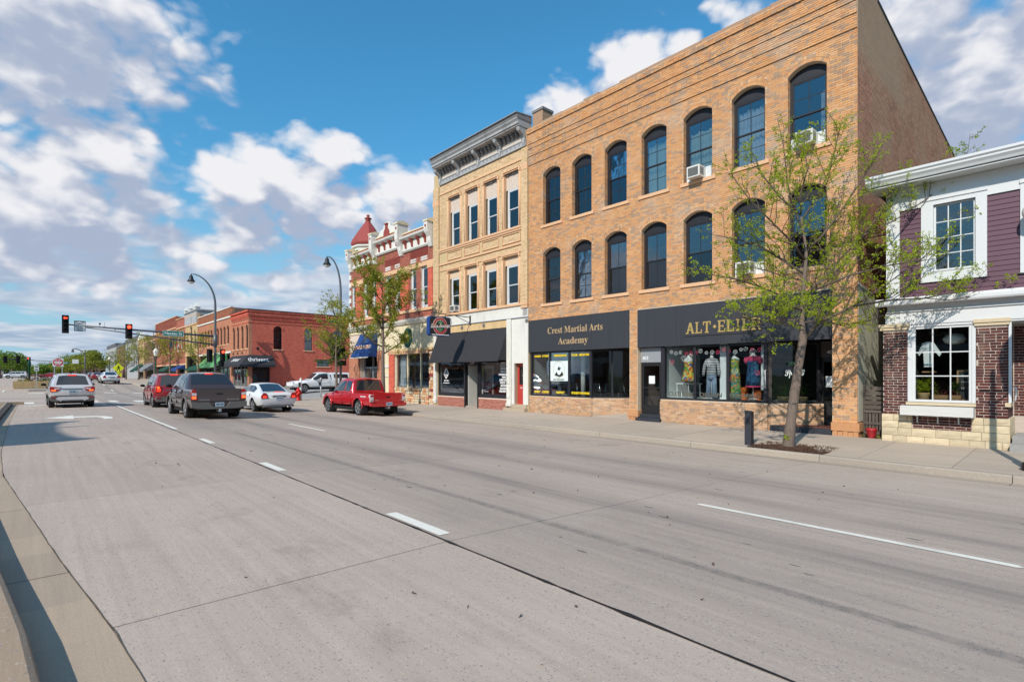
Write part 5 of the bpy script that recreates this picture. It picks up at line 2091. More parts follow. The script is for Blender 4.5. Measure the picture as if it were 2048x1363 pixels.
 for rr in (.25, .20):
  for k in range(4):
   a = k * math.pi / 2
   p = [(c[0] + rr * math.cos(a), c[1] + rr * 1.25 * math.sin(a)), (c[0] + rr * math.cos(a + math.pi / 2), c[1] + rr * 1.25 * math.sin(a + math.pi / 2))]
   mb.bar((FX + .093, *p[0]), (FX + .093, *p[1]), .03, .004, up=(1, 0, 0))
 for q in (-.10, .0, .10):
  mb.bar((FX + .093, c[0] + .18, c[1] + q - .04), (FX + .093, c[0] - .18, c[1] + q + .04), .035, .004, up=(1, 0, 0))
 mb.build('window_emblem', 'white_letter', w1)
 text('window_lettering', 'EST 1998', .11, 'white_letter', w1, (FX + .093, 24.93, 1.30), width=.42, bold=.003)
 text('window_lettering', 'extrainnings.com', .08, 'white_letter', w1, (FX + .093, 24.93, 1.18), width=.62, bold=.002)
 return B


cream_building()
air_conditioner('small air conditioner at the foot of a white sash window on the cream building', 23.74, 24.18, 5.17, out=.20, h=.34, fill=[(23.66, 23.735), (24.185, 24.40)])


def shed_awning(name, label, X, ya, yb, zt, zb, p, val, m, text_=None, vm=None):
 t = thing(name, label, 'awning', (X, (ya + yb) / 2, zb))
 mb = MB()
 mb.add([(X - .01, ya, zt), (X - .01, yb, zt), (X - p, yb, zb), (X - p, ya, zb), (X - .01, ya, zb), (X - .01, yb, zb),
   (X - .03, ya, zt - .03), (X - .03, yb, zt - .03), (X - p + .02, yb, zb), (X - p + .02, ya, zb)],
      [(0, 1, 2, 3), (0, 3, 4), (1, 5, 2), (6, 9, 8, 7), (3, 2, 8, 9)])
 mb.build('canopy', m, t, fix=False)
 mb = MB()
 mb.box(X - p - .004, X - p + .012, ya, yb, zb - val, zb - .001)
 mb.build('valance', vm or m, t)
 mb = MB()
 for y in (ya + .02, (ya + yb) / 2, yb - .02):
  mb.tube([(X - .02, y, zb + .02), (X - p + .03, y, zb + .02)], .015, 6)
  mb.tube([(X - .06, y, zt - .22), (X - p + .10, y, zb + .02)], .012, 6)
 mb.build('frame', 'galvanised', t)
 return t


aw = shed_awning('shop_awning', 'long black sloping awning over the cream building shop front', FX, 19.50, 25.62, 3.99, 2.36, .66, .06, 'awning_black')


def pub_sign():
 t = thing('hanging_sign', 'blue-edged dark pub sign with script lettering hung from a wall bracket', 'sign', (FX, 22.5, 4.2))
 Y = 22.5
 xa, xb = 14.62, 15.92
 M = [(xa, 3.62), (xb, 3.62), (xb, 4.60), (xa, 4.60)]
 mb = MB()
 r = .12
 pts = []
 for (x, z), a0 in (((xb - r, 4.60 - r), 0), ((xa + r, 4.60 - r), 90), ((xa + r, 3.62 + r), 180), ((xb - r, 3.62 + r), 270)):
  pts += [(x + r * math.cos(rad(a0 + k * 22.5)), z + r * math.sin(rad(a0 + k * 22.5))) for k in range(5)]
 mb.prism(pts, Y - .13, Y + .13, 'y')
 mb.build('case', 'awning_blue', t)
 mb = MB()
 k = .93
 cx, cz = (xa + xb) / 2, 4.11
 mb.prism([(cx + (x - cx) * k, cz + (z - cz) * k) for x, z in pts], Y - .136, Y - .128, 'y')
 mb.build('face', 'metal_black', t)

 def ring(a, b, y, m, seg=40, h=1.0, name='emblem'):
  mb = MB()
  q = [(cx + a * math.cos(2 * math.pi * i / seg), cz + .02 + a * h * math.sin(2 * math.pi * i / seg)) for i in range(seg)]
  mb.prism(q, Y - y, Y - y + .004, 'y')
  mb.build(name, m, t)
 ring(.44, 0, .140, 'white_letter')
 ring(.425, 0, .145, 'door_red')
 ring(.30, 0, .150, 'white_letter')
 ring(.285, 0, .155, 'metal_black')
 mb = MB()
 mb.prism([(cx - .16, cz + .14), (cx + .16, cz + .14), (cx, cz + .30)], Y - .160, Y - .156, 'y')
 mb.prism([(cx - .16, cz - .12), (cx + .16, cz - .12), (cx, cz - .26)], Y - .160, Y - .156, 'y')
 mb.build('emblem', 'awning_green', t)
 scr = ''.join(chr(0x1D4D0 + ord(c) - 65) if c.isupper() else chr(0x1D4EA + ord(c) - 97) if c.islower() else c for c in 'Extra Innings')
 mb = MB()
 mb.prism([(cx - .60, cz - .10), (cx + .58, cz - .02), (cx + .58, cz + .01), (cx - .60, cz - .07)], Y - .166, Y - .162, 'y')
 mb.build('flourish', 'white_letter', t)
 text('lettering', scr, .27, 'plank_cream', t, (cx, Y - .166, cz + .06), face=FACE_S, width=1.16, rot=rad(4), bold=.004)
 mb = MB()
 mb.box(xa + .14, xb - .10, Y - .142, Y - .136, 3.66, 3.70)
 mb.build('lower_strip', 'white_letter', t)
 mb = MB()
 mb.tube([(FX - .03, Y, 4.72), (xa + .2, Y, 4.80)], .022, 8)
 mb.tube([(FX - .04, Y, 4.4), (16.2, Y, 4.78)], .015, 6)
 mb.box(FX - .06, FX - .01, Y - .06, Y + .06, 4.3, 4.82)
 for x in (14.85, 15.7):
  mb.tube([(x, Y, 4.58), (x, Y, 4.80)], .015, 6)
 mb.tube([(xb - .02, Y, 4.2), (xb + .16, Y, 4.3), (xb + .10, Y, 4.6)], .012, 6)
 mb.build('bracket', 'metal_black', t)


pub_sign()


# ------------------------------------------------------------------ red brick corner building with white trim and turret
def corner_building():
 B = thing('corner_building', 'red brick corner building with white bracketed cornice and red turret roof', 'building', (FX, 31.7, -.15))
 Y0, Y1 = 26.05, 37.30
 wins = [(26.72, 27.46), (27.98, 28.66), (29.97, 30.6), (31.14, 31.88), (33.2, 33.74), (34.36, 35.0), (36.36, 36.95)]
 holes = [(a, b, 5.72, 8.20, 0) for a, b in wins]
 fronts = [(26.55, 30.62, -.2, 3.05, 0), (32.95, 35.60, -.2, 3.2, 0)]
 mb = MB()
 wall_mesh(mb, FX, FX + .34, Y0, Y1, -.2, 10.4, holes + fronts)
 mb.build('wall', 'red_mortar', B)
 lay_bricks(B, FX, Y0, Y1, 5.16, 10.30, holes, 'red_brick', seed=15, bh=.06, jt=.009, thru=.02)
 for a, b in wins:
  sash_window(B, FX + .10, a, b, 5.74, 8.20, 0, 'white_trim', jamb=.09, cur=('blind_white', .5, 1, (0, 1)))
 interior(B, FX + .36, 22, Y0 + .05, Y1 - .35, 5.0, 8.6)
 mb = MB()
 mb.box(FX - .05, FX + .02, Y0 + .02, Y1, 8.21, 8.48)
 mb.box(FX - .09, FX + .03, Y0 + .02, Y1 + .02, 5.52, 5.70)
 mb.build('stone_band', 'terracotta', B)
 for a, b in ((26.06, 26.66), (28.76, 29.86), (32.0, 33.1), (35.1, 36.2)):
  mb = MB()
  mb.box(FX - .07, FX + .01, a + .05, b - .05, 5.75, 8.18)
  mb.build('brick_pier', 'red_skin', B)
  mb = MB()
  mb.box(FX - .10, FX + .01, a, b, 8.0, 8.19)
  mb.build('pier_cap', 'terracotta', B)
 # small white vent tiles over the windows
 mb = MB()
 for a, b in wins[:4]:
  mb.box(FX - .035, FX + .01, a + .02, b - .02, 8.56, 8.80)
 mb.build('vent_tile', 'old_white', B)
 mb = MB()
 for a, b in wins[:4]:
  for k in range(4):
   y = a + .1 + k * (b - a - .2) / 3
   mb.box(FX - .04, FX - .03, y - .03, y + .03, 8.62, 8.74)
 mb.build('vent_hole', 'red_trim', B, kind='stuff')
 mb = MB()
 for k in range(7):
  for (ya, yb) in ((26.7, 28.7), (30.0, 31.9), (33.1, 35.0)):
   mb.box(FX - .03, FX + .01, ya, yb, 8.86 + k * .065, 8.90 + k * .065)
 mb.build('corbelled_brick', 'red_trim', B, kind='stuff')

 def cornice(ya, yb, z0):
  mb = MB()
  mb.prism([(FX, z0), (FX - .10, z0), (FX - .16, z0 + .08), (FX - .16, z0 + .16), (FX, z0 + .16)], ya, yb, 'y')
  mb.box(FX - .05, FX, ya, yb, z0 + .16, z0 + .72)
  mb.prism([(FX, z0 + .72), (FX - .22, z0 + .72), (FX - .34, z0 + .82), (FX - .38, z0 + .94), (FX, z0 + .94)], ya, yb, 'y')
  mb.build('cornice', 'old_white', B)
  n = max(2, int((yb - ya) / .75))
  for k in range(n):
   y = ya + (k + .5) * (yb - ya) / n
   mb = MB()
   mb.prism([(FX - .05, z0 + .20), (FX - .12, z0 + .26), (FX - .14, z0 + .44), (FX - .28, z0 + .60), (FX - .30, z0 + .715), (FX - .05, z0 + .715)], y - .07, y + .07, 'y')
   mb.build('bracket', 'red_trim', B)
 cornice(26.5, 29.5, 9.36)
 cornice(29.9, 33.0, 9.75)
 cornice(33.4, 36.6, 9.36)
 for y, z0, h in ((26.28, 9.2, 1.45), (29.7, 9.2, 2.0), (33.2, 9.2, 2.0), (36.9, 9.2, 1.5)):
  mb = MB()
  mb.prism([(FX, z0), (FX - .12, z0 + .05), (FX - .22, z0 + .35), (FX - .24, z0 + .6), (FX - .40, z0 + .85), (FX - .46, z0 + 1.05), (FX - .46, z0 + h), (FX + .3, z0 + h), (FX + .3, z0)], y - .19, y + .19, 'y')
  mb.build('scroll_block', 'old_white', B)
  mb = MB()
  mb.prism([(FX - .50, z0 + h), (FX - .50, z0 + h + .10), (FX - .1, z0 + h + .25), (FX + .35, z0 + h + .10), (FX + .35, z0 + h)], y - .24, y + .24, 'y')
  mb.build('scroll_cap', 'cream_paint', B)
  mb = MB()
  mb.lathe([(.09, FX - .475), (.05, FX - .455)], (0, y, z0 + h - .25), 10, 'x')
  mb.build('rosette', 'red_trim', B)
 for ya, yb, za, zb in ((26.5, 29.5, 10.3, 10.52), (33.4, 36.6, 10.3, 10.52), (29.9, 33.0, 10.69, 10.92)):
  mb = MB()
  mb.box(FX - .08, FX + .25, ya, yb, za, zb)
  mb.build('parapet', 'red_skin', B)
  mb = MB()
  mb.box(FX - .14, FX + .28, ya, yb, zb + .002, zb + .07)
  mb.build('coping', 'cream_paint', B)
 # gable piece in the middle
 mb = MB()
 mb.prism([(29.95, 10.99), (32.95, 10.99), (32.6, 11.1), (32.35, 11.35), (31.95, 11.45), (31.9, 11.62), (31.75, 11.78), (31.2, 11.78), (31.05, 11.62), (31.0, 11.45), (30.6, 11.35), (30.3, 11.1)], FX - .12, FX + .2, 'x')
 mb.build('gable', 'old_white', B)
 mb = MB()
 mb.lathe([(.40, FX - .16), (.36, FX - .122)], (0, 31.48, 11.0), 24, 'x')
 mb.box(FX - .18, FX + .2, 31.33, 31.63, 11.35, 11.62)
 mb.build('gable_panel', 'red_trim', B)
 mb = MB()
 mb.box(FX - .24, FX + .22, 31.27, 31.69, 11.621, 11.68)
 mb.build('gable_cap', 'red_trim', B)
 # turret
 tc = (18.42, 36.5)
 mb = MB()
 mb.lathe([(1.06, 9.9), (1.06, 11.0), (1.2, 11.05), (1.2, 11.16)], (tc[0], tc[1], 0), 8, sm=False, ph=rad(22.5))
 mb.build('turret_drum', 'old_white', B)
 mb = MB()
 mb.lathe([(1.10, 11.165), (1.22, 11.24), (1.25, 11.38), (1.14, 11.66), (.82, 12.18), (.48, 12.70), (.22, 13.04), (.17, 13.16)], (tc[0], tc[1], 0), 8, sm=False, ph=rad(22.5))
 tr = mb.build('turret_roof', 'turret_red', B)
 mb = MB()
 mb.lathe([(.20, 13.16), (.20, 13.20), (.12, 13.26), (.26, 13.31), (.27, 13.36), (.14, 13.42), (.07, 13.47), (.13, 13.52), (.12, 13.58), (.02, 13.66)], (tc[0], tc[1], 0), 12)
 mb.build('finial', 'red_trim', tr)
 mb = MB()
 for k in range(9):
  z = 5.2 + k * .58
  mb.box(FX - .07, FX + .02, 36.98, Y1 + .02, z, z + .34)
 mb.build('quoin', 'old_white', B, kind='stuff')
 # shop fascia
 mb = MB()
 mb.prism([(FX, 4.80), (FX - .14, 4.80), (FX - .26, 4.96), (FX - .30, 5.10), (FX, 5.15)], Y0 + .01, Y1 + .1, 'y')
 mb.build('shop_cornice', 'old_white', B)
 mb = MB()
 mb.box(FX - .06, FX + .02, Y0 + .02, 32.9, 3.28, 4.798)
 mb.box(FX - .06, FX + .02, 32.902, Y1, 4.55, 4.798)
 mb.build('shop_fascia', 'cream_paint', B)
 mb = MB()
 mb.box(FX - .14, FX + .02, Y0 + .03, 31.3, 3.14, 3.27)
 mb.build('ledge', 'rust_cream', B)
 r = random.Random(6)
 mb = MB()
 for k in range(46):
  y = 26.55 + k * .105
  mb.box(FX - .15, FX - .11, y, y + .06, 2.98 - r.uniform(0, .05), 3.13)
 mb.build('fringe', 'terracotta', B, kind='stuff')
 for a, b, m in ((31.30, 32.08, 'cream_paint'), (32.10, 32.9, 'orange_skin'), (35.62, 37.28, 'orange_skin'), (30.64, 31.28, 'red_skin')):
  mb = MB()
  mb.box(FX - .08, FX + .25, a, b, -.2, 3.2 if a < 31 else 3.27 if a < 33 else 3.2)
  mb.build('pilaster', m, B)
 mb = MB()
 mb.box(FX - .12, FX, 31.26, 32.12, 2.1, 2.3)
 mb.box(FX - .12, FX, 31.26, 32.12, 1.5, 1.58)
 mb.build('pilaster_band', 'old_white', B)
 # rubble stones: bulkhead and pier
 mb = MB()
 mb.box(FX + .0, FX + .25, 26.56, 30.6, -.2, .82)
 mb.build('bulkhead', 'earth', B)
 r = random.Random(14)

 def rubble(ya, yb, za, zb, n, mm):
  z = za
  while z < zb - .05:
   h = min(r.uniform(.14, .26), zb - z)
   y = ya
   while y < yb - .03:
    w = min(r.uniform(.18, .42), yb - y)
    mb = MB()
    j = lambda: r.uniform(-.02, .02)
    p = r.uniform(.03, .08)
    mb.hexa([(FX - p, y + .012 + j() * .4, z + .01), (FX + .06, y + .012, z + .01), (FX + .06, y + w - .012, z + .01), (FX - p + j(), y + w - .012, z + .01),
        (FX - p + j(), y + .015, z + h - .012), (FX + .06, y + .012, z + h - .012), (FX + .06, y + w - .012, z + h - .012), (FX - p + j(), y + w - .02, z + h - .012)])
    mb.build('rubble_stone', mm[r.randrange(len(mm))], B)
    y += w
   z += h
 rubble(26.56, 30.6, -.17, .83, 0, ['limestone', 'limestone_cap', 'terracotta', 'sandstone'])
 rubble(26.07, 26.52, -.17, 2.9, 0, ['sandstone', 'red_trim', 'limestone_cap', 'terracotta'])
 mb = MB()
 for y in (26.56, 27.55, 29.1, 30.54):
  mb.box(FX + .05, FX + .16, y, y + .09, .84, 3.0)
 mb.box(FX + .05, FX + .16, 26.56, 30.62, .8, .84)
 mb.box(FX + .05, FX + .16, 26.56, 30.62, 2.95, 3.05)
 w = mb.build('shop_window', 'cream_paint', B)
 for a, b in ((26.65, 27.55), (27.64, 29.1), (29.19, 30.54)):
  glass_pane(w, FX + .10, a, b, .84, 2.95, 'shop_glass')
 curtain(w, FX + .35, 29.8, 30.5, .9, 2.9, 'curtain_white', 3)
 interior(B, FX + .26, 22, 26.6, 30.58, -.1, 3.1, 'room_tan')
 mb = MB()
 for y in (32.98, 34.2, 35.5):
  mb.box(FX + .30, FX + .40, y, y + .08, -.1, 3.1)
 mb.box(FX + .30, FX + .40, 33.0, 35.6, 2.1, 2.2)
 w = mb.build('shop_front', 'steel_grey', B)
 for a, b in ((33.06, 34.2), (34.28, 35.5)):
  glass_pane(w, FX + .35, a, b, -.05, 2.1, 'shop_glass')
 interior(B, FX + .42, 22, 33, 35.6, -.1, 3.1, 'dark_room')
 mb = MB()
 mb.box(FX + .35, 30, Y1 - .30, Y1, -.2, 10.3)
 mb.box(FX + .35, 30, Y0, Y1, 9.9, 10.0)
 mb.box(29.7, 30, Y0, Y1 - .31, -.2, 9.9)
 mb.build('rear_walls', 'red_skin', B)
 mb = MB()
 pts = [(28.9 + .52 * math.cos(2 * math.pi * k / 28), 3.96 + .62 * math.sin(2 * math.pi * k / 28)) for k in range(28)]
 mb.prism(pts, FX - .10, FX - .062, 'x')
 s = mb.build('round_plaque', 'awning_dark_green', B)
 mb = MB()
 pts = [(28.9 + .20 * math.cos(2 * math.pi * k / 5 + .4), 3.96 + .28 * math.sin(2 * math.pi * k / 5 + .4)) for k in range(5)]
 mb.prism(pts, FX - .11, FX - .101, 'x')
 mb.build('plaque_mark', 'gold_letter', s)


corner_building()
ab = shed_awning('corner_awning', 'blue awning with orange and white lettering by the street corner', FX, 32.92, 35.62, 4.50, 2.86, .76, .07, 'awning_blue', vm='old_white')
sl = math.atan2(1.64, .75)
nx, nz = -math.sin(sl), math.cos(sl)
FA = Matrix(((0, math.cos(sl), -math.sin(sl), 0), (-1, 0, 0, 0), (0, math.sin(sl), math.cos(sl), 0), (0, 0, 0, 1)))
text('lettering', 'LAGER & SPIRITS', .34, 'cloth_orange', ab, (FX - .46, 34.28, 3.55), face=FA, width=2.2, bold=.01)
text('lettering', 'LAGER & SPIRITS', .36, 'white_letter', ab, (FX - .452, 34.27, 3.56), face=FA, width=2.28, bold=.03)


# ------------------------------------------------------------------ purple clapboard and dark brick shop
def purple_building():
 PX = 17.10
 B = thing('purple_building', 'two-storey shop with purple clapboards above dark red brick and white trim', 'building', (PX, .5, -.16))
 Y1, Y0 = 3.85, -7.0
 # upper wall
 mb = MB()
 wall_mesh(mb, PX + .03, PX + .3, Y0, Y1 - .1, 3.3, 6.6, [(1.93, 2.75, 4.28, 6.0, 0), (.1, .92, 4.28, 6.0, 0)])
 mb.build('upper_wall', 'dark_room', B)
 exp = .122

 def boards(ya, yb, za, zb):
  z = za
  while z < zb - .02:
   h = min(exp, zb - z)
   mb = MB()
   mb.hexa([(PX + .002, ya, z), (PX + .03, ya, z), (PX + .03, yb, z), (PX + .002, yb, z), (PX + .018, ya, z + h), (PX + .03, ya, z + h), (PX + .03, yb, z + h), (PX + .018, yb, z + h)])
   mb.build('clapboard', 'purple_board', B)
   z += exp
 boards(3.0, 3.46, 4.02, 5.98)
 boards(Y0, 3.46, 3.67, 4.02)
 boards(1.14, 1.72, 4.02, 5.98)
 boards(Y0, -.2, 4.02, 5.98)
 # white trim
 mb = MB()
 mb.box(PX - .02, PX + .03, 3.462, 3.76, 3.68, 6.0)
 mb.box(PX - .02, PX + .03, Y0, 3.76, 6.0, 6.58)
 mb.build('corner_trim', 'white_trim', B)

 def trim(a, b, za, zb, c, d, e, f):
  mb = MB()
  mb.box(PX - .035, PX + .03, a, c, za, zb)
  mb.box(PX - .035, PX + .03, d, b, za, zb)
  mb.box(PX - .035, PX + .03, c, d, f, zb)
  mb.box(PX - .035, PX + .03, c, d, za, e)
  mb.box(PX - .06, PX + .03, a - .01, b + .01, zb + .002, zb + .09)
  mb.box(PX - .05, PX + .03, c - .04, d + .04, e + .002, e + .05)
  mb.build('window_surround', 'white_trim', B)
 trim(1.72, 3.0, 4.03, 6.12, 1.93, 2.75, 4.28, 6.0)
 trim(-.15, 1.14, 4.03, 6.12, .1, .92, 4.28, 6.0)
 fixed_window(B, PX + .04, 1.93, 2.75, 4.28, 6.0, 3, 4, 'white_trim', bar=.022, jamb=.045)
 fixed_window(B, PX + .04, .1, .92, 4.28, 6.0, 3, 4, 'white_trim', bar=.022, jamb=.045)
 interior(B, PX + .31, 21, Y0 + .1, Y1 - .2, 3.5, 6.5, 'dark_room')
 # belt cornice
 mb = MB()
 mb.prism([(PX + .03, 3.30), (PX - .06, 3.30), (PX - .06, 3.34), (PX + .03, 3.34)], Y0, 3.74, 'y')
 mb.prism([(PX + .03, 3.48), (PX - .26, 3.48), (PX - .28, 3.52), (PX - .28, 3.60), (PX - .22, 3.665), (PX + .03, 3.668)], Y0, 3.95, 'y')
 mb.box(PX + .0, PX + .03, Y0, 3.74, 3.345, 3.478)
 mb.build('belt_cornice', 'white_trim', B)
 mb = MB()
 mb.box(PX - .02, PX + .25, Y0, 3.78, 2.965, 3.296)
 mb.build('fascia', 'white_trim', B)
 # eaves
 mb = MB()
 mb.box(16.62, PX + .3, Y0, 4.05, 6.59, 6.62)
 mb.build('soffit', 'white_trim', B)
 mb = MB()
 mb.prism([(16.66, 6.64), (16.58, 6.64), (16.55, 6.70), (16.50, 6.76), (16.50, 6.80), (16.46, 6.84), (16.46, 6.90), (16.66, 6.90)], Y0, 4.10, 'y')
 mb.build('gutter', 'white_trim', B)
 mb = MB()
 mb.prism([(16.66, 6.625), (16.66, 6.90), (24, 7.6), (30, 7.0), (30, 6.625)], Y0, 4.02, 'y')
 mb.build('roof', 'roof_dark', B)
 mb = MB()
 mb.box(PX + .3, 30, 3.42, 3.74, -.3, 6.6)
 mb.box(29.7, 30, Y0, 3.41, -.3, 6.6)
 mb.build('rear_walls', 'maroon_mortar', B)
 # brick ground floor: two piers and the strip under the window
 zt = 2.84
 mb = MB()
 mb.box(PX, PX + .4, 3.30, 3.83, .60, zt)
 mb.box(PX, PX + .4, 1.36, 1.92, .60, zt)
 mb.box(PX + .02, PX + .4, 1.93, 3.29, -.2, .93)
 mb.build('brick_wall', 'maroon_mortar', B)
 holes = []
 lay_bricks(B, PX, 3.30, 3.83, .605, zt - .01, [], 'maroon_brick', seed=31, singles=110, bh=.056, jt=.0145, name='brick')
 lay_bricks(B, PX, 1.36, 1.92, .605, zt - .01, [], 'maroon_brick', seed=32, singles=110, bh=.056, jt=.0145, name='brick')
 lay_bricks(B, PX + .02, 2.02, 3.18, .20, .66, [], 'maroon_brick', seed=33, singles=80, bh=.056, jt=.0145, name='brick')
 # return of the right pier and the recessed wall
 mb = MB()
 mb.box(PX + .4, 18.3, 1.36, 1.9, -.2, 2.95)
 mb.box(18.3, 18.6, -3, 1.36, -.2, 3.0)
 mb.build('recess_wall', 'maroon_mortar', B)
 lay_bricks(B, 1.36, PX + .02, 18.28, .62, 2.9, [], 'maroon_brick', seed=34, bh=.056, jt=.0145, axis='y')
 lay_bricks(B, 18.3, .62, 1.33, .62, 2.9, [], 'maroon_brick', seed=35, bh=.056, jt=.0145)
 mb = MB()
 mb.box(PX - .0, 18.6, Y0, 1.33, 2.92, 2.96)
 mb.build('recess_ceiling', 'white_trim', B)
 # dressed stone base, block by block
 r = random.Random(3)
 rows = [(-.20, .03), (.03, .24), (.24, .42), (.42, .595)]
 for k, (a, b) in enumerate(rows):
  y = 3.86
  segs = [(3.86, 1.33)] if k < 2 else [(3.86, 3.20), (2.0, 1.33)]
  for s0, s1 in segs:
   y = s0
   first = r.uniform(.2, .4)
   while y > s1 + .02:
    w = first if first else r.choice([.30, .38, .44, .5])
    first = None
    y2 = max(s1, y - w)
    if y2 - s1 < .1: y2 = s1
    p = r.uniform(.028, .045)
    mb = MB()
    n = 3
    vs, fs = [], []
    for i in range(n + 1):
     for q in range(3):
      edge = i in (0, n) or q in (0, 2)
      vs.append((PX - (p - .012 if edge else p + r.uniform(-.006, .014)), y - .004 - (y - y2 - .008) * i / n, a + .004 + (b - a - .008) * q / 2))
    for i in range(n):
     for q in range(2):
      fs.append((i * 3 + q, i * 3 + q + 1, (i + 1) * 3 + q + 1, (i + 1) * 3 + q))
    mb.add(vs, fs)
    mb.box(PX - p + .017, PX + .2, y2 + .0045, y - .0045, a + .0045, b - .0045)
    mb.build('stone_block', 'limestone', B)
    y = y2
 for k, (a, b) in enumerate(rows):
  x = PX + .0
  while x < 18.25:
   mb = MB()
   mb.box(x + .004, min(18.27, x + .45) - .004, 1.318, 1.40, a + .004, b - .004)
   mb.build('stone_block', 'limestone', B)
   x += .45
 mb = MB()
 mb.box(PX, PX + .4, 1.34, 3.85, -.2, .19)
 mb.build('stone_backing', 'maroon_mortar', B)
 for a, b in ((3.24, 3.92), (1.30, 1.97)):
  mb = MB()
  mb.box(PX - .05, PX + .42, a + .02, b - .02, zt, zt + .07)
  mb.box(PX - .075, PX + .44, a, b, zt + .074, zt + .16)
  mb.build('stone_cap', 'limestone_cap', B)
 mb = MB()
 mb.box(PX - .05, PX + .1, 1.92, 3.32, .86, .93)
 mb.build('window_sill', 'limestone_cap', B)
 mb = MB()
 mb.box(PX - .05, 17.6, 1.30, 1.40, .88, .98)
 mb.build('stone_ledge', 'limestone_cap', B)
 mb = MB()
 mb.box(PX + .0, PX + .12, 3.19, 3.29, .94, 2.96)
 mb.box(PX + .0, PX + .12, 1.93, 2.0, .94, 2.96)
 mb.box(PX + .0, PX + .12, 2.0, 3.19, 2.90, 2.96)
 mb.build('window_casing', 'white_trim', B)
 fixed_window(B, PX + .03, 2.0, 3.19, .94, 2.90, 3, 3, 'white_trim', bar=.026, jamb=.06, glass='shop_glass')
 mb = MB()
 mb.box(PX - .015, 17.2, 1.29, 1.34, .98, 2.9)
 mb.build('corner_board', 'white_trim', B)
 interior(B, PX + .13, 21.5, 1.95, 3.25, .5, 3.0, 'dark_room', 'dark_floor', 'shop_room')
 mb = MB()
 mb.box(PX + .14, 17.9, 1.98, 3.2, .86, .92)
 mb.build('display_shelf', 'dark_floor', B)
 # window box on three brackets
 mb = MB()
 mb.box(PX - .30, PX - .05, 1.94, 3.40, .60, .84)
 wb = mb.build('window_box', 'steel_grey', B)
 wb.data.materials[0] = mat('weathered_white', (.58, .57, .55), .8, .14, 7, stain=.3, stretch=(1, .3, 4))
 mb = MB()
 for y in (2.25, 2.66, 3.08):
  mb.box(PX - .20, PX - .02, y - .014, y + .014, .575, .597)
  mb.box(PX - .035, PX - .015, y - .014, y + .014, .40, .575)
 mb.build('box_bracket', 'white_paint', wb)
 # steps
 mb = MB()
 mb.box(PX - .30, 18.3, Y0, 1.30, -.2, .03)
 mb.box(PX + .02, 18.3, Y0, 1.28, .03, .20)
 mb.build('step', mat('step_concrete', (.30, .29, .28), .9, .15, 8, bump=.2, stain=.3), B)
 mb = MB()
 mb.box(18.25, 18.29, .2, .95, .2, 2.4)
 d = mb.build('door', 'white_trim', B)
 glass_pane(d, 18.24, .32, .83, .4, 2.2)
 mb = MB()
 hx = PX - .0
 mb.tube([(hx + .05, 1.27, 1.02), (hx - .02, 1.22, 1.04), (hx - .02, 1.21, 1.2), (hx - .02, 1.21, 1.34), (hx + .05, 1.27, 1.36)], .014, 8)
 mb.build('door_handle', 'white_paint', B)


purple_building()

# ------------------------------------------------------------------ the block beyond the side street
def arched_windows(B, X, items, m='window_black', axis='x', sill='terracotta', glass='window_glass', depth=.10):
 """(ya, yb, za, zspring, rise) openings already cut: frame + two panes + sill"""
 for a, b, c, s, r in items:
  mb = MB()
  j = .06
  def bx(x0, x1, y0, y1, z0, z1):
   if axis == 'x': mb.box(x0, x1, y0, y1, z0, z1)
   else: mb.box(y0, y1, x0, x1, z0, z1)
  bx(X + depth, X + depth + .08, a, a + j, c, s)
  bx(X + depth, X + depth + .08, b - j, b, c, s)
  bx(X + depth, X + depth + .08, a + j, b - j, c, c + j)
  bx(X + depth - .01, X + depth + .06, a + j, b - j, (c + s) / 2, (c + s) / 2 + .06)
  if r > 0:
   ap = arc_pts(a, b, s, r)
   inn = arc_pts(a + j, b - j, s, max(.01, r - j))
   for (p, q), (p2, q2), (i1, k1), (i2, k2) in zip(ap, ap[1:], inn, inn[1:]):
    pts = [(X + depth, p, q), (X + depth, p2, q2), (X + depth, i2, k2), (X + depth, i1, k1)]
    pts2 = [(x + .08, y, z) for x, y, z in pts]
    if axis != 'x':
     pts, pts2 = [(y, x, z) for x, y, z in pts], [(y, x, z) for x, y, z in pts2]
    mb.hexa(pts + pts2)
  else:
   bx(X + depth, X + depth + .08, a + j, b - j, s - j, s)
  w = mb.build('window', m, B)
  mb = MB()
  poly = [(a + j, c + j), (b - j, c + j)] + (arc_pts(a + j, b - j, s, max(.01, r - j))[::-1] if r > 0 else [(b - j, s - j), (a + j, s - j)])
  mb.prism(poly, X + depth + .03, X + depth + .036, axis)
  mb.build('pane', glass, w)
  if sill:
   mb = MB()
   if axis == 'x': mb.box(X - .07, X + .12, a - .1, b + .1, c - .14, c - .004)
   else: mb.box(a - .1, b + .1, X - .07, X + .12, c - .14, c - .004)
   mb.build('sill', sill, B)


def hood(B, X, a, b, s, r, m, axis='x', t=.14, proud=.05):
 ap = arc_pts(a - .02, b + .02, s, r)
 cy = (a + b) / 2
 mb = MB()
 for (p, q), (p2, q2) in zip(ap, ap[1:]):
  k = 1 + t * 2 / (b - a)
  f = lambda y, z: (cy + (y - cy) * k, s + (z - s) * (1 + t / max(r, .1)))
  o1, o2 = f(p, q), f(p2, q2)
  pts = [(X - proud, p, q), (X - proud, p2, q2), (X - proud, *o2), (X - proud, *o1)]
  pts2 = [(X + .01, y, z) for x, y, z in pts]
  if axis != 'x':
   pts, pts2 = [(y, x, z) for x, y, z in pts], [(y, x, z) for x, y, z in pts2]
  mb.hexa(pts + pts2)
 mb.build('window_hood', m, B)


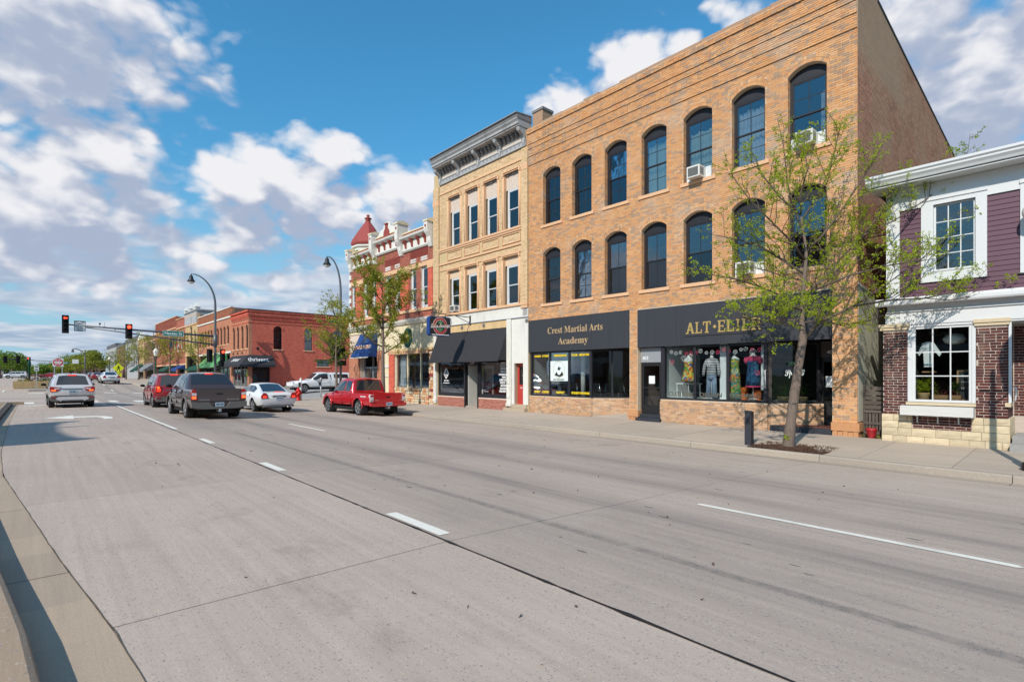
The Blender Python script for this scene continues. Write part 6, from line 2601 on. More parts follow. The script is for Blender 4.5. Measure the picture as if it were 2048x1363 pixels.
def corner_office():
 X, YS = 17.72, 64.0
 B = thing('corner_office', 'two-storey red brick corner office with arched windows and black wraparound awning', 'building', (X, 67.4, -.2))
 fw = [(63.98 + .28 + k * 1.78, 63.98 + .28 + k * 1.78 + .80) for k in range(4)]
 fh = [(a, b, 4.66, 6.95, .40) for a, b in fw]
 sw = [(20.40, 21.36, 4.60, 6.85, .46), (23.98, 24.94, 4.58, 6.82, .46), (27.6, 28.5, 4.56, 6.8, .46)]
 mb = MB()
 wall_mesh(mb, X, X + .35, YS, 71.1, -.2, 9.0, fh + [(64.5, 70.6, -.2, 2.75, 0)])
 mb.build('front_wall', 'orange_skin', B)
 mb = MB()
 wall_mesh(mb, YS, YS + .35, X + .352, 36, -.2, 9.0, sw + [(25.5, 27.1, 2.66, 3.5, 0), (18.1, 20.0, -.2, 2.7, 0)], axis='y')
 mb.build('side_wall', 'red_skin', B)
 arched_windows(B, X, fh)
 arched_windows(B, YS, sw, axis='y', sill='terracotta')
 arched_windows(B, YS, [(25.5, 27.1, 2.66, 3.5, 0)], axis='y')
 for a, b, c, s, r in fh: hood(B, X, a, b, s, r, 'orange_skin')
 for a, b, c, s, r in sw: hood(B, YS, a, b, s, r, 'red_skin', 'y')
 mb = MB()
 for z0, z1, d in ((7.55, 7.65, .05), (8.25, 8.42, .08), (8.42, 8.62, .14), (8.80, 9.0, .20)):
  mb.box(X - d, X, YS - d, 71.1, z0, z1)
  mb.box(X + .002, 36, YS - d, YS, z0, z1)
 mb.build('brick_cornice', 'red_skin', B)
 mb = MB()
 k = 0
 x = X + .1
 while x < 34:
  mb.box(x, x + .13, YS - .10, YS - .0, 7.98, 8.10)
  mb.box(x, x + .13, YS - .17, YS - .08, 8.63, 8.76)
  x += .28
 y = YS
 while y < 71:
  mb.box(X - .10, X, y, y + .13, 7.98, 8.10)
  y += .28
 mb.build('dentil', 'red_skin', B, kind='stuff')
 mb = MB()
 mb.box(X - .24, X + .3, YS - .24, 71.1, 9.003, 9.09)
 mb.box(X + .302, 36, YS - .24, YS + .4, 9.003, 9.09)
 mb.build('coping', 'roof_dark', B)
 mb = MB()
 mb.box(X + .4, 36, YS + .4, 82, 8.4, 8.5)
 mb.box(X + .4, 36, 71.1, 71.4, -.2, 9)
 mb.build('roof', 'roof_dark', B)
 interior(B, X + .4, 30, YS + .4, 71, 3.9, 8.3)
 interior(B, X + .36, 30, YS + .4, 71, -.2, 3.6)
 # glazed corner shop front
 mb = MB()
 for y in (64.5, 65.9, 67.4, 69.0, 70.52):
  mb.box(X + .10, X + .2, y, y + .09, -.1, 2.75)
 mb.box(X + .10, X + .2, 64.59, 70.52, 2.2, 2.3)
 mb.box(X + .10, X + .2, 64.59, 70.52, -.1, .3)
 f = mb.build('shop_front', 'steel_grey', B)
 for a, b in ((64.59, 65.9), (65.99, 67.4), (67.49, 69.0), (69.09, 70.52)):
  glass_pane(f, X + .14, a, b, .3, 2.2, 'shop_glass')
 mb = MB()
 for x in (18.1, 19.0, 19.92):
  mb.box(x, x + .08, YS + .10, YS + .2, -.1, 2.7)
 mb.box(18.1, 20, YS + .10, YS + .2, 2.2, 2.28)
 f = mb.build('shop_front', 'metal_black', B)
 for a, b in ((18.18, 19.0), (19.08, 19.92)):
  glass_pane(f, YS + .14, a, b, .0, 2.2, 'shop_glass', 'y')
 # goose-neck lamps over the awning
 for a, b in fw:
  mb = MB()
  y = (a + b) / 2
  mb.tube([(X, y, 4.25), (X - .25, y, 4.4), (X - .5, y, 4.3), (X - .52, y, 4.15)], .02, 6)
  mb.lathe([(.16, 3.98), (.10, 4.06), (.04, 4.16)], (X - .52, y, 0), 10)
  mb.build('goose_neck_lamp', 'metal_black', B)
 # awning round the corner
 t = thing('corner_canopy', 'black awning wrapped round the red brick street corner with white lettering', 'awning', (X, 64, 2.7))
 zt, zb, p = 3.88, 2.76, 1.25
 ye, xe = 70.9, 20.25
 P = [(X, ye, zt), (X, YS, zt), (xe, YS, zt)]
 Q = [(X - p, ye, zb), (X - p, YS - p, zb), (xe, YS - p, zb)]
 mb = MB()
 mb.add(P + Q, [(0, 1, 4, 3), (1, 2, 5, 4)])
 mb.add([P[2], Q[2], (xe, YS, zb)], [(0, 1, 2)])
 mb.add([P[0], Q[0], (X, ye, zb)], [(0, 1, 2)])
 mb.build('canopy', 'awning_black', t, fix=False)
 mb = MB()
 mb.box(X - p, X - p + .02, YS - p, ye, zb - .26, zb - .002)
 mb.box(X - p + .022, xe, YS - p, YS - p + .02, zb - .26, zb - .002)
 mb.box(xe - .02, xe, YS - p + .022, YS, zb - .26, zb - .002)
 mb.build('valance', 'awning_black', t)
 sl = math.atan2(zt - zb, p)
 FS = Matrix(((1, 0, 0, 0), (0, math.cos(sl), -math.sin(sl), 0), (0, math.sin(sl), math.cos(sl), 0), (0, 0, 0, 1)))
 text('lettering', 'thrivent', .95, 'white_letter', t, (18.55, YS - p / 2 - .04, (zt + zb) / 2 + .02), face=FS, width=2.2, bold=.0)
 FW = Matrix(((0, math.cos(sl), -math.sin(sl), 0), (-1, 0, 0, 0), (0, math.sin(sl), math.cos(sl), 0), (0, 0, 0, 1)))
 text('lettering', 'thrivent', .95, 'white_letter', t, (X - p / 2 - .04, 66.6, (zt + zb) / 2 + .02), face=FW, width=3.0, bold=.0)
 # blank doorway wall lamp on the side
 mb = MB()
 mb.lathe([(.18, YS - .3), (.12, YS - .2), (.05, YS - .02)], (18.6, 0, 4.6), 10, 'y')
 mb.build('wall_lamp', 'metal_black', B)


corner_office()


def far_shop(name, label, X, y0, y1, zt, skin, wins, front_z=3.2, trim='terracotta', band=None, parapet=None, glassw=True, seed=1, rise=.35):
 """a shop house down the street: wall with cut openings, windows, shop front, cornice"""
 B = thing(name, label, 'building', (X, (y0 + y1) / 2, -.2))
 hs = []
 for a, b, c, s in wins:
  hs.append((a, b, c, s, rise))
 mb = MB()
 wall_mesh(mb, X, X + .35, y0 + .01, y1 - .01, -.2, zt, hs + [(y0 + .7, y1 - .7, -.2, front_z, 0)])
 mb.build('wall', skin, B)
 arched_windows(B, X, hs)
 for a, b, c, s, r in hs:
  if r > 0: hood(B, X, a, b, s, r, skin, t=.16)
 mb = MB()
 mb.box(X + .36, X + 16, y0 + .01, y0 + .3, -.2, zt - .01)
 mb.box(X + .36, X + 16, y1 - .3, y1 - .01, -.2, zt - .01)
 mb.box(X + .36, X + 16, y0 + .3, y1 - .3, zt - .9, zt - .8)
 mb.build('party_walls', 'brown_skin', B)
 interior(B, X + .37, X + 12, y0 + .35, y1 - .35, -.2, front_z + .1)
 if wins: interior(B, X + .37, X + 12, y0 + .35, y1 - .35, front_z + .4, zt - 1)
 n = max(2, int((y1 - y0 - 1.4) / 1.7))
 mb = MB()
 ys = [y0 + .7 + (y1 - y0 - 1.4) * k / n for k in range(n + 1)]
 for y in ys:
  mb.box(X + .12, X + .22, y - .05, y + .05, -.1, front_z)
 mb.box(X + .12, X + .22, y0 + .75, y1 - .75, -.1, .45)
 mb.box(X + .12, X + .22, y0 + .75, y1 - .75, 2.5, 2.6)
 f = mb.build('shop_front', 'brown_frame', B)
 for a, b in zip(ys, ys[1:]):
  glass_pane(f, X + .16, a + .05, b - .05, .45, 2.5, 'shop_glass')
 mb = MB()
 mb.box(X - .08, X + .0, y0 + .02, y1 - .02, front_z + .02, front_z + .25)
 mb.box(X - .14, X + .3, y0 + .0, y1 - .0, zt + .003, zt + .12)
 if band:
  mb.box(X - .12, X, y0 + .02, y1 - .02, band, band + .18)
 mb.build('stone_band', trim, B)
 if parapet:
  mb = MB()
  y = y0 + .2
  while y < y1 - .2:
   mb.box(X - .10, X, y, y + .16, parapet, zt - .03)
   y += .55
  mb.build('parapet_rib', skin, B, kind='stuff')
 return B


FB = 17.72
far_shop('brick_shop', 'long red brick shop house with ribbed parapet and tall arched windows', FB, 71.1, 89.0, 9.95, 'orange_skin',
    [(72.2 + k * 1.68, 72.2 + k * 1.68 + .85, 5.5, 7.45) for k in range(10)], band=8.72, parapet=8.95, front_z=4.3, trim='old_white')
T = far_shop('towered_shop', 'narrow orange brick shop house with white peaked tower front', FB - .12, 89.02, 97.6, 10.6, 'tan_skin',
     [(90.2, 91.0, 5.6, 8.0), (92.7, 93.8, 5.6, 8.8), (95.4, 96.2, 5.6, 8.0)], band=9.2, front_z=4.5)
mb = MB()
mb.box(FB - .25, FB + 2.2, 89.1, 97.5, 9.4, 11.2)
mb.box(FB - .4, FB + 2.3, 88.95, 97.65, 11.2, 11.4)
T_ = mb.build('tower_top', 'cornice_grey', T)
for y in (89.7, 93.3, 96.9):
 mb = MB()
 mb.box(FB - .36, FB + .3, y - .38, y + .38, 11.402, 11.75)
 mb.add([(FB - .45, y - .5, 11.752), (FB + .4, y - .5, 11.752), (FB + .4, y + .5, 11.752), (FB - .45, y + .5, 11.752), (FB - .02, y, 12.5)], [(0, 1, 4), (1, 2, 4), (2, 3, 4), (3, 0, 4), (3, 2, 1, 0)])
 mb.build('finial', 'old_white', T)
far_shop('brick_shop', 'red brick shop house with stepped piers beside the white tower', FB, 97.62, 105.4, 10.9, 'far_red', [(98.6 + k * 1.6, 99.4 + k * 1.6, 5.6, 8.0) for k in range(4)], band=9.3)
far_shop('brick_shop', 'broad red brick shop house with many thin windows and banded parapet', FB, 105.42, 127.0, 11.6, 'far_red', [(106.6 + k * 1.75, 107.4 + k * 1.75, 5.6, 8.3) for k in range(12)], band=9.6, parapet=10.0)
far_shop('brick_shop', 'lower brown brick shop house between two taller fronts', FB, 127.02, 141.8, 9.6, 'brown_skin', [(128 + k * 1.9, 128.9 + k * 1.9, 5.4, 7.6) for k in range(7)], band=8.6)
T2 = far_shop('gabled_shop', 'pale brick shop house with white carved gable front far down the street', FB - .1, 141.82, 151.4, 9.6, 'tan_skin', [(143 + k * 2.4, 144 + k * 2.4, 5.4, 7.6) for k in range(3)], band=8.6)
mb = MB()
mb.prism([(142.2, 9.75), (151, 9.75), (150.4, 10.4), (148.6, 10.5), (148.0, 11.2), (145.2, 11.2), (144.6, 10.5), (142.8, 10.4)], FB - .2, FB + .4, 'x')
mb.build('gable', 'old_white', T2)


def modern_block(label, y0, y1, zt, seed, X=FB):
 B = thing('modern_building', label, 'building', (X, (y0 + y1) / 2, -.2), group=None)
 hs = []
 n = int((y1 - y0 - 2) / 4)
 for k in range(n):
  a = y0 + 1.5 + k * 4.2
  for c in (3.6, 6.6):
   if c + 2.2 < zt - .5: hs.append((a, a + 2.6, c, c + 2.3, 0))
 mb = MB()
 wall_mesh(mb, X, X + .3, y0 + .02, y1 - .02, -.2, zt, hs)
 mb.build('wall', 'modern_grey' if seed % 2 == 0 else 'brown_skin', B)
 arched_windows(B, X, hs, 'steel_grey', sill=None)
 mb = MB()
 mb.box(X + .3, X + 16, y0 + .02, y0 + .3, -.2, zt)
 mb.box(X + .3, X + 16, y1 - .3, y1 - .02, -.2, zt)
 mb.build('end_wall', 'brown_skin', B)
 mb = MB()
 mb.box(X + .31, X + 16, y0 + .3, y1 - .3, zt - .4, zt - .3)
 mb.box(X - .15, X + 16, y0, y1, zt + .003, zt + 1.0)
 mb.build('parapet', 'modern_dark', B)
 interior(B, X + .32, X + 10, y0 + .4, y1 - .4, 3.0, zt - .5)


modern_block('modern grey three-storey block with dark roof band beyond the old shops', 152.0, 176, 9.9, 2)
modern_block('modern brown brick block at the far end of the shopping street', 178.2, 196, 9.4, 3)
modern_block('dark topped modern block where the shopping street ends', 198.2, 226, 10.2, 4)

# awnings of the far shops
shed_awning('shop_awning', 'large pale green awning on the ribbed-parapet brick shop', FB, 73.0, 82.5, 4.35, 2.75, 1.5, .2, 'awning_green')
shed_awning('shop_awning', 'dark green awning with white lettering at the towered shop', FB, 84, 92, 3.1, 2.5, 1.2, .3, 'awning_dark_green')
shed_awning('shop_awning', 'blue awning with white lettering beyond the towered shop', FB, 98.5, 104.4, 3.2, 2.55, 1.2, .35, 'awning_blue')
shed_awning('shop_awning', 'dark green awning under the banded parapet', FB, 108, 114.5, 3.3, 2.5, 1.3, .3, 'awning_dark_green')
shed_awning('shop_awning', 'grey awning of the brown brick shop house', FB, 129, 139, 4.0, 2.5, 1.8, .3, 'awning_grey')
shed_awning('shop_awning', 'deep green awning before the white carved gable', FB, 142.5, 150.5, 4.1, 2.5, 1.8, .3, 'awning_dark_green')


# ------------------------------------------------------------------ the row across the street (seen only as reflections and shadow)
def opposite_shop(label, y0, y1, zt, skin, seed):
 X = -17.0
 B = thing('opposite_building', label, 'building', (X, (y0 + y1) / 2, -.1))
 hs = []
 n = max(2, int((y1 - y0) / 2.4))
 for k in range(n):
  a = y0 + (y1 - y0) * (k + .5) / n - .5
  hs.append((a, a + 1.0, 4.9, 6.9, .2))
  if zt > 11: hs.append((a, a + 1.0, 8.4, 10.2, .2))
 mb = MB()
 wall_mesh(mb, X - .35, X, y0 + .01, y1 - .01, -.15, zt, hs + [(y0 + .6, y1 - .6, .5, 3.2, 0)])
 mb.build('wall', skin, B)
 for a, b, c, s, r in hs:
  mb = MB()
  mb.box(X - .2, X - .14, a, b, c, s + r)
  mb.box(X - .13, X - .10, a, b, (c + s) / 2, (c + s) / 2 + .06)
  mb.build('window', 'car_glass', B)
  mb = MB()
  mb.box(X - .1, X + .06, a - .1, b + .1, c - .12, c - .003)
  mb.build('sill', 'terracotta', B)
 mb = MB()
 mb.box(X - .24, X - .18, y0 + .6, y1 - .6, .5, 3.2)
 mb.build('shop_window', 'car_glass', B)
 mb = MB()
 mb.box(X - .3, X + .2, y0, y1, zt + .003, zt + .25)
 mb.box(X, X + .1, y0 + .02, y1 - .02, 3.3, 3.9)
 mb.build('cornice', 'old_white', B)
 mb = MB()
 mb.box(X - 14, X - .36, y0 + .01, y1 - .01, -.15, zt - .3)
 mb.build('rear_block', skin, B)
 return B


opposite_shop('brown brick shop house across the street from the purple shop', -22, -6, 8.6, 'opp_skin', 1)
opposite_shop('low brick shop house across the street from the orange block', -5.9, 11.6, 8.9, 'brown_skin', 2)
TW = opposite_shop('tall brick house with twin corner posts across the street', 11.8, 18.6, 13.5, 'opp_skin', 3)
mb = MB()
X = -17.0
mb.box(X - .5, X + .1, 11.7, 12.1, 13.76, 14.72)
mb.box(X - .5, X + .1, 18.3, 18.7, 13.76, 14.7)
mb.box(X - .4, X, 16.1, 16.22, 14.0, 14.9)
mb.prism([(12.12, 13.76), (18.28, 13.76), (18.28, 14.45), (17.6, 14.34), (16.4, 14.28), (14.6, 14.3), (13.2, 14.42), (12.12, 14.6)], X - .4, X, 'x')
mb.build('roof_crest', 'opp_skin', TW)
opposite_shop('two-storey brick shop house across the street from the pickup truck', 18.8, 40.5, 8.7, 'brown_skin', 4)
opposite_shop('long brick shop row across the street beyond the crossing', 63.5, 96, 9.0, 'opp_skin', 5)
opposite_shop('second brick shop row across the street beyond the crossing', 96.2, 150, 8.4, 'brown_skin', 6)
t = thing('side_building', 'brown brick house down the side street opposite', 'building', (-48, 52, -.4))
mb = MB()
mb.box(-56, -46, 40, 64, -.45, 7.5)
mb.build('wall', 'brown_skin', t)
mb = MB()
mb.box(-56.3, -45.7, 39.7, 64.3, 7.503, 8.0)
mb.build('roof', 'roof_dark', t)

# ------------------------------------------------------------------ vehicles (local axes: +Y forward, X right, ground at z = 0)
def glossy_dark(name, col):
 m = bpy.data.materials.new(name)
 m.use_nodes = True
 b = m.node_tree.nodes['Principled BSDF']
 b.inputs['Base Color'].default_value = col + (1,)
 b.inputs['Roughness'].default_value = .03
 b.inputs['Metallic'].default_value = .45
 b.inputs['Specular IOR Level'].default_value = .9
 b.inputs['Coat Weight'].default_value = .6
 b.inputs['Coat Roughness'].default_value = .02
 MATS[name] = m


glossy_dark('auto_glass', (.045, .052, .06))
paint('paint_silver', (.62, .60, .60), .3, .32)
paint('paint_maroon', (.30, .010, .018), .2, .3)
paint('paint_umber', (.085, .060, .062), .45, .3)
paint('paint_white', (.72, .73, .74), .05, .3, .02)
paint('paint_red', (.47, .006, .014), .15, .25)
paint('paint_fleet', (.74, .75, .76), .0, .35, .02)


def loft(mb, rings, mi=0, sm=True, cap=True):
 n = len(rings[0])
 o = len(mb.v)
 for r in rings:
  mb.v.extend(r)
 for i in range(len(rings) - 1):
  for k in range(n):
   k2 = (k + 1) % n
   mb.f.append((o + i * n + k, o + i * n + k2, o + (i + 1) * n + k2, o + (i + 1) * n + k))
   mb.mi.append(mi); mb.sm.append(sm)
 if cap:
  mb.f.append(tuple(o + k for k in range(n))); mb.mi.append(mi); mb.sm.append(False)
  e = o + (len(rings) - 1) * n
  mb.f.append(tuple(e + k for k in reversed(range(n)))); mb.mi.append(mi); mb.sm.append(False)


def boolean_cut(ob, cutters):
 dg = None
 for c in cutters:
  md = ob.modifiers.new('cut', 'BOOLEAN')
  md.object = c
  md.operation = 'DIFFERENCE'
  md.solver = 'EXACT'
 dg = bpy.context.evaluated_depsgraph_get()
 me = bpy.data.meshes.new_from_object(ob.evaluated_get(dg))
 ob.modifiers.clear()
 me.polygons.foreach_set('use_smooth', [True] * len(me.polygons))
 me.set_sharp_from_angle(angle=rad(32))
 me.name = ob.name
 ob.data = me
 for c in cutters:
  bpy.data.objects.remove(c)


class Car:
 """spec: dict of dimensions; builds body, cab, glass, wheels and trim under one Empty"""
 def __init__(s, name, label, cat, loc, rz, paintm, low, green, axles, wr, ww, track, group=None, wheels5='alloy'):
  s.t = thing(name, label, cat, loc, rz, group)
  s.paint = paintm
  s.low, s.green = low, green
  s.ax, s.wr, s.ww, s.tr = axles, wr, ww, track

 def body(s, extra=()):
  rings = []
  for y, zb, zm, zs, wb, wm, ws, cr in s.low:
   half = [(wb * .82, zb), (wb, zb + .07), (wm, zm), (wm * .998, zm + (zs - zm) * .45), (ws + (wm - ws) * .35, zs - .035), (ws, zs), (ws * .55, zs + cr * .8)]
   ring = [(x, y, z) for x, z in half] + [(0, y, zs + cr)] + [(-x, y, z) for x, z in half[::-1]]
   rings.append(ring)
  mb = MB()
  loft(mb, rings)
  b = mb.build('body', s.paint, s.t, local=True)
  cs = list(extra)
  for ya in s.ax:
   for sx in (-1, 1):
    c = MB()
    R = s.wr * 1.17
    c.lathe([(R, sx * (s.tr + .35)), (R, sx * (s.tr - .32))], (0, ya, s.wr + .015), 28, 'x')
    cs.append(c.build('cutter', s.paint, None))
  for c in cs:
   c.location = s.t.location
   c.rotation_euler = s.t.rotation_euler
  bpy.context.view_layer.update()
  boolean_cut(b, cs)
  s.b = b
  mb = MB()
  for ya in s.ax:
   for sx in (-1, 1):
    R = s.wr * 1.165
    n = 12
    for k in range(n):
     a0, a1 = math.pi * (-.1 + 1.2 * k / n), math.pi * (-.1 + 1.2 * (k + 1) / n)
     zc = s.wr + .015
     mb.add([(sx * (s.tr + .0), ya + R * math.cos(a0), zc + R * math.sin(a0)), (sx * (s.tr + .0), ya + R * math.cos(a1), zc + R * math.sin(a1)),
       (sx * (s.tr - .315), ya + R * math.cos(a1), zc + R * math.sin(a1)), (sx * (s.tr - .315), ya + R * math.cos(a0), zc + R * math.sin(a0))], [(0, 1, 2, 3)])
    mb.lathe([(R, sx * (s.tr - .315)), (R - .01, sx * (s.tr - .31))], (0, ya, s.wr + .015), 16, 'x')
  mb.build('wheel_housing', 'under_black', s.t, local=True)
  y0, y1 = s.low[0][0], s.low[-1][0]
  mb = MB()
  mb.box(-s.tr + .34, s.tr - .34, y0 + .25, y1 - .25, .22, .45)
  mb.box(-s.tr + .1, s.tr - .1, min(s.ax) + s.wr * 1.25, max(s.ax) - s.wr * 1.25, .24, .40)
  for ya in s.ax:
   mb.tube([(-s.tr + .1, ya, s.wr), (s.tr - .1, ya, s.wr)], .05, 8)
  mb.build('underside', 'under_black', s.t, local=True)

 def S(s, t, u):
  st = s.green
  i = min(int(t), len(st) - 2)
  f = t - i
  a = [p + (q - p) * f for p, q in zip(st[i], st[i + 1])]
  y, zs, zr, wb, wr, cr = a
  au, sg = abs(u), (1 if u >= 0 else -1)
  if au <= .55:
   q = au / .55
   return Vector((sg * wr * q, y, zr + cr * (1 - q ** 2.4)))
  q = (au - .55) / .45
  bulge = .03 * math.sin(q * math.pi) * min(1, (zr - zs) / .3)
  return Vector((sg * (wr + (wb - wr) * q + bulge), y, zr + (zs - zr) * q))

 def cab(s):
  us = [-1, -.9, -.75, -.62, -.55, -.45, -.25, 0, .25, .45, .55, .62, .75, .9, 1]
  mb = MB()
  rings = []
  n = len(s.green)
  ts = [0]
  for i in range(n - 1):
   ts += [i + .5, i + 1]
  vs, fs = [], []
  for t in ts:
   vs += [tuple(s.S(t, u)) for u in us]
  m = len(us)
  for i in range(len(ts) - 1):
   for k in range(m - 1):
    fs.append((i * m + k, i * m + k + 1, (i + 1) * m + k + 1, (i + 1) * m + k))
  mb.add(vs, fs, 0, True)
  mb.build('cab', s.paint, s.t, local=True, angle=38)

 def pane(s, t0, t1, u0, u1, name='window_glass', m='auto_glass', off=.007, nt=6, nu=6, shape=None):
  mb = MB()
  vs, fs = [], []
  for i in range(nt + 1):
   for k in range(nu + 1):
    t, u = t0 + (t1 - t0) * i / nt, u0 + (u1 - u0) * k / nu
    p = s.S(t, u)
    e = .01
    du = s.S(t, min(.999, u + e)) - s.S(t, max(-.999, u - e))
    dt = s.S(min(len(s.green) - 1.001, t + e), u) - s.S(max(0, t - e), u)
    n = du.cross(dt)
    if n.length < 1e-9: n = Vector((0, 0, 1))
    n.normalize()
    c = Vector((0, (s.green[0][0] + s.green[-1][0]) / 2, .9))
    if n.dot(p - c) < 0: n = -n
    vs.append(tuple(p + n * off))
  w = nu + 1
  for i in range(nt):
   for k in range(nu):
    fs.append((i * w + k, i * w + k + 1, (i + 1) * w + k + 1, (i + 1) * w + k))
  mb.add(vs, fs, 0, True)
  return mb.build(name, m, s.t, local=True)

 def wheels(s, spokes=6, rimm='alloy'):
  first = None
  for ya in s.ax:
   for sx in (-1, 1):
    R, W = s.wr, s.ww
    mb = MB()
    pr = [(R * .60, -W / 2 + .015), (R * .86, -W / 2), (R * .97, -W / 2 + .025), (R, -W / 2 + .06), (R, W / 2 - .06), (R * .97, W / 2 - .025), (R * .86, W / 2), (R * .60, W / 2 - .015)]
    mb.lathe([(a, b) for a, b in pr], (0, 0, 0), 28, 'x')
    w = mb.build('wheel', 'rubber', s.t, local=True)
    w.location = (sx * (s.tr - W / 2), ya, R - .004)
    mb = MB()
    o = sx * (W / 2 - .005)
    mb.lathe([(R * .68, o * 1.02), (R * .63, o * 1.0), (R * .56, o * .80), (R * .56, o * .45)], (0, 0, 0), 24, 'x')
    mb.f.pop(); mb.mi.pop(); mb.sm.pop(); mb.f.pop(); mb.mi.pop(); mb.sm.pop()
    mb.lathe([(R * .60, o * .42), (R * .02, o * .42)], (0, 0, 0), 20, 'x', mi=1)
    for k in range(spokes):
     a = 2 * math.pi * k / spokes + .3
     ca, sa = math.cos(a), math.sin(a)
     for e in (-.10, .10):
      c2, s2 = math.cos(a + e * 1.6), math.sin(a + e * 1.6)
      mb.bar((o * .88, ca * R * .08, sa * R * .08), (o * .93, c2 * R * .62, s2 * R * .62), R * .085, .03, up=(1, 0, 0))
    mb.lathe([(R * .16, o * .6), (R * .16, o * .94), (R * .04, o * .98)], (0, 0, 0), 12, 'x')
    rm = mb.build('rim', [rimm, 'under_black'], w, local=True)

 def box_part(s, name, m, *a, parent=None, label=None):
  mb = MB()
  for q in a:
   mb.box(*q)
  return mb.build(name, m, parent or s.t, local=True, label=label)

 def poly_part(s, name, m, polys, y0, y1, axis='y', parent=None):
  mb = MB()
  for p in polys:
   mb.prism(p, y0, y1, axis)
  return mb.build(name, m, parent or s.t, local=True)

 def plate(s, y, z, txt, w=.31, h=.155):
  p = s.box_part('number_plate', 'plate_blue', (-w / 2, w / 2, y - .012, y, z - h / 2, z + h / 2))
  text('plate_lettering', txt, .085, 'sign_white' if False else 'black_letter', p, (0, y - .014, z), face=FACE_S, local=True, width=.24)

 def mirrors(s, y, z, x, m='under_black'):
  for sx in (-1, 1):
   mb = MB()
   mb.ball((sx * (x + .11), y, z), .1, 10, 6, (1.15, .55, .75))
   mb.box(sx * (x - .03), sx * (x + .06), y - .02, y + .03, z - .07, z - .03)
   mb.build('mirror', m, s.t, local=True)

 def seams(s, ys, z0, z1, x, zh=None, m='under_black', handle=None):
  mb = MB()
  for y in ys:
   for sx in (-1, 1):
    mb.box(sx * (x - .03), sx * (x + .003), y - .004, y + .004, z0, z1)
  mb.build('door_seam', m, s.t, local=True)
  if handle:
   for y in handle:
    for sx in (-1, 1):
     mb = MB()
     mb.box(sx * (x - .02), sx * (x + .03), y - .09, y + .09, zh - .018, zh + .018)
     mb.build('door_handle', s.paint, s.t, local=True)


def place(px_X, px_Y, track, rear_axle, rz=0):
 return px_X, px_Y


def gz(x):
 return road_z(x)


